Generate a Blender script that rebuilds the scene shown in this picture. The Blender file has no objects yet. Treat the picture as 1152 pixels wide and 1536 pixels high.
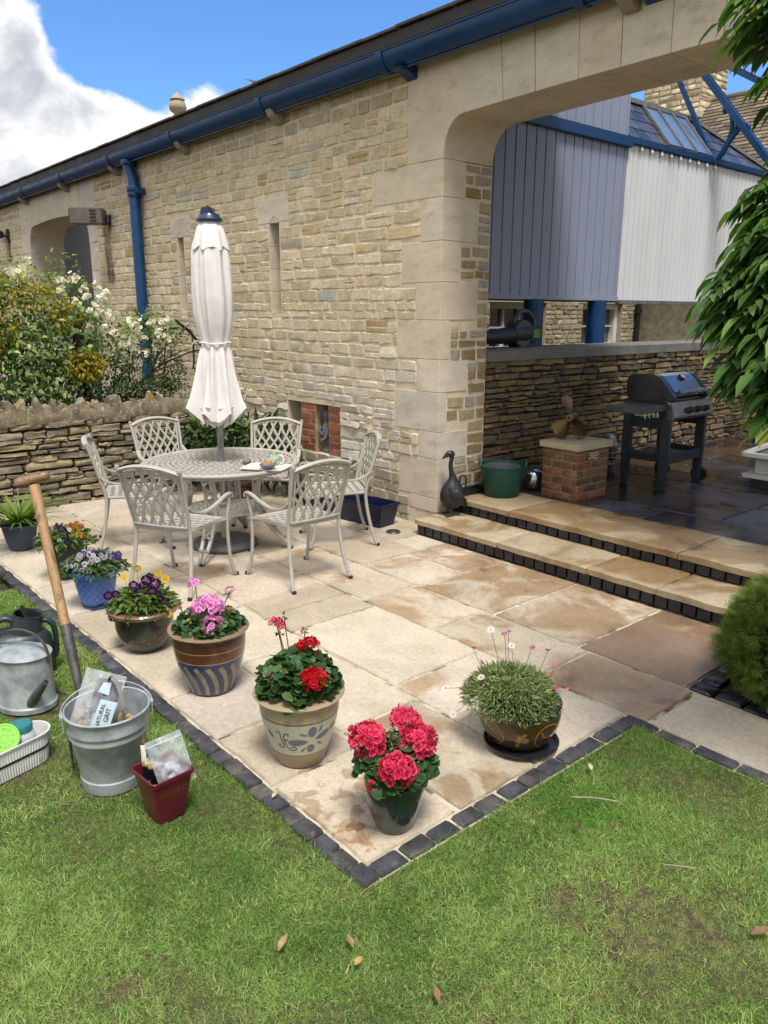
import bpy, bmesh, math, random
import numpy as np
from mathutils import Vector, Matrix, noise as mnoise
PI = math.pi
RNG = random.Random(11)
NP = np.random.default_rng(5)
SC = bpy.context.scene
COL = SC.collection

def S(r, g, b, k=1.0):
    f = lambda c: (c/255/12.92 if c/255 <= .04045 else ((c/255+.055)/1.055)**2.4)
    return (f(r)*k, f(g)*k, f(b)*k)

def lerp(a, b, t): return a+(b-a)*t
def mixc(a, b, t): return tuple(lerp(x, y, t) for x, y in zip(a, b))
def mulc(a, k): return tuple(x*k for x in a)

class MB:
    """collects vertices, faces and per-vertex colours, then links them as ONE mesh object"""
    def __init__(s): s.v = []; s.f = []; s.c = []
    def add(s, vs, fs, col=(1, 1, 1, 0)):
        b = len(s.v); s.v.extend(vs)
        if len(col) == 3: col = (*col, 0)
        s.c.extend([col]*len(vs)); s.f.extend([tuple(i+b for i in f) for f in fs]); return b
    def box(s, x0, x1, y0, y1, z0, z1, col=(1, 1, 1, 0)):
        s.add([(x0,y0,z0),(x1,y0,z0),(x1,y1,z0),(x0,y1,z0),(x0,y0,z1),(x1,y0,z1),(x1,y1,z1),(x0,y1,z1)],
              [(3,2,1,0),(4,5,6,7),(0,1,5,4),(1,2,6,5),(2,3,7,6),(3,0,4,7)], col)
    def obox(s, c, size, M=None, col=(1, 1, 1, 0)):
        hx, hy, hz = size[0]/2, size[1]/2, size[2]/2; c = Vector(c)
        vs = []
        for z in (-hz, hz):
            for x, y in ((-hx,-hy),(hx,-hy),(hx,hy),(-hx,hy)):
                p = Vector((x, y, z)); p = (M @ p) if M else p; vs.append(tuple(p+c))
        s.add(vs, [(3,2,1,0),(4,5,6,7),(0,1,5,4),(1,2,6,5),(2,3,7,6),(3,0,4,7)], col)
    def bar(s, a, b, w, h, up=(0, 0, 1), col=(1, 1, 1, 0)):
        a, b = Vector(a), Vector(b); d = (b-a); L = d.length; d.normalize(); u = Vector(up)
        x = d.cross(u)
        if x.length < 1e-4: x = d.cross(Vector((1, 0, 0)))
        x.normalize(); u = x.cross(d)
        M = Matrix((x, d, u)).transposed()
        s.obox((a+b)/2, (w, L, h), M, col)
    def tube(s, pts, r, n=10, cap=True, col=(1, 1, 1, 0), closed=False, sx=1.0):
        pts = [Vector(p) for p in pts]; m = len(pts)
        rs = r if isinstance(r, (list, tuple)) else [r]*m
        ref = None; vs = []
        for i, p in enumerate(pts):
            if closed: t = pts[(i+1) % m]-pts[i-1]
            else: t = pts[min(i+1, m-1)]-pts[max(i-1, 0)]
            if t.length < 1e-9: t = Vector((0, 0, 1))
            t.normalize()
            if ref is None:
                ref = Vector((0, 0, 1)) if abs(t.z) < .9 else Vector((1, 0, 0))
            a = ref - t*ref.dot(t); a.normalize(); b = t.cross(a); ref = a
            for k in range(n):
                an = 2*PI*k/n; vs.append(tuple(p+(a*math.cos(an)+b*math.sin(an)*sx)*rs[i]))
        fs = []
        for i in range(m if closed else m-1):
            j = (i+1) % m
            for k in range(n):
                l = (k+1) % n; fs.append((i*n+k, i*n+l, j*n+l, j*n+k))
        if cap and not closed:
            fs.append(tuple(range(n-1, -1, -1))); fs.append(tuple((m-1)*n+k for k in range(n)))
        s.add(vs, fs, col)
    def lathe(s, prof, n=32, c=(0, 0, 0), col=(1, 1, 1, 0), sx=1.0, sy=1.0, rfun=None):
        vs = []; fs = []; m = len(prof)
        for r, z in prof:
            for k in range(n):
                a = 2*PI*k/n; rr = r*(rfun(a, z) if rfun else 1)
                vs.append((c[0]+rr*sx*math.cos(a), c[1]+rr*sy*math.sin(a), c[2]+z))
        for i in range(m-1):
            for k in range(n):
                l = (k+1) % n; fs.append((i*n+k, i*n+l, (i+1)*n+l, (i+1)*n+k))
        if prof[0][0] > 1e-5: fs.append(tuple(range(n-1, -1, -1)))
        if prof[-1][0] > 1e-5: fs.append(tuple((m-1)*n+k for k in range(n)))
        s.add(vs, fs, col)
    def prism(s, poly, T, d0, d1, col=(1, 1, 1, 0)):
        """poly of (u,v), T(u,v,d) -> xyz"""
        n = len(poly)
        vs = [T(u, v, d0) for u, v in poly]+[T(u, v, d1) for u, v in poly]
        fs = [tuple(range(n-1, -1, -1)), tuple(range(n, 2*n))]+[(i, (i+1) % n, n+(i+1) % n, n+i) for i in range(n)]
        s.add(vs, fs, col)
    def ribbon(s, pts, nrm, w, t, col=(1, 1, 1, 0)):
        """flat strap swept along pts; nrm = plate normal"""
        pts = [Vector(p) for p in pts]; N = Vector(nrm).normalized(); m = len(pts); vs = []
        for i, p in enumerate(pts):
            d = pts[min(i+1, m-1)]-pts[max(i-1, 0)]; x = d.cross(N).normalized()
            for a, b in ((-1,-1),(1,-1),(1,1),(-1,1)): vs.append(tuple(p+x*w/2*a+N*t/2*b))
        fs = [(3,2,1,0), tuple((m-1)*4+k for k in range(4))]
        for i in range(m-1):
            for k in range(4):
                l = (k+1) % 4; fs.append((i*4+k, i*4+l, i*4+4+l, i*4+4+k))
        s.add(vs, fs, col)
    def build(s, name, mat, parent=None, smooth=None, bevel=0, loc=None, solid=0, fix=True, seg=2):
        me = bpy.data.meshes.new(name)
        me.from_pydata(s.v, [], s.f)
        at = me.color_attributes.new('Col', 'FLOAT_COLOR', 'POINT')
        at.data.foreach_set('color', np.array(s.c, dtype=np.float32).ravel())
        if fix or bevel or solid:
            bm = bmesh.new(); bm.from_mesh(me)
            if fix: bmesh.ops.recalc_face_normals(bm, faces=bm.faces)
            if solid:
                bmesh.ops.solidify(bm, geom=bm.faces[:], thickness=solid)
            if bevel:
                ed = [e for e in bm.edges if len(e.link_faces) == 2 and e.calc_face_angle(0) > .6]
                bmesh.ops.bevel(bm, geom=ed, offset=bevel, segments=seg, affect='EDGES', clamp_overlap=True)
            bm.to_mesh(me); bm.free()
        if smooth is not None:
            me.polygons.foreach_set('use_smooth', [True]*len(me.polygons))
            if smooth < 179: me.set_sharp_from_angle(angle=math.radians(smooth))
        if mat: me.materials.append(mat)
        return link(name, me, parent, loc)

def link(name, me, parent=None, loc=None):
    o = bpy.data.objects.new(name, me); COL.objects.link(o)
    if parent: o.parent = parent
    if loc: o.location = loc
    return o
def thing(name, label, cat, loc=(0, 0, 0), rz=0, group=None):
    o = bpy.data.objects.new(name, None); COL.objects.link(o); o.empty_display_size = .1
    o.location = loc; o.rotation_euler = (0, 0, rz); o['label'] = label; o['category'] = cat
    if group: o['group'] = group
    return o
def tag(o, label, cat, group=None):
    o['label'] = label; o['category'] = cat
    if group: o['group'] = group
    return o
def struct(o, kind='structure'): o['kind'] = kind; return o
def copy_tree(o, parent=None):
    c = o.copy(); COL.objects.link(c)
    if parent: c.parent = parent
    for ch in o.children: copy_tree(ch, c)
    return c

def smooth_pts(pts, k=6):
    """Catmull-Rom through pts"""
    P = [Vector(p) for p in pts]; P = [P[0]*2-P[1]]+P+[P[-1]*2-P[-2]]; out = []
    for i in range(1, len(P)-2):
        for j in range(k):
            t = j/k; a, b, c, d = P[i-1], P[i], P[i+1], P[i+2]
            out.append(.5*((2*b)+(c-a)*t+(2*a-5*b+4*c-d)*t*t+(-a+3*b-3*c+d)*t**3))
    out.append(P[-2]); return out

def text_mesh(txt, size, depth=.0, name='lettering', align='CENTER'):
    cu = bpy.data.curves.new(name, 'FONT'); cu.body = txt; cu.size = size; cu.extrude = depth; cu.align_x = align; cu.align_y = 'CENTER'; cu.resolution_u = 3
    ob = bpy.data.objects.new(name, cu); COL.objects.link(ob)
    dg = bpy.context.evaluated_depsgraph_get(); me = bpy.data.meshes.new_from_object(ob.evaluated_get(dg))
    V = [tuple(v.co) for v in me.vertices]; F = [tuple(p.vertices) for p in me.polygons]
    bpy.data.objects.remove(ob); bpy.data.curves.remove(cu); bpy.data.meshes.remove(me)
    return V, F

# ---------------------------------------------------------------- materials
class NT:
    def __init__(s, nt): s.nt = nt; s.nt.nodes.clear()
    def n(s, t, ins=None, **kw):
        x = s.nt.nodes.new(t)
        for k, v in kw.items(): setattr(x, k, v)
        for k, v in (ins or {}).items():
            if isinstance(v, bpy.types.NodeSocket): s.nt.links.new(v, x.inputs[k])
            else: x.inputs[k].default_value = v
        return x
    def mix(s, fac, a, b, mode='MIX'):
        x = s.nt.nodes.new('ShaderNodeMix'); x.data_type = 'RGBA'; x.blend_type = mode; x.clamp_factor = True
        for i, v in ((0, fac), (6, a), (7, b)):
            if isinstance(v, bpy.types.NodeSocket): s.nt.links.new(v, x.inputs[i])
            elif i and len(v) == 3: x.inputs[i].default_value = (*v, 1)
            else: x.inputs[i].default_value = v
        return x.outputs[2]
    def math(s, op, a, b=0, c=0, clamp=False):
        x = s.nt.nodes.new('ShaderNodeMath'); x.operation = op; x.use_clamp = clamp
        for i, v in enumerate((a, b, c)):
            if isinstance(v, bpy.types.NodeSocket): s.nt.links.new(v, x.inputs[i])
            else: x.inputs[i].default_value = v
        return x.outputs[0]
    def ramp(s, v, a, b, x0=0, x1=1):
        x = s.nt.nodes.new('ShaderNodeMapRange'); x.interpolation_type = 'SMOOTHSTEP'; x.clamp = True
        for i, q in enumerate((v, a, b, x0, x1)):
            if isinstance(q, bpy.types.NodeSocket): s.nt.links.new(q, x.inputs[i])
            else: x.inputs[i].default_value = q
        return x.outputs[0]
    def noise(s, vec, scale, detail=4, rough=.55, dist=0):
        return s.n('ShaderNodeTexNoise', {'Vector': vec, 'Scale': scale, 'Detail': detail, 'Roughness': rough, 'Distortion': dist}).outputs['Fac']

def new_mat(name):
    m = bpy.data.materials.new(name); m.use_nodes = True; return m, NT(m.node_tree)

def mat(name, base, rough=.6, metal=0., var=.25, vscale=9., bump=.15, bscale=70., attr=False, world=False, stains=(), spec=.5, coat=0., rvar=.1, stretch=None, bdist=.01, fine=0.):
    """procedural surface: base colour broken by noise, optional per-vertex tint, stains of their own shape, bump"""
    m, N = new_mat(name)
    vec = N.n('ShaderNodeNewGeometry').outputs['Position'] if world else N.n('ShaderNodeTexCoord').outputs['Object']
    if stretch: vec = N.n('ShaderNodeMapping', {'Vector': vec, 'Scale': stretch}).outputs[0]
    c = (*base, 1)
    if attr:
        a = N.n('ShaderNodeAttribute', attribute_name='Col'); c = N.mix(1, a.outputs['Color'], c, 'MULTIPLY')
    n1 = N.noise(vec, vscale, 5, .6); n2 = N.noise(vec, bscale, 3, .6)
    k = N.ramp(n1, .3, .7, 1-var, 1+var)
    cc = N.n('ShaderNodeCombineColor', {0: k, 1: k, 2: k}).outputs[0]
    c = N.mix(1, c, cc, 'MULTIPLY')
    if fine:
        k2 = N.ramp(n2, .3, .7, 1-fine, 1+fine); cc2 = N.n('ShaderNodeCombineColor', {0: k2, 1: k2, 2: k2}).outputs[0]; c = N.mix(1, c, cc2, 'MULTIPLY')
    for (sc, s_scale, lo, hi, amt) in stains:
        f = N.math('MULTIPLY', N.ramp(N.noise(vec, s_scale, 6, .65), lo, hi), amt)
        c = N.mix(f, c, (*sc, 1))
    r = N.ramp(n1, .3, .7, max(.02, rough-rvar), min(1, rough+rvar))
    p = N.n('ShaderNodeBsdfPrincipled', {'Base Color': c, 'Roughness': r, 'Metallic': metal, 'Specular IOR Level': spec, 'Coat Weight': coat, 'Coat Roughness': .1})
    if bump:
        h = N.math('ADD', N.math('MULTIPLY', n2, .6), n1)
        b = N.n('ShaderNodeBump', {'Height': h, 'Strength': bump, 'Distance': bdist}); N.nt.links.new(b.outputs[0], p.inputs['Normal'])
    o = N.n('ShaderNodeOutputMaterial'); N.nt.links.new(p.outputs[0], o.inputs[0]); return m

def leaf_mat(name, rough=.45, trans=.28, spec=.35):
    m, N = new_mat(name)
    a = N.n('ShaderNodeAttribute', attribute_name='Col').outputs['Color']
    p = N.n('ShaderNodeBsdfPrincipled', {'Base Color': a, 'Roughness': rough, 'Specular IOR Level': spec})
    t = N.n('ShaderNodeBsdfTranslucent', {'Color': N.mix(1, a, (1.2, 1.25, .6, 1), 'MULTIPLY')})
    x = N.n('ShaderNodeMixShader', {0: trans}); N.nt.links.new(p.outputs[0], x.inputs[1]); N.nt.links.new(t.outputs[0], x.inputs[2])
    o = N.n('ShaderNodeOutputMaterial'); N.nt.links.new(x.outputs[0], o.inputs[0]); return m

def glass_mat(name, col=(.9, .93, .95), rough=.15, alpha=.5, spec=.8):
    """thin clear sheet (plastic bag, pane): part see-through, part glossy"""
    m, N = new_mat(name)
    p = N.n('ShaderNodeBsdfPrincipled', {'Base Color': (*col, 1), 'Roughness': rough, 'Alpha': alpha, 'Specular IOR Level': spec})
    nz = N.noise(N.n('ShaderNodeTexCoord').outputs['Object'], 35, 3)
    b = N.n('ShaderNodeBump', {'Height': nz, 'Strength': .5, 'Distance': .01}); N.nt.links.new(b.outputs[0], p.inputs['Normal'])
    o = N.n('ShaderNodeOutputMaterial'); N.nt.links.new(p.outputs[0], o.inputs[0]); return m

# ---------------------------------------------------------------- leaves
def T_lance(fold=.12, droop=.25, wpos=.4):
    ys = [0, .3, .65, 1]; ws = [.06, .5, .38, .0]
    v = []; 
    for y, w in zip(ys, ws):
        z = -droop*y*y
        v += [(-w, y, z+fold*w*2), (0, y, z), (w, y, z+fold*w*2)]
    f = []
    for i in range(3):
        b = i*3; f += [(b, b+1, b+4, b+3), (b+1, b+2, b+5, b+4)]
    return v, f, None
def T_blade(droop=.3):
    ys = [0, .35, .7, 1]; ws = [.5, .5, .35, .02]; v = []
    for y, w in zip(ys, ws): v += [(-w, y, -droop*y*y), (w, y, -droop*y*y)]
    return v, [(0,1,3,2), (2,3,5,4), (4,5,7,6)], None
def T_round(n=15, lobes=7, cup=.18, wav=.1):
    v = [(0, 0, -.02)]; f = []; vc = [(.75, .8, .7)]
    for ring, r in enumerate((.55, 1.0)):
        for k in range(n):
            a = 2*PI*k/n; rr = r*(1-.12*(ring)*(k % 2)); z = cup*r*r*.6+wav*ring*math.cos(lobes/2*a*2)*.8
            v.append((rr*math.sin(a)*.5, rr*math.cos(a)*.5, z*.5)); vc.append((.78, .84, .78) if ring == 0 else ((1.35, 1.3, 1.3) if k % 2 == 0 else (1.05, 1.05, 1.05)))
    for k in range(n):
        l = (k+1) % n; f.append((0, 1+k, 1+l)); f.append((1+k, 1+n+k, 1+n+l, 1+l))
    return v, f, vc
def T_flower(np_=5, wid=.62, cup=.25, inner=(1, 1, 1), rim=(1, 1, 1), eye=None, r0=.0):
    v = []; f = []; vc = []
    for p in range(np_):
        a = 2*PI*p/np_; h = wid*PI/np_*1.25; b = len(v)
        for da, r, z in ((0, .02+r0, 0), (-h*.6, .5, .1), (-h, .85, .22), (-h*.45, 1, .3), (0, .96, .26), (h*.45, 1, .3), (h, .85, .22), (h*.6, .5, .1)):
            v.append((.5*r*math.sin(a+da), .5*r*math.cos(a+da), .5*z*cup*3+p*.004)); vc.append(inner if r < .6 else rim)
        if eye: vc[b] = eye
        f.append((b, b+7, b+6, b+5, b+4)); f.append((b, b+4, b+3, b+2, b+1))
    return v, f, vc
def T_daisy(n=12, eye=(.9, .45, .02)):
    v = []; f = []; vc = []
    for p in range(n):
        a = 2*PI*p/n; b = len(v); h = PI/n*.8
        for da, r in ((0, .15), (-h, .6), (-h*.6, .95), (0, 1), (h*.6, .95), (h, .6)):
            v.append((.5*r*math.sin(a+da), .5*r*math.cos(a+da), .5*.1*r+(p % 2)*.01)); vc.append((1, 1, 1))
        f.append(tuple(range(b+5, b-1, -1)))
    return v, f, vc

def scatter(name, tmpl, P, D, Nn, L, W, C, m, parent=None, loc=None, smooth=True):
    """one mesh of many leaves: P position, D tip direction, Nn face normal, L length, W width, C colour (n,3)"""
    tv, tf, tc = tmpl; n = len(P)
    tv = np.array(tv, float); P = np.asarray(P, float); D = np.asarray(D, float); Nn = np.asarray(Nn, float)
    D = D/np.maximum(np.linalg.norm(D, axis=1, keepdims=True), 1e-6)
    X = np.cross(D, Nn); X /= np.maximum(np.linalg.norm(X, axis=1, keepdims=True), 1e-6); Z = np.cross(X, D)
    L = np.broadcast_to(np.asarray(L, float), (n,)); W = np.broadcast_to(np.asarray(W, float), (n,))
    V = P[:, None, :]+X[:, None, :]*(tv[None, :, 0, None]*W[:, None, None])+D[:, None, :]*(tv[None, :, 1, None]*L[:, None, None])+Z[:, None, :]*(tv[None, :, 2, None]*L[:, None, None])
    C = np.broadcast_to(np.asarray(C, float), (n, 3)); m_ = len(tv)
    tcv = np.ones((m_, 3)) if tc is None else np.array(tc, float)
    CC = C[:, None, :]*tcv[None]
    CC = np.concatenate([np.clip(CC, 0, 1), np.ones((n, m_, 1))], 2).reshape(-1, 4)
    me = bpy.data.meshes.new(name)
    V = V.reshape(-1, 3); me.vertices.add(len(V)); me.vertices.foreach_set('co', V.astype(np.float32).ravel())
    cnt = np.array([len(f) for f in tf]); flat = np.concatenate([np.array(f) for f in tf])
    loops = (flat[None]+(np.arange(n)*m_)[:, None]).ravel(); tot = np.tile(cnt, n); st = np.concatenate([[0], np.cumsum(tot)[:-1]])
    me.loops.add(len(loops)); me.loops.foreach_set('vertex_index', loops.astype(np.int32))
    me.polygons.add(len(tot)); me.polygons.foreach_set('loop_start', st.astype(np.int32))
    me.update(calc_edges=True)
    at = me.color_attributes.new('Col', 'FLOAT_COLOR', 'POINT'); at.data.foreach_set('color', CC.astype(np.float32).ravel())
    if smooth: me.polygons.foreach_set('use_smooth', [True]*len(tot))
    me.materials.append(m); me.validate()
    return link(name, me, parent, loc)

def rdir(n, up=0.0):
    d = NP.normal(size=(n, 3)); d[:, 2] += up; return d/np.linalg.norm(d, axis=1, keepdims=True)
def cvar(n, base, var=.25, alt=None, pa=.0):
    c = np.array(base)[None]*(1+NP.uniform(-var, var, (n, 1)))
    if alt is not None:
        k = NP.random(n) < pa; c[k] = np.array(alt)[None]*(1+NP.uniform(-var, var, (k.sum(), 1)))
    return c*(1+NP.uniform(-.06, .06, (n, 3)))

# ---------------------------------------------------------------- masonry
def stone(mb, T, u0, u1, v0, v1, dep, col, nu=5, nv=4, jit=.006, sink=.012, rnd=.012, rough=.3):
    us = [0, .055, .5, .945, 1] if nu == 5 else [0]+[.06+.88*i/(nu-3) for i in range(nu-2)]+[1]
    vs_ = [0, .10, .90, 1] if nv == 4 else [0, .14, .5, .86, 1]
    R = RNG; V = []; nu = len(us); nv = len(vs_)
    lean = R.uniform(-.25, .25)*dep
    for j, t in enumerate(vs_):
        for i, s in enumerate(us):
            eu = i in (0, nu-1); ev = j in (0, nv-1)
            u = lerp(u0, u1, s); v = lerp(v0, v1, t)
            if eu and ev: u += (rnd if i == 0 else -rnd); v += (rnd if j == 0 else -rnd)*.6
            u += R.uniform(-jit, jit); v += R.uniform(-jit, jit)
            d = -sink if (eu or ev) else dep*(1+R.uniform(-rough, rough))+lean*(s-.5)*2
            V.append(T(u, v, d))
    F = [(j*nu+i, j*nu+i+1, (j+1)*nu+i+1, (j+1)*nu+i) for j in range(nv-1) for i in range(nu-1)]
    mb.add(V, F, col)

def coursed(mb, T, u0, u1, v0, v1, hs, ls, palette, dep=.014, gap=.012, holes=(), nu=5, nv=4, tint=None, split=.12, jit=.006, vj=.006, rnd=.012, sink=.012, rough=.3):
    """courses of stones over a rectangle, leaving rectangles of holes (ua,ub,va,vb) free"""
    R = RNG; v = v0
    while v < v1-.03:
        h = R.uniform(*hs)
        if v+h > v1-.04: h = v1-v
        iv = [(u0, u1)]
        for a, b, c, d in holes:
            if c < v+h*.8 and d > v+h*.2:
                nx = []
                for p, q in iv:
                    if b <= p or a >= q: nx.append((p, q)); continue
                    if a > p: nx.append((p, a))
                    if b < q: nx.append((b, q))
                iv = nx
        for p, q in iv:
            u = p
            while u < q-.015:
                l = R.uniform(*ls)*(.7+.6*h/hs[1])
                if u+l > q-ls[0]*.6: l = q-u
                if l < .02: break
                col = R.choice(palette); k = R.uniform(.90, 1.08); col = mulc(col, k)
                if tint: col = tint(u+l/2, v+h/2, col)
                g = gap/2
                parts = [(v, v+h)]
                if h > hs[1]*.8 and R.random() < split: m = R.uniform(.4, .6); parts = [(v, v+h*m), (v+h*m, v+h)]
                for a, b in parts:
                    o = R.uniform(-vj, vj)
                    stone(mb, T, u+g, u+l-g, a+g+o, b-g+o, dep*R.uniform(.6, 1.3), col, nu, nv, jit, sink, rnd, rough)
                u += l
        v += h
# ================================================================ ground, lawn, paving
m_soil = mat('lawn_soil', S(112, 110, 62, .55), .95, var=.45, vscale=28, bump=1, bscale=160, world=True, fine=.6, stains=[(S(92, 74, 54, .5), 30, .50, .60, .8), (S(168, 150, 106, .6), 55, .60, .68, .7)])
mb = MB(); mb.add([(-150, -150, -.06), (150, -150, -.06), (150, 150, -.06), (-150, 150, -.06)], [(0, 1, 2, 3)])
struct(mb.build('ground', m_soil))
E_Y = 1.372            # lawn edge along the left row of setts
E_X = -1.70           # lawn edge along the right row of setts
P_Y = 3.0            # lawn edge along the path
mb = MB()
def sheet(x0, x1, y0, y1, st):
    nx = max(1, int((x1-x0)/st)); ny = max(1, int((y1-y0)/st)); V = []
    for j in range(ny+1):
        for i in range(nx+1):
            x = lerp(x0, x1, i/nx); y = lerp(y0, y1, j/ny)
            V.append((x, y, -.018+.010*mnoise.noise((x*1.6, y*1.6, 0))+.006*mnoise.noise((x*6, y*6, 3))))
    mb.add(V, [(j*(nx+1)+i, j*(nx+1)+i+1, (j+1)*(nx+1)+i+1, (j+1)*(nx+1)+i) for j in range(ny) for i in range(nx)])
sheet(-5.55, E_X, -4, E_Y-.005, .1); sheet(E_X, 2.5, -4, P_Y-.005, .1)
struct(mb.build('lawn', m_soil, smooth=180, fix=False))

def in_lawn(x, y): return ((x < E_X) & (y < E_Y+.03) & (x > -5.5)) | ((x >= E_X-.03) & (y < P_Y+.03))
# objects standing on the grass press it flat
PRESS = [(-2.864, 1.002, .125), (-3.70, .965, .16), (-2.515, 1.065, .06), (-3.14, .60, .06), (-3.19, .80, .06), (-3.165, .70, .06), (-4.13, 1.02, .13)]
_gx = np.arange(-6, 3, .02); _gy = np.arange(-1, 4, .02)
_G2 = np.array([[mnoise.noise((a*17, b*17, 2))+.6*mnoise.noise((a*40, b*40, 5)) for b in _gy] for a in _gx])
def fld2(x, y): return _G2[np.clip(((x+6)/.02).astype(int), 0, len(_gx)-1), np.clip(((y+1)/.02).astype(int), 0, len(_gy)-1)]
def grass(name, n, x0, x1, y0, y1, hmin, hmax, wid):
    x = NP.uniform(x0, x1, n); y = NP.uniform(y0, y1, n); k = in_lawn(x, y)
    for px_, py_, pr in PRESS: k &= (x-px_)**2+(y-py_)**2 > pr*pr
    x, y = x[k], y[k]
    # patchiness sampled on a coarse lattice of noise
    def fld(sc, sd):
        gx = np.arange(-6, 3, .06); gy = np.arange(-1, 4, .06)
        G = np.array([[mnoise.noise((a*sc, b*sc, sd)) for b in gy] for a in gx])
        return G[np.clip(((x+6)/.06).astype(int), 0, len(gx)-1), np.clip(((y+1)/.06).astype(int), 0, len(gy)-1)]
    p1, p2, p3 = fld(1.3, 1), fld(3.5, 7), fld(7, 4)
    bare = np.zeros(len(x))
    for bx, by, br in ((-1.08, 2.02, .17), (-1.22, 1.86, .13), (-1.02, 1.88, .12), (-1.5, .80, .08), (-.93, 2.06, .09), (-1.85, .62, .07), (-1.35, 2.32, .05), (-1.28, 2.05, .05)):
        bare = np.maximum(bare, np.clip(1.15-np.hypot(x-bx, y-by)/br, 0, 1))
    p4 = fld2(x, y); bare = bare*np.clip(.5+1.9*p4, 0, 1.25)
    keep = NP.random(len(x)) > np.clip(bare*.8, 0, .85)
    x, y, p1, p2, p3, bare = x[keep], y[keep], p1[keep], p2[keep], p3[keep], bare[keep]; n = len(x)
    lush = np.exp(-(((x+1.42)/.22)**2+((y-2.32)/.16)**2))
    P = np.stack([x, y, np.full(n, -.02)], 1)
    edge = np.minimum(np.abs(y-np.where(x < E_X, E_Y, P_Y)), np.where(y > E_Y, np.abs(x-E_X), 9))
    L = (hmin+(hmax-hmin)*1.25*NP.random(n)**1.6)*(1+.5*np.clip(p3, -.4, 1))*(1+.35*p2+.25*p1)*(1-.5*bare)*(1+.35*np.exp(-(edge/.03)**2))*(1+.3*lush)
    D = rdir(n, 0); D[:, 2] = NP.uniform(.25, 1.3, n); Nn = rdir(n, .6)
    g1 = np.array(S(124, 160, 72, .90)); g2 = np.array(S(166, 190, 110, .95)); g3 = np.array(S(80, 126, 48, .82)); st = np.array(S(206, 196, 146, .85))
    t = np.clip(.5+p1*.6+p2*.6+p3*.45+NP.normal(0, .26, n), 0, 1)[:, None]
    C = g3*(1-t)+g2*t; C = C*.68+g1*.32
    C = C*(1-lush[:, None]*.6)+np.array(S(96, 156, 50, .85))*lush[:, None]*.6
    ys = (NP.random(n) < np.clip(.05+.14*p3+.08*p1+bare*.35, 0, .7))
    C[ys] = st*NP.uniform(.6, 1.05, (ys.sum(), 1)); bz = NP.random(n) < bare*.55; C[bz] = np.array(S(150, 118, 78, .7))*NP.uniform(.35, 1.1, (bz.sum(), 1)); D[bz, 2] *= .25; C *= NP.uniform(.72, 1.22, (n, 1))
    return scatter(name, ([(-.5, 0, 0), (.5, 0, 0), (-.4, .55, -.10), (.4, .55, -.10), (0, 1, -.35)], [(0, 1, 3, 2), (2, 3, 4)], None), P, D, Nn, L, wid*NP.uniform(.5, 1.7, n), C, m_grass)
m_grass = leaf_mat('grass_blades', .5, .3, .25)
g_ = grass('grass', 620000, -2.7, .25, .05, 3.02, .010, .027, .0020); struct(g_, 'stuff')
g_ = grass('grass', 150000, -5.5, -2.7, -.25, 1.40, .013, .030, .0032); struct(g_, 'stuff')

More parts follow.
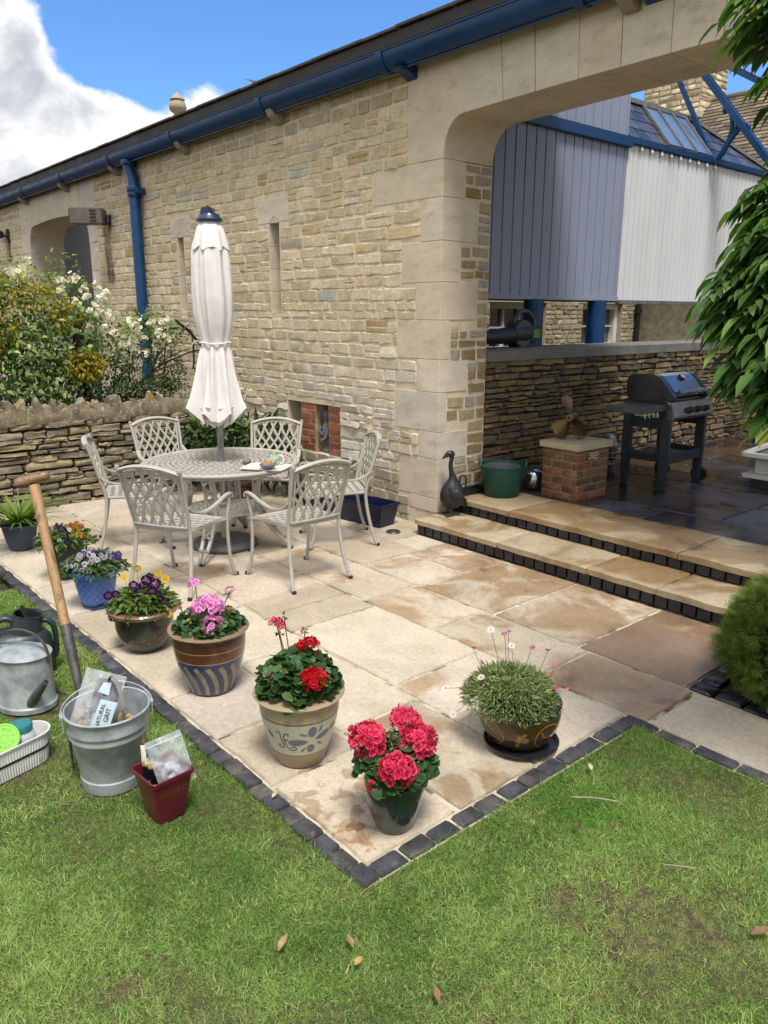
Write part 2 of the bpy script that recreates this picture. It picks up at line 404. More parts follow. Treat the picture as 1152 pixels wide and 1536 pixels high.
# ---------------------------------------------------------------- patio slabs
def slab_mat(name, wet_tint, wet_rough, dry_rough, spots=()):
    m, N = new_mat(name)
    pos = N.n('ShaderNodeNewGeometry').outputs['Position']
    a = N.n('ShaderNodeAttribute', attribute_name='Col')
    n1 = N.noise(pos, 2.6, 6, .62, .4); n2 = N.noise(pos, 130, 2, .6); n3 = N.noise(pos, 34, 4, .7)
    c = N.mix(1, a.outputs['Color'], N.n('ShaderNodeCombineColor', {0: N.ramp(n1, .3, .7, .86, 1.12), 1: N.ramp(n1, .3, .7, .85, 1.12), 2: N.ramp(n1, .3, .7, .82, 1.13)}).outputs[0], 'MULTIPLY')
    sp = N.ramp(n3, .25, .75, .86, 1.12); c = N.mix(1, c, N.n('ShaderNodeCombineColor', {0: sp, 1: sp, 2: sp}).outputs[0], 'MULTIPLY')
    c = N.mix(N.math('MULTIPLY', N.ramp(n2, .56, .66), .35), c, (.12, .095, .065, 1))
    c = N.mix(N.math('MULTIPLY', N.ramp(n2, .40, .30), .28), c, (.62, .54, .42, 1))
    # brown water stains, each slab with its own share (vertex alpha)
    s = N.math('ADD', N.noise(N.n('ShaderNodeMapping', {'Vector': pos, 'Location': (4.2, 1.3, 0)}).outputs[0], 2.1, 5, .6, .5), N.math('MULTIPLY', N.math('SUBTRACT', a.outputs['Alpha'], .5), .9))
    st = N.ramp(s, .47, .62); c = N.mix(N.math('MULTIPLY', st, .82), c, N.mix(1, c, (*wet_tint, 1), 'MULTIPLY'))
    if spots:
        for (sx_, sy_, r0, r1, sc_, lo_) in spots:
            dd = N.n('ShaderNodeVectorMath', {0: pos, 1: (sx_, sy_, 0)}, operation='DISTANCE').outputs['Value']
            w = N.ramp(N.math('ADD', N.noise(pos, sc_, 4, .5, .3), N.ramp(dd, r0, r1, -.25, .06)), lo_-.02, lo_+.05)
            c = N.mix(N.math('MULTIPLY', w, .75), c, N.mix(1, c, (.60, .49, .38, 1), 'MULTIPLY')); s = N.math('ADD', s, N.math('MULTIPLY', w, .12))
    rust = N.ramp(N.noise(pos, 3.4, 5, .65, .3), .56, .76); c = N.mix(N.math('MULTIPLY', rust, .32), c, (.30, .175, .08, 1))
    pool = N.ramp(s, .66, .80)
    c = N.mix(pool, c, N.mix(1, c, (.60, .56, .56, 1), 'MULTIPLY'))
    r = N.math('SUBTRACT', N.math('SUBTRACT', dry_rough, N.math('MULTIPLY', st, dry_rough-wet_rough-.12)), N.math('MULTIPLY', pool, .12), clamp=True)
    p = N.n('ShaderNodeBsdfPrincipled', {'Base Color': c, 'Roughness': r, 'Specular IOR Level': .45})
    h = N.math('ADD', N.math('MULTIPLY', n3, .8), N.math('MULTIPLY', n2, .5)); b = N.n('ShaderNodeBump', {'Height': h, 'Strength': N.math('SUBTRACT', .35, N.math('MULTIPLY', pool, .3)), 'Distance': .006}); N.nt.links.new(b.outputs[0], p.inputs['Normal'])
    o = N.n('ShaderNodeOutputMaterial'); N.nt.links.new(p.outputs[0], o.inputs[0]); return m
m_slab = slab_mat('patio_sandstone', (.70, .54, .39), .16, .8, [(-2.16, 1.60, .42, .12, 11, .56), (-1.78, 2.16, .42, .15, 4, .50), (-1.95, 1.55, .3, .05, 14, .58)])
m_joint = mat('patio_mortar', S(214, 204, 180, .66), .95, var=.25, vscale=4, bump=.5, bscale=120, world=True, stains=[(S(70, 60, 48, .6), 5, .50, .62, .85)])

def slab(mb, x0, x1, y0, y1, z, col, stain, gap=.0115, th=.04, jit=.0055, wav=.0022, rnd=.006):
    x0 += gap; x1 -= gap; y0 += gap; y1 -= gap
    nx = max(3, int((x1-x0)/.055)); ny = max(3, int((y1-y0)/.055)); sx, sy = RNG.random()*50, RNG.random()*50
    xs = [x0, x0+rnd]+[lerp(x0+rnd, x1-rnd, i/nx) for i in range(1, nx)]+[x1-rnd, x1]
    ys = [y0, y0+rnd]+[lerp(y0+rnd, y1-rnd, i/ny) for i in range(1, ny)]+[y1-rnd, y1]
    NX, NY = len(xs), len(ys); V = []
    tilt = (RNG.uniform(-.003, .003), RNG.uniform(-.003, .003))
    for j, y in enumerate(ys):
        for i, x in enumerate(xs):
            ex = i in (0, NX-1); ey = j in (0, NY-1)
            zz = z+wav*mnoise.noise((x*4+sx, y*4+sy, 0))*1.5+tilt[0]*(x-x0)+tilt[1]*(y-y0)
            if ex or ey: zz -= .0075
            jx = jit*1.6*mnoise.noise((y*9+sx, x*9, 5)) if i in (0, 1, NX-2, NX-1) else 0
            jy = jit*1.6*mnoise.noise((x*9+sy, y*9, 9)) if j in (0, 1, NY-2, NY-1) else 0
            V.append((x+jx, y+jy, zz))
    F = [(j*NX+i, j*NX+i+1, (j+1)*NX+i+1, (j+1)*NX+i) for j in range(NY-1) for i in range(NX-1)]
    ring = [i for i in range(NX)]+[j*NX+NX-1 for j in range(1, NY)]+[(NY-1)*NX+i for i in range(NX-2, -1, -1)]+[j*NX for j in range(NY-2, 0, -1)]
    b = len(V)
    for r in ring: V.append((V[r][0], V[r][1], z-th))
    n = len(ring); F += [(ring[k], b+k, b+(k+1) % n, ring[(k+1) % n]) for k in range(n)]
    mb.add(V, F, (*col, stain))
BASE = S(212, 198, 180, .70)
TINTS = [mixc(BASE, S(217, 203, 180, .70), .8), mixc(BASE, S(200, 186, 160, .66), .7), BASE, mixc(BASE, S(213, 196, 170, .68), .6), mixc(BASE, S(196, 178, 150, .66), .6)]
mb = MB()
def strip(y0, y1, xs, stains=None):
    for k in range(len(xs)-1):
        slab(mb, xs[k+1], xs[k], y0, y1, 0, mulc(RNG.choice(TINTS), RNG.uniform(.94, 1.05)), (stains[k] if stains and k < len(stains) else .30))
strip(1.457, 1.925, [-1.783, -2.385, -2.85, -3.33, -4.1, -4.75, -5.40, -6.2, -6.95, -7.75], [.44, .40, .30, .30, .34])
strip(1.925, 2.405, [-1.783, -2.54, -3.45, -4.2, -5.0, -5.8, -6.6, -7.75], [.46, .34, .30])
strip(2.405, 3.07, [-1.783, -2.72, -3.645, -3.95, -4.23, -4.84, -5.5, -6.3, -7.0, -7.75], [.46, .32, .28, .28, .45, .50])
strip(3.07, 3.535, [.9, .1, -.75, -1.68, -2.32, -3.12, -3.76, -4.45, -5.1, -5.8, -6.5, -7.75], [.25, .25, .34, .66, .50, .56, .44, .40])
strip(3.535, 4.43, [-1.735, -2.40, -3.05, -3.71], [.92, .60, .60])
strip(3.535, 4.0, [-3.71, -4.35], [.50]); strip(4.0, 4.43, [-3.71, -4.35], [.60])
strip(3.535, 4.1, [-4.35, -5.0, -5.75, -6.5, -7.75], [.42, .35]); strip(4.1, 4.72, [-4.70, -5.3, -6.0, -6.8, -7.75], [.40, .35])
strip(4.1, 4.43, [-4.35, -4.70], [.45])
struct(mb.build('patio_paving', m_slab, smooth=40, fix=False))
mb = MB(); mb.box(-7.8, -1.70, 1.40, 4.75, -.05, -.011); mb.box(-1.70, .95, 3.0, 3.55, -.05, -.0115)
struct(mb.build('mortar_bed', m_joint))

# ---------------------------------------------------------------- setts edging the lawn and the path
m_sett = mat('slate_setts', (1, 1, 1), .62, attr=True, world=True, var=.35, vscale=14, bump=.7, bscale=70, bdist=.008, stains=[(S(150, 140, 125, .6), 9, .56, .72, .55)], spec=.5)
m_sett_wet = mat('wet_slate_setts', (1, 1, 1), .22, attr=True, world=True, var=.3, vscale=14, bump=.6, bscale=50, bdist=.006)
SETT = [S(88, 86, 90, .55), S(74, 74, 82, .55), S(100, 96, 94, .55), S(66, 68, 76, .55), S(82, 79, 80, .55)]
def sett(mb, x0, x1, y0, y1, z0, z1, cols=SETT, g=.005, ax='z'):
    col = mulc(RNG.choice(cols), RNG.uniform(.8, 1.2))
    if ax == 'z':
        o = RNG.uniform(-.004, .004); q = RNG.uniform(-.004, .004)
        T = lambda u, v, d: (u, v, z1+o+d)
        stone(mb, T, x0+g, x1-g, y0+g+q, y1-g+q, .003, col, 5, 4, .0025, .007, .004, .6)
        mb.box(x0+g+.002, x1-g-.002, y0+g+q+.002, y1-g+q-.002, z0, z1-.006+o, col)
    else:
        T = lambda u, v, d: (u, y0-d, v)
        stone(mb, T, x0+g, x1-g, z0+g, z1-g, .006, col, 5, 4, .0015, .01, .005, .5)
mb = MB()
x = E_X
while x > -6.3:
    w = RNG.uniform(.10, .118); sett(mb, x-w, x, E_Y, 1.457, -.08, .002); x -= w
y = 1.459
while y < 2.97:
    w = RNG.uniform(.122, .138); sett(mb, -1.783, E_X, y, y+w, -.08, .002); y += w
x = E_X-.083
while x < .9:
    w = RNG.uniform(.17, .20); sett(mb, x, x+w, P_Y, 3.07, -.08, .002); x += w
struct(mb.build('sett_edging', m_sett, smooth=50, fix=False))
mb = MB(); x = -1.735
DARK = [S(46, 48, 58, .6), S(38, 40, 50, .6), S(52, 54, 62, .6)]
while x < .9:
    w = RNG.uniform(.13, .16); sett(mb, x, x+w, 3.54, 3.66, -.08, .004, DARK); x += w
y = 3.66
while y < 4.40:
    w = RNG.uniform(.13, .15); sett(mb, -1.735, -1.625, y, y+w, -.08, .004, DARK); y += w
struct(mb.build('sett_edging', m_sett_wet, smooth=50, fix=False))
m_bed = mat('border_soil', S(70, 52, 38, .6), .95, var=.4, vscale=6, bump=1, bscale=40, world=True)
mb = MB(); mb.box(-1.62, 1.0, 3.66, 4.42, -.05, -.012); mb.box(-7.0, -5.55, -3, 1.35, -.05, -.012)
struct(mb.build('border_soil', m_bed))

# ---------------------------------------------------------------- steps up to the terrace
m_step = slab_mat('step_sandstone', (.70, .58, .45), .2, .75)
m_terr = slab_mat('terrace_stone', (.50, .46, .46), .12, .34)
mb = MB()
STEPC = [S(196, 178, 146, .6), S(206, 188, 156, .6), S(190, 168, 132, .6)]
for a, b, st in ((-4.728, -3.80, .50), (-3.80, -2.98, .48), (-2.98, -2.44, .52), (-2.44, -1.55, .56), (-1.55, -.6, .7), (-.6, .45, .7)):
    slab(mb, a, b, 4.415, 4.90, .137, RNG.choice(STEPC), st, gap=.003, th=.048, jit=.008, wav=.004, rnd=.010)
struct(mb.build('lower_step', m_step, smooth=45, fix=False))
mb = MB()
for a, b, st in ((-4.728, -4.04, .50), (-4.04, -2.54, .62), (-2.54, -1.3, .60), (-1.3, .45, .7)):
    slab(mb, a, b, 4.835, 5.46, .270, RNG.choice(STEPC), st, gap=.003, th=.05, jit=.010, wav=.004, rnd=.012)
struct(mb.build('upper_step', m_step, smooth=45, fix=False))
mb = MB(); x = -4.715
while x < .4: sett(mb, x, x+.098, 4.441, 0, .0, .09, DARK, .0035, 'y'); x += .098
x = -4.70
while x < .4: sett(mb, x, x+.104, 4.862, 0, .137, .220, DARK, .0035, 'y'); x += .104
struct(mb.build('step_riser_setts', m_sett_wet, smooth=50, fix=False))
mb = MB(); mb.box(-4.72, .45, 4.452, 4.90, 0, .088); mb.box(-4.727, .45, 4.874, 5.45, .0, .219)
struct(mb.build('step_core', mat('step_mortar', S(60, 56, 52, .6), .9, bump=.4)))
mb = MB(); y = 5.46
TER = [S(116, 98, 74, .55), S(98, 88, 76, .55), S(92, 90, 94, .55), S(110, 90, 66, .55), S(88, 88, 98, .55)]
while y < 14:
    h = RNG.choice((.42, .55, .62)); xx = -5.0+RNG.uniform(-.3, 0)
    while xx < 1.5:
        w = RNG.choice((.5, .62, .8, .95)); slab(mb, xx, xx+w, y, y+h, .262, mulc(mixc(RNG.choice(TER), S(112, 118, 142, .6), max(0, min(.9, (xx+w/2+3.9)/1.4))), RNG.uniform(.8, 1.15)), RNG.uniform(.5, .95), gap=.006, th=.03, jit=.003, wav=.0015); xx += w  # blue-grey mixed in towards the right: sky sheen painted into the slab colour
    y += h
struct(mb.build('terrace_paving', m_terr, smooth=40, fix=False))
mb = MB(); mb.box(-5.3, 2.0, 5.455, 14.2, .10, .252); struct(mb.build('terrace_mortar_bed', mat('terrace_mortar', S(120, 112, 100, .5), .8, world=True, bump=.3)))
mb = MB(); mb.box(-40, -7.75, -6, 4.70, -.05, -.012); struct(mb.build('border_soil', m_bed))
mb = MB(); mb.box(-30, -5.3, 5.27, 30, -.02, .06); mb.box(-4.7, 12, 14.2, 30, -.02, .06); struct(mb.build('courtyard_gravel', mat('gravel', S(170, 155, 125, .6), .95, var=.3, vscale=30, bump=.8, bscale=120, world=True)))
# ================================================================ stone barn with the wide arch
YW, YB = 4.682, 5.262
TX = lambda u, v, d: (u, YW-d, v)                   # front face: u = X, v = Z, d outwards
m_rub = None
def rubble_mat(name, lich=.5, dirt=.5, bump=.55):
    m, N = new_mat(name)
    pos = N.n('ShaderNodeNewGeometry').outputs['Position']; a = N.n('ShaderNodeAttribute', attribute_name='Col').outputs['Color']
    n1 = N.noise(pos, 9, 6, .65, .2); n2 = N.noise(pos, 48, 5, .7); n3 = N.noise(pos, 160, 2, .6)
    k = N.ramp(n1, .28, .72, .84, 1.13); c = N.mix(1, a, N.n('ShaderNodeCombineColor', {0: k, 1: k, 2: N.math('MULTIPLY', k, N.ramp(n1, .3, .7, .92, 1.05))}).outputs[0], 'MULTIPLY')
    k = N.ramp(n2, .25, .75, .76, 1.18); c = N.mix(1, c, N.n('ShaderNodeCombineColor', {0: k, 1: k, 2: k}).outputs[0], 'MULTIPLY')
    if lich: c = N.mix(N.math('MULTIPLY', N.ramp(N.noise(pos, 22, 6, .75), .55, .66), lich), c, (.60, .58, .52, 1))
    if dirt: c = N.mix(N.math('MULTIPLY', N.ramp(N.noise(N.n('ShaderNodeMapping', {'Vector': pos, 'Location': (9, 2, 5)}).outputs[0], 26, 6, .75), .57, .70), dirt), c, (.075, .062, .045, 1))
    p = N.n('ShaderNodeBsdfPrincipled', {'Base Color': c, 'Roughness': .9, 'Specular IOR Level': .25})
    h = N.math('ADD', N.math('ADD', N.math('MULTIPLY', n2, .9), N.math('MULTIPLY', n1, .8)), N.math('MULTIPLY', n3, .3))
    b = N.n('ShaderNodeBump', {'Height': h, 'Strength': bump, 'Distance': .02}); N.nt.links.new(b.outputs[0], p.inputs['Normal'])
    o = N.n('ShaderNodeOutputMaterial'); N.nt.links.new(p.outputs[0], o.inputs[0]); return m
m_rub = rubble_mat('barn_rubble', .35, .14, .4)
m_mortar = mat('lime_mortar', S(224, 208, 180, .80), .95, var=.12, vscale=6, bump=.6, bscale=60, world=True, bdist=.012, stains=[(S(150, 130, 92, .6), 4, .55, .7, .5)])
m_ash = mat('ashlar_limestone', (1, 1, 1), .85, attr=True, world=True, var=.09, vscale=3.2, bump=.14, bscale=55, spec=.25, fine=.06, stretch=(1, 1, 2.2), bdist=.006,
            stains=[(S(176, 160, 128, .62), 5, .52, .74, .45), (S(196, 190, 178, .68), 7, .55, .7, .35)])
m_mline = mat('ashlar_joint', S(150, 132, 100, .55), .95, world=True, bump=.3)
m_slate = mat('roof_slate', S(92, 84, 74, .55), .75, var=.3, vscale=6, bump=.5, bscale=30, world=True)
m_eave = mat('eaves_board', S(66, 58, 56, .55), .7, var=.3, vscale=5, bump=.3, world=True)
m_blue = mat('blue_iron_paint', S(4, 57, 102, .85), .42, var=.14, vscale=7, bump=.08, bscale=30, spec=.4, stains=[(S(60, 84, 110, .6), 18, .68, .78, .25)])
m_plast = mat('pale_plaster', S(196, 192, 184, .65), .9, var=.06, bump=.1)
m_brick = mat('red_brick', (1, 1, 1), .9, attr=True, world=True, var=.3, vscale=16, bump=.5, bscale=90)
m_darkst = mat('niche_shadow_stone', S(112, 98, 74, .5), .95, var=.3, bump=.4)

barn = thing('stone_barn', 'long cream stone barn with wide flat arch, slit windows and blue gutter', 'building', (0, 0, 0))
NICHE = (-7.03, -6.10, .44, .945)
SLITS = [(-7.285, -7.095, 1.84, 2.745), (-9.38, -9.21, 1.835, 2.74)]
ARCH2 = (-15.45, -11.93, 0, 3.95)
DRESS = [(-7.50, -6.93, 2.745, 2.98), (-9.55, -9.03, 2.74, 2.96)]   # lintel stones over the slits
QF = [(.137, .262, -5.08, 4.872), (.262, .61, -5.22, 4.872), (.61, .85, -4.965, 5.03), (.85, 1.19, -5.29, 4.77), (1.19, 1.465, -5.0, 5.022),
      (1.465, 1.79, -5.262, 4.80), (1.79, 2.095, -5.026, 5.117), (2.095, 2.42, -5.205, 4.895), (2.42, 2.752, -4.98, 5.10), (2.752, 3.035, -5.596, 4.93)]
holes = [NICHE, *SLITS, ARCH2, *DRESS, (-5.148, -4.72, 3.035, 4.0)]
for z0, z1, xl, yr in QF: holes.append((xl-.004, -4.72, z0 if z0 > .2 else -.2, z1))
# core wall (the mortar face) as rectangles round the openings
def rects(x0, x1, z0, z1, hs):
    xs = sorted({x0, x1, *[h[0] for h in hs], *[h[1] for h in hs]}); xs = [x for x in xs if x0 <= x <= x1]; out = []
    for a, b in zip(xs, xs[1:]):
        m = (a+b)/2; cut = sorted([(h[2], h[3]) for h in hs if h[0] < m < h[1]]); z = z0
        for c, d in cut:
            if c > z: out.append((a, b, z, c))
            z = max(z, d)
        if z < z1: out.append((a, b, z, z1))
    return out
mb = MB()
for a, b, c, d in rects(-20, -5.0, -.1, 3.95, [NICHE, *SLITS, ARCH2]): mb.box(a, b, YW, YB, c, d)
mb.box(-5.0, -4.735, YW+.003, YB-.002, -.1, 3.03)
mb.box(NICHE[0], NICHE[1], YW+.28, YB-.01, NICHE[2], NICHE[3])
for s in SLITS: mb.box(s[0], s[1], YW+.12, YB-.012, s[2], s[3])
mb.build('wall_core', m_mortar, barn)
PAL = [S(218, 199, 164, .85), S(224, 206, 170, .85), S(210, 188, 150, .83), S(216, 198, 164, .85), S(206, 188, 154, .83), S(226, 210, 178, .85), S(214, 188, 144, .83), S(209, 196, 172, .85)]
PAL = [mixc(c, S(217, 200, 166, .85), .4) for c in PAL]
def btint(u, v, c):
    w = max(0, min(1, (2.0-v)/1.1))*max(0, min(1, (u+8.2)/1.6))*RNG.uniform(.3, 1)          # weathered, lime-washed corner near the arch
    c = mixc(c, mulc(S(226, 222, 212, .84), RNG.uniform(.62, 1.06)), .85*w)
    r = RNG.random()
    if r < .022: c = mixc(c, S(186, 146, 88, .7), .6)
    elif r < .045: c = mixc(c, S(190, 190, 186, .72), .6)
    if v > 3.52: c = mulc(c, .78)  # courses below the gutter darkened: dirt plus painted eaves shade
    if v < .4: c = mixc(c, S(150, 132, 96, .55), .5)
    return c
mb = MB()
coursed(mb, TX, -11.93, -4.9, 1.0, 3.80, (.072, .122), (.10, .34), PAL, .0065, .010, holes, tint=btint, jit=.008, sink=.003, rnd=.009, vj=.007, split=.18, rough=.6)
coursed(mb, TX, -5.6, -4.9, -.02, 1.0, (.07, .115), (.10, .26), PAL, .012, .011, holes, tint=btint, jit=.008)
coursed(mb, TX, -8.2, -5.6, -.02, 1.0, (.065, .13), (.12, .38), PAL, .018, .012, holes, tint=btint, jit=.011, vj=.012, rough=.55, sink=.006)
coursed(mb, TX, -11.93, -8.2, .4, 1.0, (.09, .14), (.15, .36), PAL, .007, .022, holes, tint=btint)
coursed(mb, TX, -20, -15.45, 1.2, 3.80, (.10, .15), (.16, .36), PAL, .007, .022, holes, tint=btint)
# reveal of the arch: rubble behind the quoins
TR = lambda u, v, d: (-4.735+d, u, v)
rh = [(4.6, yr+.004, z0, z1) for z0, z1, xl, yr in QF]
coursed(mb, TR, YW+.01, YB, .27, 3.03, (.07, .12), (.09, .22), [S(200, 184, 148, .62), S(186, 168, 128, .62), S(196, 190, 176, .62), S(176, 152, 106, .62)], .010, .02, rh, tint=None, split=0)
mb.build('rubble_wall', m_rub, barn, smooth=22, fix=False)
# ---- ashlar: quoins, arch and pier
ASH = [S(220, 207, 187, .80), S(216, 203, 184, .80), S(222, 208, 187, .80), S(214, 203, 187, .80), S(217, 202, 177, .80)]
def ac(): return mulc(RNG.choice(ASH), RNG.uniform(.97, 1.03))
mb = MB()
for z0, z1, xl, yr in QF:
    g = .0025; mb.box(xl+g, -4.728, YW-.004, yr-g, z0+g, z1-g, ac())
mb.build('quoin_stones', m_ash, barn, bevel=.0025, seg=1)
for s, dr in zip(SLITS, DRESS):
    mb = MB(); cx = (s[0]+s[1])/2; h = (s[1]-s[0])/2; c = ac()
    # lintel with a little pointed head cut into it
    mb.prism([(dr[0], dr[2]+.003), (cx-h, dr[2]+.003), (cx, dr[2]+.07), (cx+h, dr[2]+.003), (dr[1], dr[2]+.003), (dr[1], dr[3]), (dr[0], dr[3])], TX, .004, -.5, c)
    for q in range(4):
        za, zb = lerp(s[2], s[3], q/4), lerp(s[2], s[3], (q+1)/4)
        wl = .20 if q % 2 else .09
        mb.box(s[0]-wl*.3, s[0]+.004, YW-.003, YW+.33, za+.003, zb-.003, ac()); mb.box(s[1]-.004, s[1]+wl*.3, YW-.003, YW+.33, za+.003, zb-.003, ac())
    mb.build('slit_window', m_ash, barn, bevel=.0025, seg=1)
def arch_poly(xl, xr, spring, crown, rad, n=7):
    """left springing curve: list of (x,z) from the jamb up to the flat head"""
    return [(xl+rad*(1-math.cos(a))*1.25, spring+(crown-spring)*math.sin(a)**.85) for a in [PI/2*k/n for k in range(n+1)]]
def arch(xl, xr, xo_l, xo_r, spring, crown, rad, top, yf, yb, name, parent, floor=None, camber=.04):
    L = arch_poly(xl, xr, spring, crown, rad)
    Rr = [(xl+xr-x, z) for x, z in L]
    T = lambda u, v, d: (u, d, v)
    mb = MB(); core = MB(); x1 = L[-1][0]; x2 = Rr[-1][0]
    # corner stones
    mb.prism([(xo_l, spring+.004)]+L+[(x1-.015, crown+.2), (x1-.07, top), (xo_l, top)], T, yf, yb, ac())
    mb.prism([(xo_r, spring+.004), (xo_r, top), (x2+.07, top), (x2+.015, crown+.2)]+Rr[::-1], T, yf, yb, ac())
    n = max(4, int((x2-x1)/.34)); xs = [lerp(x1, x2, k/n)+(RNG.uniform(-.05, .05) if 0 < k < n else 0) for k in range(n+1)]
    zb = lambda x: crown+camber*(1-((x-(x1+x2)/2)/((x2-x1)/2))**2)
    for k in range(n):
        a, b = xs[k]+.002, xs[k+1]-.002; mid = (x1+x2)/2; fan = lambda x: x-(mid-x)*.03*abs((mid-x)/(x2-x1)*2)
        mb.prism([(a, zb(a)), (b, zb(b)), (fan(b), top), (fan(a), top)], T, yf+RNG.uniform(-.0012, .0012), yb, ac())
    core.box(x1-.05, x2+.05, yf+.006, yb-.006, crown+.05, top-.01)
    if floor is not None:
        z = floor; k = 0
        while z < spring-.05:
            h = min(RNG.uniform(.28, .36), spring-z)
            for side in (0, 1):
                w = .30 if (k+side) % 2 else .12
                if side == 0: mb.box(xl-w, xl, yf+.001, yb-.14*(k % 2), z+.002, z+h-.002, ac())
                else: mb.box(xr, xr+w, yf+.001, yb-.14*(k % 2), z+.002, z+h-.002, ac())
            z += h; k += 1
    mb.build(name, m_ash, parent, smooth=35, bevel=.002, seg=1); core.build('arch_joints', m_mline, parent)
arch(-4.728, .80, -5.148, 1.22, 3.035, 3.325, .17, 3.93, YW-.004, YB, 'arch_surround', barn)
mb = MB(); mb.box(.80, 1.22, YW, YB, -.1, 3.03, ac()); mb.box(1.22, 2.6, YW+.003, YB-.003, -.1, 3.95, ac()); mb.build('right_pier', m_ash, barn)
arch(-15.03, -12.25, -15.45, -11.93, 2.86, 3.28, .24, 3.93, YW-.003, YB, 'arch_surround', barn, floor=-.05)
for xa, xb in ((-15.45, -15.036), (-12.244, -11.93)):
    mb = MB(); mb.box(xa, xb, YW+.004, YB-.004, -.1, 2.86, ac()); mb.build('pier_core', m_ash, barn)
# room seen through the small arch
mb = MB(); mb.box(-17.5, -9.5, 9.4, 9.6, 0, 3.8); mb.box(-17.5, -17.3, YB, 9.4, 0, 3.8); mb.box(-11.6, -11.4, YB, 9.4, 0, 3.8); mb.build('inner_wall', m_plast, barn)
mb = MB(); mb.box(-15.7, -13.1, 8.7, 9.39, 0, 1.9); mb.build('inner_partition', m_plast, barn)
# ---- brick-lined niche
mb = MB()
BR = [S(176, 104, 76, .66), S(160, 92, 68, .62), S(184, 116, 86, .66), S(152, 94, 72, .62), S(186, 110, 72, .66)]
TN = lambda u, v, d: (u, YW+.012-d, v)
coursed(mb, TN, -6.80, -6.54, .45, .94, (.068, .075), (.11, .2), BR, .006, .012, (), tint=None, split=0, jit=.003, vj=.002)
mb.box(-6.80, -6.54, YW+.014, YW+.27, .445, .94, S(196, 170, 136, .66))
coursed(mb, TN, -6.32, -6.12, .44, .94, (.068, .075), (.10, .2), BR+[S(196, 102, 56, .6)], .006, .012, (), split=0, jit=.003, vj=.002)
mb.box(-6.32, -6.11, YW+.014, YW+.27, .442, .94, S(196, 170, 136, .66))
TN2 = lambda u, v, d: (u, YW+.272-d, v)
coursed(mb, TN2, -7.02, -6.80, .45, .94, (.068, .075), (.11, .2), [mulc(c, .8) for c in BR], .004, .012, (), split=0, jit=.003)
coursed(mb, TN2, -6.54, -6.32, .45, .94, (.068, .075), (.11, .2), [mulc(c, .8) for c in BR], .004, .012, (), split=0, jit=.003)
mb.build('brick_niche', m_brick, barn, smooth=50, fix=False)
# ---- roof, eaves, corbels
mb = MB(); pitch = math.tan(math.radians(5)); y0, z0 = YW-.20, 3.885
def roofpt(y, off=0): return z0+(y-y0)*pitch+off
YR = 6.7  # unseen depth of the roof, run back to keep terrace and barbecue in shade
mb.add([(-20.3, y0, z0), (2.6, y0, z0), (2.6, YR, roofpt(YR)), (-20.3, YR, roofpt(YR)), (-20.3, y0, z0+.085), (2.6, y0, z0+.085), (2.6, YR, roofpt(YR)+.085), (-20.3, YR, roofpt(YR)+.085)],
       [(3,2,1,0), (4,5,6,7), (0,1,5,4), (1,2,6,5), (2,3,7,6), (3,0,4,7)])
mb.build('roof', m_eave, barn)
mb = MB(); yy = y0-.012
for r in range(30):
    x = -20.3+RNG.uniform(0, .2); ya = yy+r*.155; yb = ya+.20
    if yb > YR: break
    if r > 3 and r % 1: continue
    while x < 2.6:
        w = RNG.uniform(.2, .42); o = RNG.uniform(0, .008)
        a = Vector((x+w/2, (ya+yb)/2, roofpt((ya+yb)/2, .098)+o)); ang = math.atan(pitch)-.05
        mb.obox(a, (w-.008, .235, .018), Matrix.Rotation(ang, 3, 'X'), mulc((1, 1, 1), RNG.uniform(.8, 1.15))); x += w
mb.build('roof_slates', m_slate, barn)
mb = MB(); mb.box(-20, 2.6, YW-.012, YW+.02, 3.80, 3.965); mb.build('wall_plate', m_eave, barn)
for xc in (-18.9, -17.0, -14.9, -12.92, -10.95, -8.97, -7.0, -3.1, -1.2):
    mb = MB(); mb.prism([(YW+.01, 3.80), (YW-.17, 3.80), (YW-.17, 3.775), (YW-.13, 3.70), (YW-.05, 3.645), (YW+.01, 3.64)], lambda u, v, d, xc=xc: (xc+d, u, v), -.055, .055, mulc(ac(), .5))  # ashlar colour darkened: shade under the eaves painted in
    mb.build('corbel', m_ash, barn, bevel=.006)
# ---- cast-iron gutter and downpipe
mb = MB(); gy, gz_, gr = YW-.105, 3.865, .10
prof = [(gr*math.cos(a), gr*1.32*math.sin(a)) for a in [PI+PI*k/14 for k in range(15)]]
def gutter(mb, xa, xb, r=1.0, t=.008):
    V = []
    for X in (xa, xb):
        for k, (p, q) in enumerate(prof): V.append((X, gy+p*r, gz_+q*r))
        for k, (p, q) in enumerate(prof[::-1]): V.append((X, gy+p*r*(1-t/.1), gz_+q*r*(1-t/.1)+(.002 if k in (0, 14) else 0)))
    n = 30; F = [(k, (k+1) % n, n+(k+1) % n, n+k) for k in range(n)]+[tuple(range(n-1, -1, -1)), tuple(range(n, 2*n))]
    mb.add(V, F)
joints = [-20.3, -18.2, -16.45, -14.6, -12.75, -10.9, -9.05, -7.1, -5.28, -3.4, -1.5, .4, 2.6]
for a, b in zip(joints, joints[1:]): gutter(mb, a, b)
for j in joints[1:-1]: gutter(mb, j-.045, j+.03, 1.10, .016)
mb.tube([(-20.3, gy-gr, gz_+.003), (2.6, gy-gr, gz_+.003)], .009, 8); mb.tube([(-20.3, gy-.012, gz_-gr*1.32-.006), (2.6, gy-.012, gz_-gr*1.32-.006)], .008, 6)
mb.build('gutter', m_blue, barn, smooth=45)
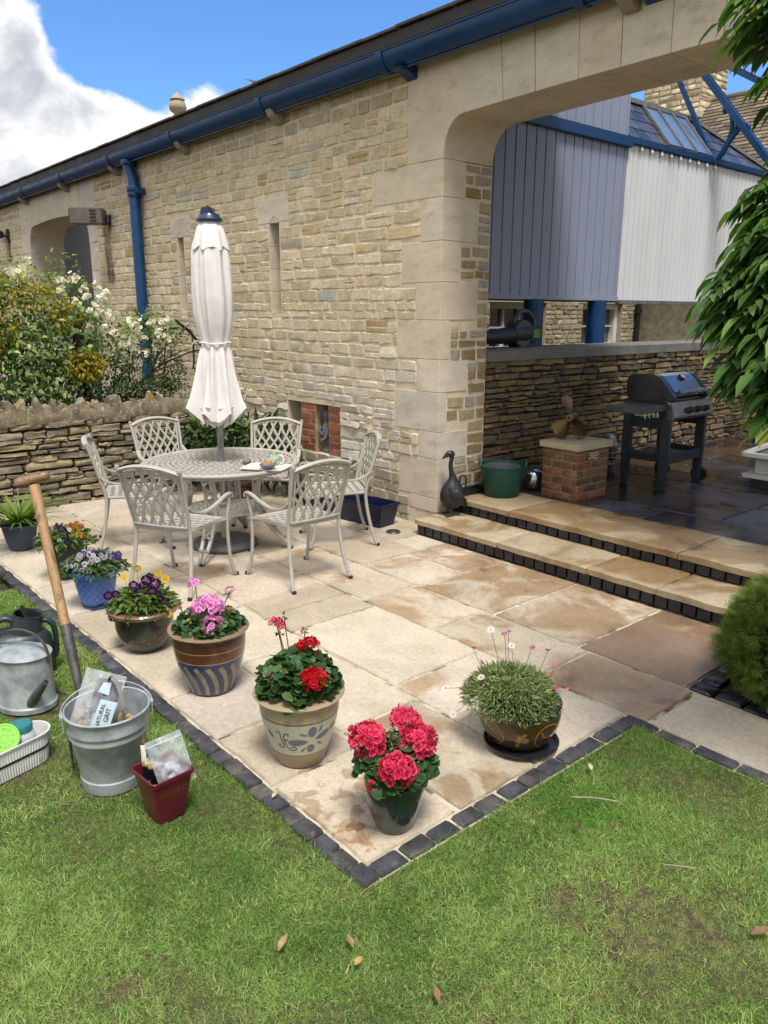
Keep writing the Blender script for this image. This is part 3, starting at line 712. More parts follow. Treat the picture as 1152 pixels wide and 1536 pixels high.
for j in (-5.1, -2.95, -1.0):
    mb = MB(); mb.prism([(YW, 3.745), (YW-.16, 3.735), (YW-.20, 3.715), (YW-.08, 3.70), (YW, 3.655)], lambda u, v, d, j=j: (j+d, u, v), -.06, .06)
    mb.build('gutter_bracket', m_blue, barn, bevel=.006)
for xs_, (pa, pb) in (((-10.30), ((-10.33, 3.78), (-10.24, 3.50))),):
    mb = MB(); py_ = YW-.095
    mb.tube([(-10.42, gy, 3.76), (-10.42, gy, 3.66), (-10.36, py_+.01, 3.52), (-10.33, py_, 3.40), (-10.33, py_, .0)], .072, 14)
    for z, r in ((3.72, .088), (3.39, .09), (3.33, .083), (1.75, .09), (1.69, .083)): mb.lathe([(r, -.03), (r+.006, -.015), (r+.006, .02), (r, .035)], 16, (-10.33 if z < 3.5 else -10.42, py_ if z < 3.5 else gy, z))
    mb.bar((-10.20, YW-.01, 3.36), (-10.20, py_, 3.36), .05, .06); mb.tube([(-10.26, py_, 3.36), (-10.17, py_, 3.36)], .03, 8)
    mb.build('downpipe', m_blue, barn, smooth=50)
# rust runs below the lamp and the camera: a thin wash lying on the stones
m_rust = mat('rust_stain', S(140, 82, 44, .55), .9, var=.4, vscale=12, bump=.2)
m, N = new_mat('rust_wash'); pos = N.n('ShaderNodeTexCoord').outputs['Object']
tr = N.n('ShaderNodeBsdfTransparent'); df = N.n('ShaderNodeBsdfDiffuse', {'Color': (*S(120, 66, 34, .55), 1)})
nz = N.noise(N.n('ShaderNodeMapping', {'Vector': pos, 'Scale': (14, 1, 1.6)}).outputs[0], 1.4, 5, .65)
mx = N.n('ShaderNodeMixShader', {0: N.math('MULTIPLY', N.ramp(nz, .42, .62), .8)}); N.nt.links.new(tr.outputs[0], mx.inputs[1]); N.nt.links.new(df.outputs[0], mx.inputs[2])
o = N.n('ShaderNodeOutputMaterial'); N.nt.links.new(mx.outputs[0], o.inputs[0]); m_wash = m
for xa, xb, za, zb in ((-11.66, -11.34, 2.25, 3.15), (-16.35, -16.1, 2.75, 3.15)):
    mb = MB(); mb.add([(xa, YW-.026, zb), (xb, YW-.026, zb), (xb-.04, YW-.026, za), (xa+.04, YW-.026, za)], [(0, 1, 2, 3)])
    mb.build('rust_stain', m_wash, barn, fix=False)

# ---------------------------------------------------------------- small things fixed to the front
m_dark = mat('black_plastic', S(28, 28, 30, .8), .5, var=.15, bump=.1)
m_grey = mat('grey_metal', S(120, 122, 124, .6), .45, .6, var=.2)
lamp = thing('floodlight', 'square grey floodlight on the barn wall beside the small arch, above a rust run', 'lamp', (-11.46, YW-.02, 3.14))
Mr = Matrix.Rotation(math.radians(52), 3, 'Z'); lc = Vector((.0, -.27, .0))
mb = MB(); mb.obox(tuple(lc), (.44, .26, .21), Mr); mb.build('housing', mat('lamp_bronze', S(128, 116, 108, .6), .5, .3, var=.2), lamp, bevel=.012)
mb = MB(); mb.obox(tuple(lc+Mr @ Vector((-.226, 0, 0))), (.014, .23, .18), Mr); mb.build('lens', mat('lamp_lens', S(60, 66, 80, .6), .15), lamp)
for i in range(4):
    mb = MB(); mb.obox(tuple(lc+Mr @ Vector((.10, -.131, .066-i*.044))), (.085, .008, .026), Mr); mb.build('vent_slot', m_dark, lamp)
mb = MB(); mb.bar((.05, 0, -.07), (.02, -.16, -.09), .06, .03); mb.obox((.05, .0, -.03), (.10, .02, .14)); mb.build('bracket', m_dark, lamp)
cam_ = thing('security_camera', 'small black security camera on the barn wall left of the small arch', 'camera', (-16.3, YW-.02, 3.22))
mb = MB(); mb.obox((.1, -.01, 0), (.14, .03, .24)); mb.tube([(.08, 0, 0), (-.02, -.14, 0)], .025, 8); mb.build('mount', m_dark, cam_, bevel=.005)
mb = MB(); mb.tube([(.08, -.12, .02), (-.32, -.22, .0)], .07, 12); mb.build('body', m_dark, cam_, smooth=40)
# stone figure standing in the niche
st = MB(); b = (-6.44, YW+.08, .45)
st.lathe([(.055, 0), (.06, .02), (.045, .05), (.055, .14), (.06, .2), (.052, .26), (.035, .30), (.028, .315), (.04, .335), (.048, .37), (.042, .405), (.02, .43), (0, .435)], 16, b, sx=1, sy=.8)
st.tube([(b[0]-.05, b[1]-.03, b[2]+.26), (b[0]-.06, b[1]-.055, b[2]+.2), (b[0]+.01, b[1]-.07, b[2]+.2)], .018, 8); st.tube([(b[0]+.05, b[1]-.03, b[2]+.26), (b[0]+.06, b[1]-.05, b[2]+.16), (b[0]-.0, b[1]-.07, b[2]+.12)], .018, 8)
tag(st.build('garden_statue', mat('grey_statue_stone', S(128, 130, 134, .55), .8, var=.3, vscale=20, bump=.4), smooth=60), 'little grey stone figure standing in the brick niche of the barn wall', 'statue')
# finial on a roof beyond
fin_ = thing('roof_finial', 'turned stone finial rising behind the barn roof against the clouds', 'finial', (-19.58, 10, 0))
mb = MB(); mb.box(-.22, .22, -.22, .22, 3.5, 6.55, ac()); mb.build('pedestal', m_ash, fin_)
mb = MB(); mb.lathe([(.14, 6.5), (.19, 6.56), (.12, 6.62), (.10, 6.66), (.20, 6.74), (.22, 6.82), (.19, 6.92), (.15, 6.96), (.19, 6.99), (.12, 7.06), (.03, 7.14), (0, 7.16)], 16); mb.build('turned_top', mat('finial_stone', S(196, 178, 148, .6), .9, var=.15, bump=.2), fin_, smooth=50)
# old wall cap ring set in the paving
mb = MB(); mb.lathe([(.034, .004), (.036, .010), (.060, .010), (.064, .004)], 28, (-4.883, 4.31, 0)); mb.lathe([(.0, .006), (.03, .006), (.033, .004)], 20, (-4.883, 4.31, 0))
tag(mb.build('ground_light', mat('steel_ring', S(120, 124, 126, .6), .35, .8), smooth=40), 'round steel light set flush in the paving by the barn corner', 'ground light')
# ================================================================ cast-aluminium table, six chairs, parasol
m_alu = mat('cream_grey_aluminium', S(198, 193, 182, .66), .50, 0, var=.06, vscale=14, bump=.12, bscale=160, bdist=.003, stains=[(S(140, 130, 112, .6), 16, .64, .78, .3)])
m_rub_ = mat('rubber_foot', S(40, 40, 40, .8), .8, bump=0)

def chair_proto(label):
    t = thing('garden_chair', label, 'chair', group='matching chairs round the patio table')
    hb, ht, zb, zt = .195, .222, .475, .865                      # lattice half widths, heights
    def BP(a, z, off=0):                                          # point on the leaning back
        return (a, -.205-.105*(z-.43)/.42-.018*(1-(a/.22)**2)-off*1.0, z)
    top = lambda a: .845+.045*(1-(a/.235)**2)
    for sx in (-1, 1):
        mb = MB()                                                 # rear leg runs up into the back post
        mb.tube(smooth_pts([(sx*.245, -.30, .006), (sx*.242, -.283, .03), (sx*.225, -.235, .20), (sx*.215, -.205, .42), (sx*.222, -.235, .58), (sx*.235, -.295, .80), (sx*.238, -.318, .862)], 5),
                [.0125]*4+[.0135]*27, 8, col=(1, 1, 1, 0))
        mb.lathe([(.0, -.016), (.013, -.013), (.017, 0), (.013, .013), (0, .016)], 10, (sx*.238, -.320, .868))
        l = mb.build('rear_leg', m_alu, t, smooth=60)
        f = MB(); f.lathe([(.016, 0), (.017, .012), (.013, .02)], 10, (sx*.245, -.30, 0)); f.build('rubber_foot', m_rub_, l, smooth=50)
        mb = MB()                                                 # front leg sweeps up into the arm support
        mb.tube(smooth_pts([(sx*.262, .275, .006), (sx*.258, .250, .03), (sx*.248, .215, .18), (sx*.245, .205, .42), (sx*.250, .222, .52), (sx*.252, .235, .592)], 5), .0125, 8)
        l = mb.build('front_leg', m_alu, t, smooth=60)
        f = MB(); f.lathe([(.016, 0), (.017, .012), (.013, .02)], 10, (sx*.262, .275, 0)); f.build('rubber_foot', m_rub_, l, smooth=50)
        mb = MB()                                                 # flat flowing arm with a scrolled front
        P = smooth_pts([(sx*.252, .262, .575), (sx*.252, .270, .600), (sx*.252, .245, .612), (sx*.254, .17, .605), (sx*.256, .05, .572), (sx*.250, -.08, .552), (sx*.236, -.19, .575), (sx*.226, -.245, .62)], 5)
        mb.ribbon(P, (1, 0, 0), .017, .032)
        mb.build('armrest', m_alu, t, smooth=60, bevel=.006)
    mb = MB(); A = [-.235+.47*k/16 for k in range(17)]
    P = [(a, BP(a, top(a))[1]-.004, top(a)) for a in A]; mb.tube(P, .0145, 8, sx=1.5)
    P = [BP(a, top(a)-.028) for a in A[1:-1]]; mb.tube(P, .007, 6)
    mb.tube([BP(a, zb-.004) for a in A[1:-1]], .0115, 8); mb.tube([BP(-hb+.006, zb), BP(-ht+.008, zt-.03)], .009, 6); mb.tube([BP(hb-.006, zb), BP(ht-.008, zt-.03)], .009, 6)
    mb.build('back_frame', m_alu, t, smooth=60)
    mb = MB(); H = zt-zb; n = 22
    for fam in (-1, 1):
        for k in range(-4, 10):
            a0 = -.30+k*.082; run = []
            for i in range(n+1):
                h = i/n; z = zb+h*(H+.0); a = a0+fam*(h-.5)*.235+.010*math.sin(h*PI*3+fam*.8)
                a *= lerp(hb, ht, h)/ht
                w = lerp(hb, ht, h)-.004
                zz = min(z, top(a)-.022)
                if abs(a) <= w and z <= top(a)-.018: run.append(BP(a, zz, .0012*fam))
                else:
                    if len(run) > 1: mb.ribbon(run, (0, .97, .24), .0185, .0085)
                    run = []
            if len(run) > 1: mb.ribbon(run, (0, .97, .24), .0185, .0085)
    mb.build('back_lattice', m_alu, t)
    # seat: cast plate pierced with rows of slanting slots
    mb = MB(); nu, nv = 32, 15; V = []; F = []
    def SPt(u, v):
        hw = .205+.038*v; sh = .010*((v*nv/2) % 1.0-.5)*(1 if int(v*nv/2) % 2 else -1)
        x = (u-.5)*2*hw+sh*math.sin(u*PI); y = lerp(-.208, .232, v)
        return (x, y, .440-.010*math.sin(u*PI)*math.sin(v*PI)-.012*max(0, v-.85)/.15+.006*(1-v))
    for j in range(nv+1):
        for i in range(nu+1): V.append(SPt(i/nu, j/nv))
    for j in range(nv):
        for i in range(nu):
            hole = j % 2 == 1 and 1 <= i < nu-1 and ((i+(2 if (j//2) % 2 else 0)) % 4) in (1, 2, 3)
            if not hole: F.append((j*(nu+1)+i, j*(nu+1)+i+1, (j+1)*(nu+1)+i+1, (j+1)*(nu+1)+i))
    mb.add(V, F); s = mb.build('seat', m_alu, t, solid=.006)
    mb = MB(); ring = [SPt(u/10, 0) for u in range(11)]+[SPt(1, v/10) for v in range(1, 11)]+[SPt(1-u/10, 1) for u in range(1, 11)]+[SPt(0, 1-v/10) for v in range(1, 10)]
    mb.tube([(x, y, z-.005) for x, y, z in ring], .0125, 8, closed=True); mb.build('seat_rim', m_alu, s, smooth=60)
    return t
TC = (-5.472, 2.997)
CH = [((-4.862, 2.323), 'grey lattice chair nearest the purple and yellow pansies, its back to the camera', (-.49, .872)),
      ((-4.46, 3.02), 'grey lattice chair drawn up by the breakfast tray, its back to the open paving', (-1, -.01)),
      ((-5.02, 3.80), 'grey lattice chair seen from the side, in front of the dark blue trough', (-.475, -.88)),
      ((-6.00, 2.48), 'grey lattice chair seen edge-on beyond the blue pot, leaning away from the table', (.40, .917)),
      ((-6.565, 3.11), 'grey lattice chair facing the camera in front of the dry stone wall', (1, .06)),
      ((-5.93, 3.72), 'grey lattice chair facing the camera in front of the brick niche', (.66, -.75))]
ch0 = chair_proto(CH[0][1])
for i, (p, lab, f) in enumerate(CH):
    o = ch0 if i == 0 else copy_tree(ch0)
    o['label'] = lab; o.location = (p[0], p[1], .002); o.rotation_euler = (0, 0, math.atan2(-f[0], f[1]))

tb = thing('garden_table', 'round cream grey cast table with a slotted top and curved legs', 'table', (TC[0], TC[1], 0))
mb = MB(); RT, ZT = .605, .70
def ann(r0, r1, n=72, a0=0, a1=2*PI, sh=0):
    V = []
    for k in range(n+1):
        a = a0+(a1-a0)*k/n; V += [(r0*math.cos(a), r0*math.sin(a), ZT), (r1*math.cos(a+sh), r1*math.sin(a+sh), ZT)]
    mb.add(V, [(2*k, 2*k+1, 2*k+3, 2*k+2) for k in range(n)])
r = .030; ann(r, .085, 40); r = .085; i = 0
while r < RT-.05:
    r1 = r+.027; nb = max(8, int(2*PI*r/.060)); off = RNG.random() if i == 0 else off+.42
    for b in range(nb):
        a = 2*PI*(b+off)/nb; w = .018/r; sh = .013/r*(1 if i % 2 else -1)
        ann(r-.0005, r1+.0005, 2, a-w/2, a+w/2, sh)
    ann(r1, r1+.015, 90); r = r1+.015; i += 1
ann(r, RT, 90)
mb.build('table_top', m_alu, tb, solid=.006)
mb = MB(); mb.tube([(RT*math.cos(2*PI*k/96), RT*math.sin(2*PI*k/96), ZT-.006) for k in range(96)], .016, 10, closed=True); mb.tube([((RT-.03)*math.cos(2*PI*k/96), (RT-.03)*math.sin(2*PI*k/96), ZT-.03) for k in range(96)], .012, 8, closed=True)
mb.build('table_rim', m_alu, tb, smooth=60)
for k in range(4):
    a = math.atan2(-.402, .36)+k*PI/2; d = Vector((math.cos(a), math.sin(a), 0)); q = Vector((-d.y, d.x, 0)); mb = MB()
    for sd_ in (-1, 1):
        P = smooth_pts([d*.548+q*.012*sd_+Vector((0, 0, .012)), d*.54+q*.014*sd_+Vector((0, 0, .04)), d*.46+q*.026*sd_+Vector((0, 0, .11)), d*.37+q*.034*sd_+Vector((0, 0, .21)), d*.30+q*.040*sd_+Vector((0, 0, .34)), d*.285+q*.040*sd_+Vector((0, 0, .48)), d*.33+q*.04*sd_+Vector((0, 0, .60)), d*.40+q*.04*sd_+Vector((0, 0, .682))], 5)
        mb.tube(P, .0125, 8, sx=1.3)
    for h, rr in ((.09, .505), (.2, .425), (.30, .345), (.40, .285), (.50, .283), (.60, .33)):
        mb.bar(d*rr-q*.034+Vector((0, 0, h-.03)), d*(rr)+q*.034+Vector((0, 0, h+.03)), .016, .008, d); mb.bar(d*rr-q*.034+Vector((0, 0, h+.03)), d*rr+q*.034+Vector((0, 0, h-.03)), .016, .008, d)
    l = mb.build('table_leg', m_alu, tb, smooth=60)
    f = MB(); f.lathe([(.019, 0), (.02, .014), (.015, .022)], 12, tuple(d*.548)); f.build('rubber_foot', m_rub_, l, smooth=50)
mb = MB(); zs = .325
def ann2(r0, r1, n=60, a0=0, a1=2*PI):
    V = []
    for k in range(n+1):
        a = a0+(a1-a0)*k/n; V += [(r0*math.cos(a), r0*math.sin(a), zs), (r1*math.cos(a), r1*math.sin(a), zs)]
    mb.add(V, [(2*k, 2*k+1, 2*k+3, 2*k+2) for k in range(n)])
r = .035
for i in range(6):
    ann2(r, r+.022); nb = max(8, int(2*PI*r/.055)); r += .022
    for b in range(nb): a = 2*PI*(b+.3*i)/nb; ann2(r-.0005, r+.0225, 2, a, a+.03/r)
    r += .022
ann2(r, r+.02); mb.build('lower_shelf', m_alu, tb, solid=.010)

# parasol, folded and tied
pr = thing('parasol', 'folded white parasol tied round its steel pole through the table', 'parasol', (-5.472, 2.997, 0))
m_pole = mat('brushed_pole', S(176, 178, 180, .7), .28, .75, var=.06, bump=0)
m_canvas = mat('white_canvas', S(236, 230, 226, .82), .9, var=.05, vscale=12, bump=.25, bscale=300, bdist=.002, stains=[(S(196, 200, 208, .7), 5, .62, .78, .3)])
m_gran = mat('granite_base', S(112, 112, 112, .55), .6, var=.2, vscale=20, bump=.3, bscale=200, fine=.6, stains=[(S(190, 190, 188, .6), 130, .58, .64, .7)])
mb = MB(); mb.lathe([(.235, 0), (.262, .010), (.265, .030), (.245, .052), (.19, .064), (.06, .068), (.042, .075)], 56); bs = mb.build('base_stone', m_gran, pr, smooth=40)
mb = MB(); mb.lathe([(.030, .06), (.030, .34), (.034, .345), (.034, .36), (.027, .365)], 18); mb.build('base_tube', m_alu, pr, smooth=40)
mb = MB(); mb.lathe([(.0255, .07), (.0255, 2.5)], 18); mb.build('pole', m_pole, pr, smooth=40)
m_navy = mat('navy_crown', S(18, 46, 84, .7), .35, var=.1, bump=.05, coat=.3)
mb = MB(); mb.lathe([(.098, 2.498), (.10, 2.512), (.078, 2.535), (.07, 2.55)], 24, sx=1, sy=1); mb.build('crown_cap', m_navy, pr, smooth=40)
mb = MB(); mb.prism([(-.062, 2.53), (.045, 2.53), (.044, 2.575), (.015, 2.608), (-.02, 2.612), (-.05, 2.588), (-.063, 2.55)], lambda u, v, d: (u*.76+d*.65, u*.65-d*.76, v), -.045, .045); mb.build('crown_handle', m_navy, pr, bevel=.018, smooth=60)
# canopy: eight gathered panels; radius and depth of fold change with height
n = 128; Zs = [1.085, 1.11, 1.15, 1.2, 1.3, 1.4, 1.5, 1.57, 1.605, 1.622, 1.64, 1.68, 1.75, 1.85, 1.95, 2.08, 2.2, 2.28, 2.34, 2.42, 2.49]
Rz = [.188, .184, .176, .166, .152, .137, .126, .112, .104, .102, .105, .115, .132, .148, .153, .152, .142, .132, .12, .09, .062]
Az = [.30, .29, .27, .25, .23, .21, .19, .17, .13, .12, .14, .15, .13, .11, .09, .09, .10, .11, .1, .08, .05]
V = []; m_ = len(Zs)
for i, z in enumerate(Zs):
    for k in range(n):
        a = 2*PI*k/n; tw = .35*(1.62-z) if z < 1.62 else .15*(z-1.62)
        w = math.cos(8*(a+tw))*.62+.38*math.cos(11*(a-tw*.6)+1.3)+.30*math.sin(19*a+z*2.1)*(.5 if z > 1.62 else .35)
        rr = Rz[i]*(1+Az[i]*w)*(1+.11*mnoise.noise((math.cos(a)*1.4, math.sin(a)*1.4, z*1.8+4))+.06*mnoise.noise((math.cos(a)*5, math.sin(a)*5, z*3.1))+.025*mnoise.noise((math.cos(a)*9, math.sin(a)*9, z*14)))
        zz = z+(.062*w*(1-i/4) if i < 4 else 0)+(.035*math.cos(a-2.7)*(1-i/4) if i < 4 else 0)
        V.append((rr*math.cos(a), rr*math.sin(a), zz))
F = [(i*n+k, i*n+(k+1) % n, (i+1)*n+(k+1) % n, (i+1)*n+k) for i in range(m_-1) for k in range(n)]
mb = MB(); mb.add(V, F)
# inner tucked folds seen under the hem
V = []; Z2 = [1.14, 1.09, 1.03, 1.0]; R2 = [.165, .15, .115, .055]
for i, z in enumerate(Z2):
    for k in range(n):
        a = 2*PI*k/n; w = math.cos(7*a+.6)*.6+.4*math.cos(12*a-1+i*.3); rr = R2[i]*(1+.26*w); V.append((rr*math.cos(a), rr*math.sin(a), z+.035*w*(1 if i > 1 else .4)))
mb.add(V, [(i*n+k, i*n+(k+1) % n, (i+1)*n+(k+1) % n, (i+1)*n+k) for i in range(3) for k in range(n)])
mb.build('canopy', m_canvas, pr, smooth=70, solid=.004)
mb = MB(); V = []; Zv = [2.505, 2.46, 2.40, 2.345, 2.305]; Rv_ = [.068, .095, .116, .130, .138]
for i, z in enumerate(Zv):
    for k in range(n):
        a = 2*PI*k/n; w = math.cos(8*a+.5)*.7+.3*math.cos(13*a); rr = Rv_[i]*(1+(.015+.022*i)*w); V.append((rr*math.cos(a), rr*math.sin(a), z-(.018*w if i == 4 else 0)))
mb.add(V, [(i*n+k, i*n+(k+1) % n, (i+1)*n+(k+1) % n, (i+1)*n+k) for i in range(4) for k in range(n)])
mb.build('top_valance', m_canvas, pr, smooth=70, solid=.004)
mb = MB(); mb.tube([(.118*math.cos(a)*(1+.05*math.cos(8*a)), .118*math.sin(a)*(1+.05*math.cos(8*a)), 1.622+.006*math.sin(3*a)) for a in [2*PI*k/40 for k in range(40)]], .0055, 6, closed=True, sx=1.5)
mb.tube(smooth_pts([(-.075, -.085, 1.625), (-.11, -.11, 1.635), (-.135, -.125, 1.61), (-.15, -.13, 1.575)], 4), .005, 6)
mb.build('tie_cord', m_canvas, pr, smooth=60)

# ---------------------------------------------------------------- breakfast things on the table
zt_ = ZT+.002
m_china = mat('white_china', S(238, 238, 232, .8), .2, var=.03, bump=0, coat=.4)
m_pat = mat('fruit_pattern_melamine', S(232, 230, 216, .8), .3, var=.04, vscale=20, bump=0, stains=[(S(226, 190, 60, .8), 26, .60, .66, .9), (S(110, 160, 60, .8), 30, .62, .68, .9)])
m_food = mat('pastry', S(196, 130, 80, .7), .7, var=.4, vscale=30, bump=.6, bscale=60)
m_bluec = mat('blue_china', S(88, 106, 168, .7), .3, var=.1, bump=0)
tr_ = Matrix.Rotation(math.radians(35), 3, 'Z'); tc_ = Vector((-4.97, 3.10, zt_))
mb = MB(); V = []; F = []
pl = [(-.16,-.11),(.16,-.11),(.16,.11),(-.16,.11)]
def rr_(hx, hy, r, n=5):
    o = []
    for cx_, cy_, a0 in ((hx-r, hy-r, 0), (-hx+r, hy-r, PI/2), (-hx+r, -hy+r, PI), (hx-r, -hy+r, 1.5*PI)):
        o += [(cx_+r*math.cos(a0+PI/2*k/n), cy_+r*math.sin(a0+PI/2*k/n)) for k in range(n+1)]
    return o
rings = [(rr_(.135, .095, .02), .0), (rr_(.15, .11, .03), .004), (rr_(.17, .128, .04), .014), (rr_(.172, .130, .04), .016), (rr_(.165, .123, .037), .015), (rr_(.148, .106, .03), .006)]
for r_, z in rings: V += [tuple(tr_ @ Vector((x, y, z))+tc_) for x, y in r_]
k_ = len(rings[0][0])
for i in range(len(rings)-1): F += [(i*k_+j, i*k_+(j+1) % k_, (i+1)*k_+(j+1) % k_, (i+1)*k_+j) for j in range(k_)]
F += [tuple(range(k_-1, -1, -1)), tuple((len(rings)-1)*k_+j for j in range(k_))]
mb.add(V, F); tag(mb.build('tray', m_pat, smooth=50), 'small white tray with a yellow and green fruit pattern on the table', 'tray')
mug = thing('mug', 'white and green mug on the table beside the tray', 'mug', (-5.03, 3.215, zt_))
m_mug = mat('green_mug_glaze', S(222, 232, 210, .8), .25, var=.05, vscale=12, bump=0, coat=.4, stains=[(S(110, 176, 84, .8), 22, .46, .54, .9)])
mb = MB(); mb.lathe([(.0, .0), (.036, .0), (.042, .006), (.0425, .098), (.0395, .098), (.039, .012), (0, .010)], 28); mb.build('body', m_mug, mug, smooth=45)
mb = MB(); mb.tube(smooth_pts([(.040, .018, .08), (.062, .028, .082), (.072, .033, .055), (.062, .028, .026), (.040, .018, .024)], 5), .006, 8); mb.build('handle', m_china, mug, smooth=60)
bw = thing('bowl', 'blue rimmed bowl with a pastry in it, on the tray', 'bowl', (-4.925, 3.085, zt_+.008))
mb = MB(); mb.lathe([(0, 0), (.03, 0), (.055, .018), (.066, .036), (.063, .037), (.05, .02), (0, .01)], 28); mb.build('dish', m_bluec, bw, smooth=50)
mb = MB(); mb.lathe([(.0, .012), (.045, .02), (.05, .035), (.035, .05), (0, .056)], 16, rfun=lambda a, z: 1+.08*math.sin(5*a)); mb.build('pastry', m_food, bw, smooth=60)
mb = MB(); mb.lathe([(.0, .0), (.03, .0), (.033, .004), (.033, .022), (.028, .03), (.024, .024), (0, .022)], 24, (-5.238, 3.09, zt_)); mb.lathe([(.036, .014), (.036, .02), (.032, .021)], 24, (-5.238, 3.09, zt_))
tag(mb.build('ashtray', mat('brown_pottery', S(150, 134, 118, .6), .5, var=.2, bump=.1), smooth=40), 'tiny round brown ashtray near the parasol pole on the table', 'ashtray')
# ================================================================ pots along the edge of the patio and what grows in them
m_leaf = leaf_mat('leaf', .45, .34, .35)
m_petal = leaf_mat('petal', .6, .30, .2)
m_stem = mat('stem', S(96, 116, 62, .6), .7, var=.2, bump=0)
m_compost = mat('compost', S(52, 40, 32, .6), .95, var=.4, vscale=30, bump=1, bscale=80)
CR = np.array([.652, .758, 0.])            # towards the right of someone standing on the lawn
def profr(prof, z):
    for (r0, z0), (r1, z1) in zip(prof, prof[1:]):
        if z0 <= z <= z1 and z1 > z0: return lerp(r0, r1, (z-z0)/(z1-z0))
    return prof[0][0]
class Decal:
    """paint or relief lying on a turned pot: s = distance round the belly, z = height"""
    def __init__(s, prof, th0, rref, off=.0012): s.p, s.t, s.r, s.o, s.mb = prof, th0, rref, off, MB()
    def pt(s, a, z, k=1.0):
        r = profr(s.p, z)+s.o*k; th = s.t+a/s.r; return (r*math.cos(th), r*math.sin(th), z)
    def ell(s, a0, z0, ra, rb, rot=0, col=(1, 1, 1), n=16, taper=0):
        V = [s.pt(a0, z0)]; F = []
        for q in (.5, 1):
            for k in range(n):
                t = 2*PI*k/n; x, y = ra*q*math.cos(t), rb*q*math.sin(t)*(1-taper*math.cos(t))
                V.append(s.pt(a0+x*math.cos(rot)-y*math.sin(rot), z0+x*math.sin(rot)+y*math.cos(rot), 1 if q < 1 else .6))
        for k in range(n): l = (k+1) % n; F += [(0, 1+k, 1+l), (1+k, 1+n+k, 1+n+l, 1+l)]
        s.mb.add(V, F, col)
    def stroke(s, pts, w, col=(1, 1, 1), k=4):
        P = smooth_pts([(a, z, 0) for a, z in pts], k) if len(pts) > 2 else [Vector((lerp(pts[0][0], pts[1][0], i/8), lerp(pts[0][1], pts[1][1], i/8), 0)) for i in range(9)]
        V = []; m = len(P)
        for i, p in enumerate(P):
            d = P[min(i+1, m-1)]-P[max(i-1, 0)]; d.normalize(); q = Vector((-d.y, d.x, 0))*w/2*(w and (1 if not callable(w) else 1))
            V += [s.pt(p.x+q.x, p.y+q.y), s.pt(p.x-q.x, p.y-q.y)]
        s.mb.add(V, [(2*i, 2*i+1, 2*i+3, 2*i+2) for i in range(m-1)], col)
def front(c): return math.atan2(-c[1], -c[0])
def shell(prof, t=.014, soil=.75):
    """outer profile from the ground up, closed with an inner wall"""
    zt = prof[-1][1]; inner = [(max(.01, r-t), z) for r, z in prof[::-1] if z > zt*soil*.8]
    return [(0, 0)]+prof+[(prof[-1][0]-t*.4, zt+.002)]+inner+[(0, zt*soil*.8)]
def pot(name, label, c, prof, m, soil=None, cat='flower pot', n=56, group='flower pots along the patio edge'):
    t = thing(name, label, cat, (c[0], c[1], .003), 0, group)
    mb = MB(); mb.lathe(shell(prof), n); mb.build('pot_body', m, t, smooth=38)
    zt = prof[-1][1]; s = MB(); rs = profr(prof, zt*.86)-.012; s.lathe([(rs, zt*.84), (rs*.6, zt*.865), (0, zt*.87)], 24, rfun=lambda a, z: 1+.01*math.sin(7*a)); s.build('soil', m_compost, t, smooth=60)
    return t
def dome_pts(n, c, R, z0, H, lo=.72, pw=.5, sq=1.0):
    a = NP.uniform(0, 2*PI, n); r = R*NP.random(n)**pw; k = NP.uniform(lo, 1, n)
    h = np.sqrt(np.clip(1-(r/R)**2, 0, 1)); P = np.stack([c[0]+r*np.cos(a)*(.82+.18*k), c[1]+r*np.sin(a)*(.82+.18*k), z0+H*h*k], 1)
    O = np.stack([np.cos(a), np.sin(a), np.zeros(n)], 1); return P, O, (r/R)[:, None], k
def stems(name, A, B, r, parent, m=None, sag=.0):
    mb = MB()
    for a, b in zip(A, B):
        a, b = Vector(a), Vector(b); mid = (a+b)/2+Vector((RNG.uniform(-.01, .01), RNG.uniform(-.01, .01), sag)); mb.tube([a, mid, b], r, 5, cap=False)
    return mb.build(name, m or m_stem, parent, smooth=60, fix=False)
def off(c, right, toward, z):
    f = front(c); return np.array([c[0], c[1], 0])+CR*right+np.array([math.cos(f), math.sin(f), 0])*toward+np.array([0, 0, z])
GER = S(78, 118, 66, .56); GERD = S(40, 76, 42, .50); GERL = S(124, 156, 98, .58)
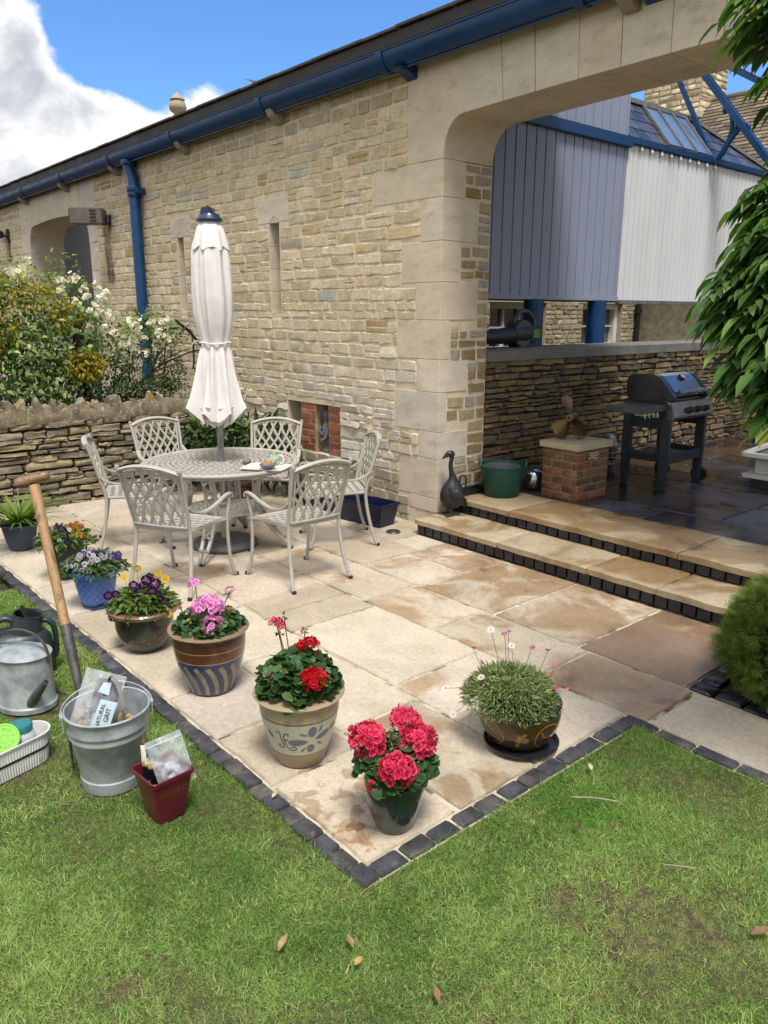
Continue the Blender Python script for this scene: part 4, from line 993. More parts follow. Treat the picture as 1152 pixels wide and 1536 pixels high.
def geranium(label, c, z0, R, H, n, ls, heads, buds=(), inner=(1, 1, 1), group=None):
    t = thing('geranium', label, 'geranium', (c[0], c[1], z0))
    P, O, q, k = dome_pts(n, (0, 0), R, 0, H, .66)
    nor = O*q*1.0+np.array([0, 0, 1.])*(1.05-q*.75)+rdir(n)*.38; D = O*(.5+q)+rdir(n)*.55+np.array([0, 0, -.25])*q
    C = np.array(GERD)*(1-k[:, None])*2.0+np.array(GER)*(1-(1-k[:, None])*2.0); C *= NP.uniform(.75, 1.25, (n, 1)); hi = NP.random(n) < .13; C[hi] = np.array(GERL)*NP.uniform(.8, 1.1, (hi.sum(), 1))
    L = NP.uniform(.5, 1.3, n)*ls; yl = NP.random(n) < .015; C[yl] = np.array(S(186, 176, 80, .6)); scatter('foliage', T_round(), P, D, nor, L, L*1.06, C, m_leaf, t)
    b = NP.choice(n, min(n, 60), False); stems('stems', [(P[i][0]*.2, P[i][1]*.2, -.03) for i in b], P[b], .003, t)
    for h in heads:
        (dr, dt, dz, r, cin, cout, nf, fs) = h; ctr = off((0, 0), 0, 0, 0)+CR*dr+np.array([math.cos(front(c)), math.sin(front(c)), 0])*dt+np.array([0, 0, dz])
        d = rdir(nf, .55); PP = ctr+d*r*NP.uniform(.8, 1, (nf, 1))*np.array([1, 1, .82]); nn = d+rdir(nf)*.28
        hd = scatter('flower_head', T_flower(5, .78, .22, inner=inner, rim=tuple(np.array(cout)/np.array(cin)), eye=(.75, .7, .75)), PP, rdir(nf), nn, fs*NP.uniform(.8, 1.15, nf), fs*NP.uniform(.8, 1.15, nf), cvar(nf, cin, .2), m_petal, t)
        stems('flower_stalk', [(ctr[0]*.4, ctr[1]*.4, 0)], [tuple(ctr)], .0028, hd); 
        stems('pedicels', [tuple(ctr-np.array([0, 0, r*.25]))]*14, PP[:14], .0012, hd)
    for (dr, dt, dz) in buds:
        ctr = CR*dr+np.array([math.cos(front(c)), math.sin(front(c)), 0])*dt+np.array([0, 0, dz]); nb = 11; d = rdir(nb, .1)
        bd = scatter('flower_bud', T_lance(.3, .1), ctr+d*.006, d, rdir(nb), .018, .008, cvar(nb, S(170, 150, 110, .6), .3, S(150, 90, 80, .6), .4), m_leaf, t)
        stems('flower_stalk', [(ctr[0]*.5, ctr[1]*.5, 0)], [tuple(ctr)], .0024, bd, mat_redstem)
    return t
mat_redstem = mat('reddish_stem', S(120, 84, 60, .6), .7, var=.2, bump=0)

# --- dark green glazed pot with the red and white geranium, at the corner
c7 = (-1.882, 1.672)
m_green = mat('green_glaze', S(30, 52, 44, .8), .22, var=.3, vscale=7, bump=.06, bscale=25, coat=.5, stains=[(S(110, 122, 112, .6), 9, .66, .70, .6)])
pot('glazed_pot', 'dark green glazed pot at the corner of the patio, streaked with scratches', c7, [(.056, 0), (.066, .004), (.086, .05), (.103, .11), (.112, .165), (.113, .19), (.109, .205)], m_green)
RC, RW = S(216, 20, 62, .8), S(238, 84, 122, .8)
geranium('bushy geranium with rosy red pale-edged flower heads in the corner pot', c7, .215, .150, .150, 300, .052,
         [(-.096, .02, .150, .066, RC, RW, 78, .044), (.092, .0, .135, .068, RC, RW, 84, .044), (.038, -.05, .190, .052, RC, RW, 48, .042), (.010, .115, .085, .062, RC, RW, 80, .044), (-.080, .13, .035, .018, RC, RW, 5, .028)],
         [(-.01, .03, .165), (.02, .02, .155), (-.125, .05, .1), (.075, .08, .09), (-.08, .105, .015), (.0, .05, .14)])
# --- cream stoneware pot with blue-grey brushwork
c6 = (-2.49, 1.674)
P6 = [(.096, 0), (.104, .006), (.118, .05), (.140, .12), (.158, .19), (.166, .235), (.169, .27), (.168, .285), (.182, .298), (.190, .305), (.193, .311), (.190, .317)]
m_cream = mat('cream_stoneware', (1, 1, 1), .42, var=.06, vscale=8, bump=.08, bscale=40, attr=True, coat=.25, stains=[(S(150, 128, 96, .6), 6, .60, .76, .45), (S(90, 70, 50, .6), 40, .70, .76, .5)])
t6 = thing('stoneware_pot', 'cream stoneware pot with blue-grey brushed flower and scrolls, holding the darkest red geranium', 'flower pot', (c6[0], c6[1], .003), 0, 'flower pots along the patio edge')
def bands(prof, cuts, n=64, t=.016, soil=.8):
    mb = MB()
    for z0, z1, col in cuts:
        pp = [(profr(prof, z0), z0)]+[(r, z) for r, z in prof if z0 < z < z1]+[(profr(prof, z1), z1)]
        V = []; F = []
        for r, z in pp:
            for k in range(n): a = 2*PI*k/n; V.append((r*math.cos(a), r*math.sin(a), z))
        for i in range(len(pp)-1):
            for k in range(n): l = (k+1) % n; F.append((i*n+k, i*n+l, (i+1)*n+l, (i+1)*n+k))
        mb.add(V, F, col)
    zt = prof[-1][1]; col = cuts[-1][2]
    inn = [(prof[-1][0], zt)]+[(prof[-1][0]-.018, zt+.001)]+[(max(.02, r-t), z) for r, z in prof[::-1][2:] if z > zt*.7]+[(0, zt*.72)]
    mb.lathe(inn, n, col=col); b = [(0, 0), (prof[0][0], 0)]; mb.lathe(b, n, col=cuts[0][2]); return mb
CRM = S(206, 200, 176, .72); TAN = S(190, 170, 138, .66)
bands(P6, [(0, .075, S(168, 148, 116, .62)), (.075, .078, S(110, 110, 108, .5)), (.078, .232, CRM), (.232, .238, S(100, 104, 112, .5)), (.238, .317, TAN)]).build('pot_body', m_cream, t6, smooth=38)
s_ = MB(); s_.lathe([(.155, .262), (0, .268)], 24); s_.build('soil', m_compost, t6)
d6 = Decal(P6, front(c6), .15); BG = S(118, 126, 138, .6)
d6.ell(.045-.055, .148, .042, .016, .0, BG, taper=.3); d6.ell(.045+.052, .168, .034, .015, .35, BG, taper=-.3); d6.ell(.048, .196, .018, .025, -.1, BG); d6.ell(.046, .112, .018, .021, .1, BG)
d6.ell(.012, .187, .017, .005, -.35, BG); d6.ell(.082, .204, .018, .005, 1.2, BG); d6.ell(.012, .108, .018, .005, .75, BG); d6.ell(.088, .128, .016, .005, -.5, BG)
d6.stroke([(-.098, .190), (-.090, .198), (-.082, .190), (-.080, .165), (-.074, .135), (-.076, .118), (-.090, .116), (-.097, .128), (-.088, .133)], .0055, BG)
d6.stroke([(-.046, .182), (-.050, .192), (-.062, .190), (-.068, .172), (-.064, .145), (-.056, .120), (-.040, .108), (-.022, .108), (-.018, .118), (-.028, .126), (-.040, .120)], .0055, BG); d6.stroke([(-.050, .165), (-.06, .158), (-.066, .166)], .005, BG)
d6.ell(-.135, .17, .02, .009, -.9, BG); d6.ell(.15, .185, .02, .01, .6, BG)
d6.mb.build('painted_motif', mat('grey_blue_brushwork', (1, 1, 1), .4, var=.2, vscale=30, bump=0, attr=True), t6, smooth=60)
RD = S(206, 14, 34, .8)
geranium('leafy dark geranium with two red flower heads and one magenta spray on a tall stalk', c6, .30, .178, .19, 440, .054,
         [(.062, .13, .125, .050, RD, RD, 46, .036), (.045, -.01, .205, .044, RD, RD, 36, .034), (-.085, -.05, .285, .030, S(216, 18, 78, .8), S(222, 30, 90, .8), 9, .034)],
         [(-.075, -.05, .245), (-.055, -.06, .32), (.03, -.05, .26), (-.12, .1, .12), (.12, .08, .10), (.10, .0, .14)])
# --- brown and blue striped stoneware pot
c5 = (-3.306, 1.693)
P5 = [(.102, 0), (.110, .006), (.130, .06), (.154, .13), (.170, .19), (.178, .24), (.180, .285), (.176, .305), (.186, .318), (.198, .324), (.201, .330), (.198, .336)]
m_salt = mat('striped_stoneware', (1, 1, 1), .32, var=.16, vscale=7, bump=.10, bscale=40, attr=True, coat=.35, stains=[(S(70, 50, 40, .5), 9, .62, .76, .4)])
t5 = thing('stoneware_pot', 'brown stoneware pot with blue belly and slanting buff stripes, holding the pink geranium', 'flower pot', (c5[0], c5[1], .003), 0, 'flower pots along the patio edge')
BRN = S(112, 62, 40, .62); LN = S(196, 160, 124, .6)
bands(P5, [(0, .195, S(44, 66, 118, .6)), (.195, .201, LN), (.201, .252, BRN), (.252, .256, LN), (.256, .318, S(96, 54, 38, .6)), (.318, .336, S(172, 140, 114, .62))]).build('pot_body', m_salt, t5, smooth=38)
s_ = MB(); s_.lathe([(.165, .28), (0, .286)], 24); s_.build('soil', m_compost, t5)
d5 = Decal(P5, front(c5), .15)
for k in range(17):
    a = (k-8)*2*PI*.15/17
    d5.stroke([(a+.030, .012), (a+.026, .07), (a+.008, .13), (a-.016, .175)], .0235, mulc(S(170, 156, 118, .62), RNG.uniform(.9, 1.08)))
d5.mb.build('painted_stripes', mat('buff_slip', (1, 1, 1), .4, var=.3, vscale=25, bump=.1, attr=True, stains=[(S(70, 70, 80, .5), 30, .6, .7, .4)]), t5, smooth=60)
PK, PL = S(232, 116, 206, .85), S(244, 170, 226, .9)
geranium('trailing geranium with a mauve pink flower head in the striped pot', c5, .318, .180, .115, 480, .042,
         [(.008, .03, .125, .074, PK, PL, 64, .040), (.02, .105, .060, .055, PK, PL, 36, .038), (-.055, -.10, .20, .028, PK, PL, 8, .036), (.115, -.07, .170, .040, S(240, 176, 196, .85), S(250, 214, 224, .9), 20, .022), (-.075, .02, .105, .032, S(240, 200, 226, .9), S(250, 226, 240, .9), 10, .032)],
         [(.10, .02, .11), (.06, .11, .05), (-.14, .0, .12), (-.165, .05, .04)])
# --- brown and green bowl-shaped pot with a terracotta rim and a leaf spray
c4 = (-3.993, 1.651)
P4 = [(.088, 0), (.098, .005), (.128, .04), (.150, .09), (.160, .14), (.160, .18), (.156, .205), (.168, .215), (.188, .222), (.196, .232), (.197, .242), (.190, .250)]
m_brg = mat('brown_green_glaze', (1, 1, 1), .28, var=.2, vscale=6, bump=.08, bscale=30, attr=True, coat=.4, stains=[(S(70, 84, 70, .5), 5, .48, .66, .6), (S(84, 50, 36, .5), 8, .58, .72, .5)])
t4 = thing('glazed_pot', 'dark green brown glazed pot with a thick terracotta rim, full of purple pansies', 'flower pot', (c4[0], c4[1], .003), 0, 'flower pots along the patio edge')
bands(P4, [(0, .012, S(100, 62, 46, .6)), (.012, .205, S(66, 66, 56, .5)), (.205, .250, S(150, 108, 84, .62))]).build('pot_body', m_brg, t4, smooth=38)
s_ = MB(); s_.lathe([(.15, .212), (0, .218)], 24); s_.build('soil', m_compost, t4)
d4 = Decal(P4, front(c4), .155, .002); SP = S(150, 112, 80, .6)
d4.stroke([(-.10, .08), (-.04, .072), (.03, .085), (.09, .115), (.14, .15)], .004, SP)
for a, z, rr in ((-.08, .092, .6), (-.05, .06, -.5), (-.01, .095, .7), (.02, .07, -.4), (.05, .112, .9), (.085, .095, -.2), (.11, .145, 1.0), (.13, .125, .1)): d4.ell(a, z, .017, .005, rr, SP, taper=.4)
d4.mb.build('leaf_relief', mat('relief_slip', (1, 1, 1), .4, attr=True, bump=0), t4, smooth=60)
def pansy_plant(name, label, c, z0, R, H, n, ls, fl, base, dark, lw=.42, lo=.5):
    """fl: list of (count or [(right,toward,up)...], size, petal colour, rim colour, eye)"""
    t = thing(name, label, 'flower', (c[0], c[1], z0))
    P, O, q, k = dome_pts(n, (0, 0), R, 0, H, lo)
    nor = O*q*.9+np.array([0, 0, 1.])*(1.1-q*.7)+rdir(n)*.5; D = O*(.35+q)+rdir(n)*.7+np.array([0, 0, .35])*(1-q)
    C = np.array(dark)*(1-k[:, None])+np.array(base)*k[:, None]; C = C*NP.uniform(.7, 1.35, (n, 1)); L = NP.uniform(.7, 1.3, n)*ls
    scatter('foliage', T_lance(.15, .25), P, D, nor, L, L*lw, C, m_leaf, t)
    fv = np.array([math.cos(front(c)), math.sin(front(c)), 0])
    for spec, size, col, rim, eye in fl:
        if isinstance(spec, int):
            pp, oo, qq, kk = dome_pts(spec, (0, 0), R*.98, .012, H*1.06, .9); d = oo*qq+np.array([0, 0, .7])
        else:
            pp = np.array([CR*a+fv*b+np.array([0, 0, e]) for a, b, e in spec]); d = np.tile(fv*.9+np.array([0, 0, .6]), (len(pp), 1))
        m = len(pp); nn = d+fv*.35+rdir(m)*.35; up = np.tile(np.array([0, 0, 1.]), (m, 1))+rdir(m)*.3
        rimf = tuple(np.array(rim)/np.maximum(np.array(col), 1e-3)); L = size*NP.uniform(.8, 1.2, m)
        if m <= 60:
            for i in range(m):
                f_ = scatter('flower', T_flower(5, .9, .10, rim=rimf, inner=(.8, .75, .9), eye=eye), pp[i:i+1], up[i:i+1], nn[i:i+1], L[i:i+1], L[i:i+1], cvar(1, col, .15), m_petal, t)
                stems('flower_stalk', [(pp[i][0]*.6, pp[i][1]*.6, 0)], [tuple(pp[i]-nn[i]/np.linalg.norm(nn[i])*.003)], .0016, f_)
        else:
            f_ = scatter('flowers', T_flower(5, .9, .10, rim=rimf, inner=(.8, .75, .9), eye=eye), pp, up, nn, L, L, cvar(m, col, .2), m_petal, t)
    return t
PUR, PUD = S(74, 32, 132, .6), S(44, 18, 78, .55)
YEL = S(240, 206, 40, .85)
pansy_plant('pansies', 'dark purple and yellow pansies spilling from the terracotta-rimmed pot', c4, .232, .168, .120, 700, .050,
    [([(-.045, .03, .15), (.03, -.01, .165), (-.03, .09, .085), (-.005, .05, .12), (.055, .06, .125), (.075, .01, .15), (.12, .07, .07), (-.19, .06, .10), (-.145, .06, .105), (-.17, .13, .0)], .060, PUR, PUD, (8, 5, .5)),
     ([(.01, .01, .14), (.05, -.04, .18), (.085, .05, .10), (.0, .10, .05), (.03, .09, .06)], .052, PUD, PUR, (8, 5, .5)),
     ([(-.02, -.07, .215), (-.095, -.03, .175), (.135, -.05, .16), (.10, -.08, .185), (.13, .1, .01)], .048, YEL, YEL, (1, .8, .5)),
     ([(.115, .08, .02)], .045, S(240, 238, 235, .8), S(240, 238, 235, .8), (1, .8, .1))], S(120, 150, 66, .55), S(62, 92, 40, .5))
# --- bright blue pot with a lattice pattern and a worn black foot
c3 = (-4.817, 1.689)
P3 = [(.086, 0), (.092, .004), (.106, .06), (.120, .13), (.131, .19), (.134, .212), (.148, .220), (.158, .228), (.160, .244), (.156, .252)]
m_bl = mat('blue_painted_plastic', S(74, 118, 206, .68), .42, var=.10, vscale=8, bump=.05, bscale=50, stains=[(S(60, 84, 150, .6), 5, .58, .72, .5)])
t3 = pot('lattice_pot', 'bright blue pot with a pale lattice pattern and a worn black foot', c3, P3, m_bl)
d3 = Decal(P3, front(c3), .115, .0015)
for k in range(-12, 13):
    for sg in (-1, 1):
        a = k*.045; d3.stroke([(a-sg*.065, .045), (a+sg*.065, .195)], .0028)
d3.mb.build('lattice_relief', mat('lattice_line', S(140, 172, 226, .7), .45, bump=0), t3, smooth=60)
d3 = Decal(P3, front(c3), .115, .0022); V = []; F = []; n_ = 90
for k in range(n_):
    a = 2*PI*k/n_*.115; V += [d3.pt(a, .001), d3.pt(a, .020+.010*mnoise.noise((k*.7, 3, 1))+.006*((k*7) % 3)+(.012 if (k % 23) < 6 else 0))]
for k in range(n_): l = (k+1) % n_; F.append((2*k, 2*l, 2*l+1, 2*k+1))
d3.mb.add(V, F); d3.mb.build('worn_foot', mat('bare_black_plastic', S(30, 32, 40, .7), .6, bump=0), t3, smooth=60)
LIL, VIO = S(150, 128, 214, .75), S(84, 62, 176, .65)
pansy_plant('violas', 'mound of lilac, white and violet violas in the bright blue pot', c3, .225, .19, .13, 520, .045,
    [(46, .034, LIL, S(240, 236, 246, .85), (3, 3, .6)), ([(-.03, .05, .125), (-.06, .04, .13), (.01, .02, .14), (.16, .0, .12), (.13, .02, .115)], .050, VIO, VIO, (4, 3, .4)), (22, .032, S(222, 214, 240, .85), S(246, 242, 248, .85), (.6, .5, .9))], S(104, 134, 74, .52), S(52, 78, 40, .5))
# --- small dark pot of mixed violas behind it
c2 = (-5.50, 1.735)
t2 = pot('dark_pot', 'small plain dark pot behind the bright blue one, mostly hidden', c2, [(.070, 0), (.08, .004), (.10, .12), (.118, .235), (.126, .24), (.126, .262)], mat('dark_plastic', S(52, 56, 58, .6), .5, var=.15, bump=.05))
pansy_plant('violas', 'mixed white, yellow, red and near black violas in the small dark pot', c2, .235, .20, .13, 380, .05,
    [(10, .045, S(60, 40, 110, .6), S(40, 26, 72, .6), (6, 5, .6)), ([(.10, .0, .165), (.13, .02, .15), (.06, .02, .15), (.15, .04, .09)], .05, S(150, 44, 26, .7), S(190, 120, 30, .75), (1.5, 3, 1)), ([(.07, .05, .11), (.09, .02, .13), (.11, .05, .10)], .046, YEL, YEL, (.6, .2, .2)),
     (14, .034, S(238, 236, 240, .85), S(246, 244, 248, .85), (1, .8, .2)), ([(-.16, .05, .02), (-.19, .06, .05)], .05, VIO, VIO, (3, 3, .4))], S(112, 142, 66, .55), S(58, 86, 40, .5))
# --- slate blue ribbed planter with strap leaves
c1 = (-6.45, 1.70)
P1 = [(.085, 0), (.09, .003), (.110, .07), (.124, .14), (.134, .195), (.146, .198), (.150, .208), (.147, .214)]
m_rib = mat('slate_blue_plastic', S(66, 80, 100, .62), .5, var=.08, bump=.04)
t1 = thing('ribbed_planter', 'slate blue ribbed planter at the far end of the row of pots', 'flower pot', (c1[0], c1[1], .003), 0, 'flower pots along the patio edge')
mb = MB(); mb.lathe(shell(P1), 144, rfun=lambda a, z: 1+(.010*(1 if math.sin(72*a/2) > 0 else 0) if .015 < z < .185 else 0)); mb.build('pot_body', m_rib, t1, smooth=30)
s_ = MB(); s_.lathe([(.125, .185), (0, .19)], 24); s_.build('soil', m_compost, t1)
n = 170; a = NP.uniform(0, 2*PI, n); r = NP.uniform(0, .07, n); O = np.stack([np.cos(a), np.sin(a), np.zeros(n)], 1)
sl = NP.uniform(.15, 1.0, n)[:, None]; D = O*sl+np.array([0, 0, 1.]); P = O*r[:, None]
t_ = thing('day_lily', 'fresh green strap-leaved plant in the slate blue ribbed planter', 'plant', (c1[0], c1[1], .19))
scatter('foliage', T_blade(.75), P, D, -O+np.array([0, 0, .6]), NP.uniform(.20, .36, n), NP.uniform(.014, .022, n), cvar(n, S(122, 158, 62, .58), .28, S(170, 180, 90, .6), .1), m_leaf, t_)
# --- gold patterned brown pot on a saucer, pink daisies
c8 = (-1.962, 2.481)
P8 = [(.118, 0), (.128, .004), (.152, .04), (.172, .085), (.181, .125), (.181, .150), (.178, .160), (.181, .163), (.183, .182), (.178, .189)]
m_gold = mat('gold_brown_glaze', (1, 1, 1), .24, var=.28, vscale=7, bump=.06, bscale=30, attr=True, coat=.5, stains=[(S(58, 50, 34, .5), 6, .55, .7, .6)])
t8 = thing('glazed_pot', 'brown glazed pot with gold circles and leaves, standing in a black saucer', 'flower pot', (c8[0], c8[1], .024), 0, 'flower pots along the patio edge')
bands(P8, [(0, .158, S(82, 58, 30, .55)), (.158, .189, S(44, 50, 54, .6))]).build('pot_body', m_gold, t8, smooth=38)
s_ = MB(); s_.lathe([(.168, .158), (0, .164)], 24); s_.build('soil', m_compost, t8)
d8 = Decal(P8, front(c8), .17, .0016); GD = S(176, 132, 58, .62)
for a0 in (-.125, .135, .40, -.385, .62):
    ring = [(a0+.062*math.cos(t*2*PI/24), .082+.060*math.sin(t*2*PI/24)) for t in range(25)]; d8.stroke(ring, .006, GD, 1)
    d8.stroke([(a0-.04, .115), (a0-.02, .085), (a0+.01, .07), (a0+.03, .045)], .006, GD); d8.stroke([(a0+.035, .075), (a0+.04, .055), (a0+.045, .038)], .008, GD)
for a0 in (.005, .268, -.255, .52):
    for k in range(13):
        t = RNG.uniform(0, 2*PI); q = RNG.uniform(0, .036); d8.ell(a0+q*math.cos(t)*.95, .078+q*math.sin(t)*1.2, RNG.uniform(.010, .017), RNG.uniform(.006, .010), RNG.uniform(0, PI), mulc(GD, RNG.uniform(.8, 1.15)), 8)
d8.mb.build('gold_pattern', mat('gold_slip', (1, 1, 1), .3, var=.25, vscale=30, bump=.05, attr=True, coat=.4), t8, smooth=60)
mb = MB(); mb.lathe([(0, .0), (.128, .0), (.150, .006), (.166, .022), (.166, .027), (.160, .027), (.146, .012), (0, .010)], 56, (-1.94, 2.474, .003))
tag(mb.build('saucer', mat('black_saucer', S(40, 42, 46, .7), .18, var=.2, bump=.03, coat=.5), smooth=40), 'shiny black saucer under the gold patterned pot', 'saucer')
t_ = thing('rhodanthemum', 'dense grey-green cushion of narrow leaves with pink daisies on wiry stalks', 'flower', (c8[0], c8[1], .185))
n = 4200; P, O, q, k = dome_pts(n, (-.028, -.034), .205, .0, .165, .62, .5)
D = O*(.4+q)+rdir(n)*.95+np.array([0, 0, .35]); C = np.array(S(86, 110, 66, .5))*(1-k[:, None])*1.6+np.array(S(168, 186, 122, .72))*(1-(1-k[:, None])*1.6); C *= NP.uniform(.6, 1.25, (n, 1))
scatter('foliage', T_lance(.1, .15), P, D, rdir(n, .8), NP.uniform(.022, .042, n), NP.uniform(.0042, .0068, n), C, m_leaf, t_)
px8 = 1/366
for i, (x, y, col, dz, up) in enumerate([(705, 972, 'm', 0, .8), (759, 962, 'l', -.05, .8), (753, 966, 'm', -.05, .6), (718, 987, 'm', .02, .7), (720, 999, 'w', .05, .9), (664, 1024, 'w', .03, .5), (678, 1055, 'w', .06, .4), (731, 954, 'w', -.04, .9), (823, 982, 'm', -.02, .8), (797, 987, 'm', -.06, .7), (835, 1000, 'm', .0, .7), (840, 1016, 'm', .05, .7), (854, 1017, 'p', .04, .7), (827, 1043, 'd', .13, .6), (831, 1062, 'd', .12, .5), (765, 976, 'w', -.03, .8)]):
    # stalk ends given on a sheet through the middle of the cushion, then moved towards the lawn by dz
    ctr = CR*((x-783)*px8)+np.array([0, 0, .0])+np.array([math.cos(front(c8)), math.sin(front(c8)), 0])*dz+np.array([0, 0, (1066-y)*px8/.93-.02-dz*.55])
    colr = {'m': S(226, 96, 176, .8), 'l': S(208, 140, 220, .85), 'w': S(242, 226, 238, .9), 'p': S(236, 130, 180, .8), 'd': S(240, 176, 222, .9)}[col]
    fv = np.array([math.cos(front(c8)), math.sin(front(c8)), 0]); nn = (fv*.6+np.array([0, 0, up]))[None] if col in 'dwp' else np.array([[0, 0, 1.]])+rdir(1)*.4
    if col in 'mlp': tm = T_flower(9, .75, 1.1)
    else: tm = T_daisy(11)
    s = .034 if col in 'dw' else .026
    f_ = scatter('daisy', tm, ctr[None], rdir(1), nn, s, s, cvar(1, colr, .08), m_petal, t_)
    e = MB(); e.lathe([(0, 0), (.0055, .001), (.004, .004), (0, .005)], 10, tuple(ctr+nn[0]/np.linalg.norm(nn[0])*.001))
    if col in 'dw': e.build('eye', mat('daisy_eye', S(226, 150, 50, .75), .8, bump=0) if i == 4 or 'daisy_eye' not in bpy.data.materials else bpy.data.materials['daisy_eye'], f_)
    stems('flower_stalk', [tuple(ctr*np.array([.6, .6, 0])+np.array([0, 0, .09]))], [tuple(ctr)], .0012, f_, mat_redstem)
# --- things standing behind the table
m_navyp = mat('navy_plastic', S(22, 30, 72, .6), .4, var=.1, bump=.04)
tr = thing('trough', 'long dark blue plastic trough standing empty by the barn wall behind the table', 'planter', (-5.42, 4.34, .003), math.radians(8))
mb = MB(); 
def trough(mb, L0, W0, L1, W1, h, t):
    for (a, b, c_, d, z0, z1, f) in ((L0, W0, L1, W1, 0, h, 1),):
        V = []
        for (l, w, z) in ((a, b, z0), (c_, d, z1), (c_-t, d-t, z1), (a-t, b-t, z0+.02)):
            V += [(-l, -w, z), (l, -w, z), (l, w, z), (-l, w, z)]
        F = [(3, 2, 1, 0), (12, 13, 14, 15)]
        for i in range(3):
            for k in range(4): F.append((i*4+k, i*4+(k+1) % 4, i*4+4+(k+1) % 4, i*4+4+k))
        mb.add(V, F)
trough(mb, .36, .10, .40, .125, .20, .012); mb.build('body', m_navyp, tr, bevel=.008, smooth=40)
mb = MB()
for s in (-1, 1): mb.box(-.41, .41, s*.125-.010, s*.125+.010, .186, .204)
for s in (-1, 1): mb.box(s*.40-.010, s*.40+.010, -.114, .114, .186, .204)
mb.build('rim', m_navyp, tr, bevel=.004)
c9 = (-6.62, 3.80)
m_ox = mat('oxblood_glaze', S(92, 30, 32, .6), .25, var=.3, vscale=9, bump=.1, bscale=18, coat=.5)
pot('glazed_pot', 'dark oxblood glazed pot on the far side under the table', c9, [(.10, 0), (.12, .01), (.16, .08), (.18, .16), (.175, .21), (.19, .225), (.19, .24)], m_ox, group=None)
c10 = (-6.15, 4.28)
pot('dark_pot', 'square-shouldered black pot in shade behind the chair by the niche', c10, [(.12, 0), (.125, .01), (.145, .18), (.155, .185), (.155, .21)], mat('black_pot', S(34, 34, 38, .7), .5, var=.1, bump=.04), group=None)
# ================================================================ garden tools on the lawn
m_galv = mat('galvanised_steel', S(176, 184, 186, .72), .50, .3, var=.3, vscale=9, bump=.12, bscale=30, bdist=.004, stains=[(S(190, 194, 196, .7), 11, .55, .68, .45), (S(130, 138, 138, .6), 6, .58, .72, .45), (S(140, 118, 92, .55), 16, .70, .78, .4)])
def obj_rot(P, M, c): return [tuple(M @ Vector(p)+Vector(c)) for p in P]
# galvanised bucket
BKc = (-2.864, 1.002)
bk = thing('bucket', 'galvanised steel bucket on the grass holding a bag of grit', 'bucket', (BKc[0], BKc[1], -.012))
mb = MB(); rb, rt, h = .114, .163, .332; R_ = lambda z: lerp(rb, rt, z/h)
pr_ = [(0, .03), (rb-.002, .03), (rb+.004, 0), (rb+.007, .002), (R_(.05)+.004, .05), (R_(.052), .056)]
for z0 in (.235, .268): pr_ += [(R_(z0-.012), z0-.012), (R_(z0)+.005, z0-.004), (R_(z0)+.005, z0+.004), (R_(z0+.012), z0+.012)]
pr_ += [(R_(h)-.002, h-.006)]
pr_ += [(R_(h)-.006, h-.006), (R_(.27)-.006, .27), (R_(.06)-.006, .06), (0, .055)]
mb.lathe(pr_, 72); mb.build('body', m_galv, bk, smooth=35)
mb = MB(); mb.tube([(R_(h)*math.cos(2*PI*k/72), R_(h)*math.sin(2*PI*k/72), h-.002) for k in range(72)], .006, 8, closed=True); mb.build('rolled_rim', m_galv, bk, smooth=60)
fa = front(BKc); ax = math.atan2(CR[1], CR[0])+.42      # the ears lie left and right of it
for s in (0, PI):
    mb = MB(); d = Vector((math.cos(ax+s), math.sin(ax+s), 0)); q = Vector((-d.y, d.x, 0))
    c_ = d*(R_(h)+.006)+Vector((0, 0, h-.028)); mb.prism([(-.03, -.03), (.03, -.03), (.022, .02), (.012, .034), (-.012, .034), (-.022, .02)], lambda u, v, e: tuple(c_+q*u+Vector((0, 0, v))+d*e), -.002, .004)
    mb.build('handle_ear', m_galv, bk, bevel=.002)
mb = MB(); P = []
for k in range(25):
    t = PI*k/24; d = Vector((math.cos(ax), math.sin(ax), 0)); q = Vector((-math.sin(ax), math.cos(ax), 0))
    w = d*math.cos(t)*(.176)+q*math.sin(t)*.175; P.append((w.x, w.y, h-.012+.035*math.sin(t)))
e0, e1 = Vector(P[0]), Vector(P[-1]); mb.tube([tuple(e0+Vector((0, 0, -.012)))]+P+[tuple(e1+Vector((0, 0, -.012)))], .0038, 6); mb.build('bail_handle', m_galv, bk, smooth=60)
# bag of grit leaning in the bucket: clear head, dark picture, pale label
m_poly = glass_mat('clear_polythene', (.86, .90, .94), .12, .22)
m_bagp = mat('bag_print', (1, 1, 1), .2, attr=True, var=.15, vscale=30, bump=.25, bscale=25, coat=.6, stains=[(S(190, 196, 206, .8), 26, .62, .68, .5)])
def pillow(mb, w, h, d, T, col, nu=10, nv=12, crumple=.004, colf=None):
    V = []; F = []; C = []
    for side in (1, -1):
        b = len(V)
        for j in range(nv+1):
            for i in range(nu+1):
                u, v = i/nu, j/nv; e = (math.sin(u*PI)*math.sin(v*PI))**.6
                V.append(T((u-.5)*w, (v-.5)*h, side*(d*e*.5+(crumple*mnoise.noise((u*6, v*6+side, 2))*2.2 if e > .05 else 0)))); C.append(colf(u, v, side) if colf else col)
        F += [(b+j*(nu+1)+i, b+j*(nu+1)+i+1, b+(j+1)*(nu+1)+i+1, b+(j+1)*(nu+1)+i) if side > 0 else (b+(j+1)*(nu+1)+i, b+(j+1)*(nu+1)+i+1, b+j*(nu+1)+i+1, b+j*(nu+1)+i) for j in range(nv) for i in range(nu)]
    b0 = len(mb.v); mb.add(V, F); mb.c[b0:] = [(*c, 1) for c in C]
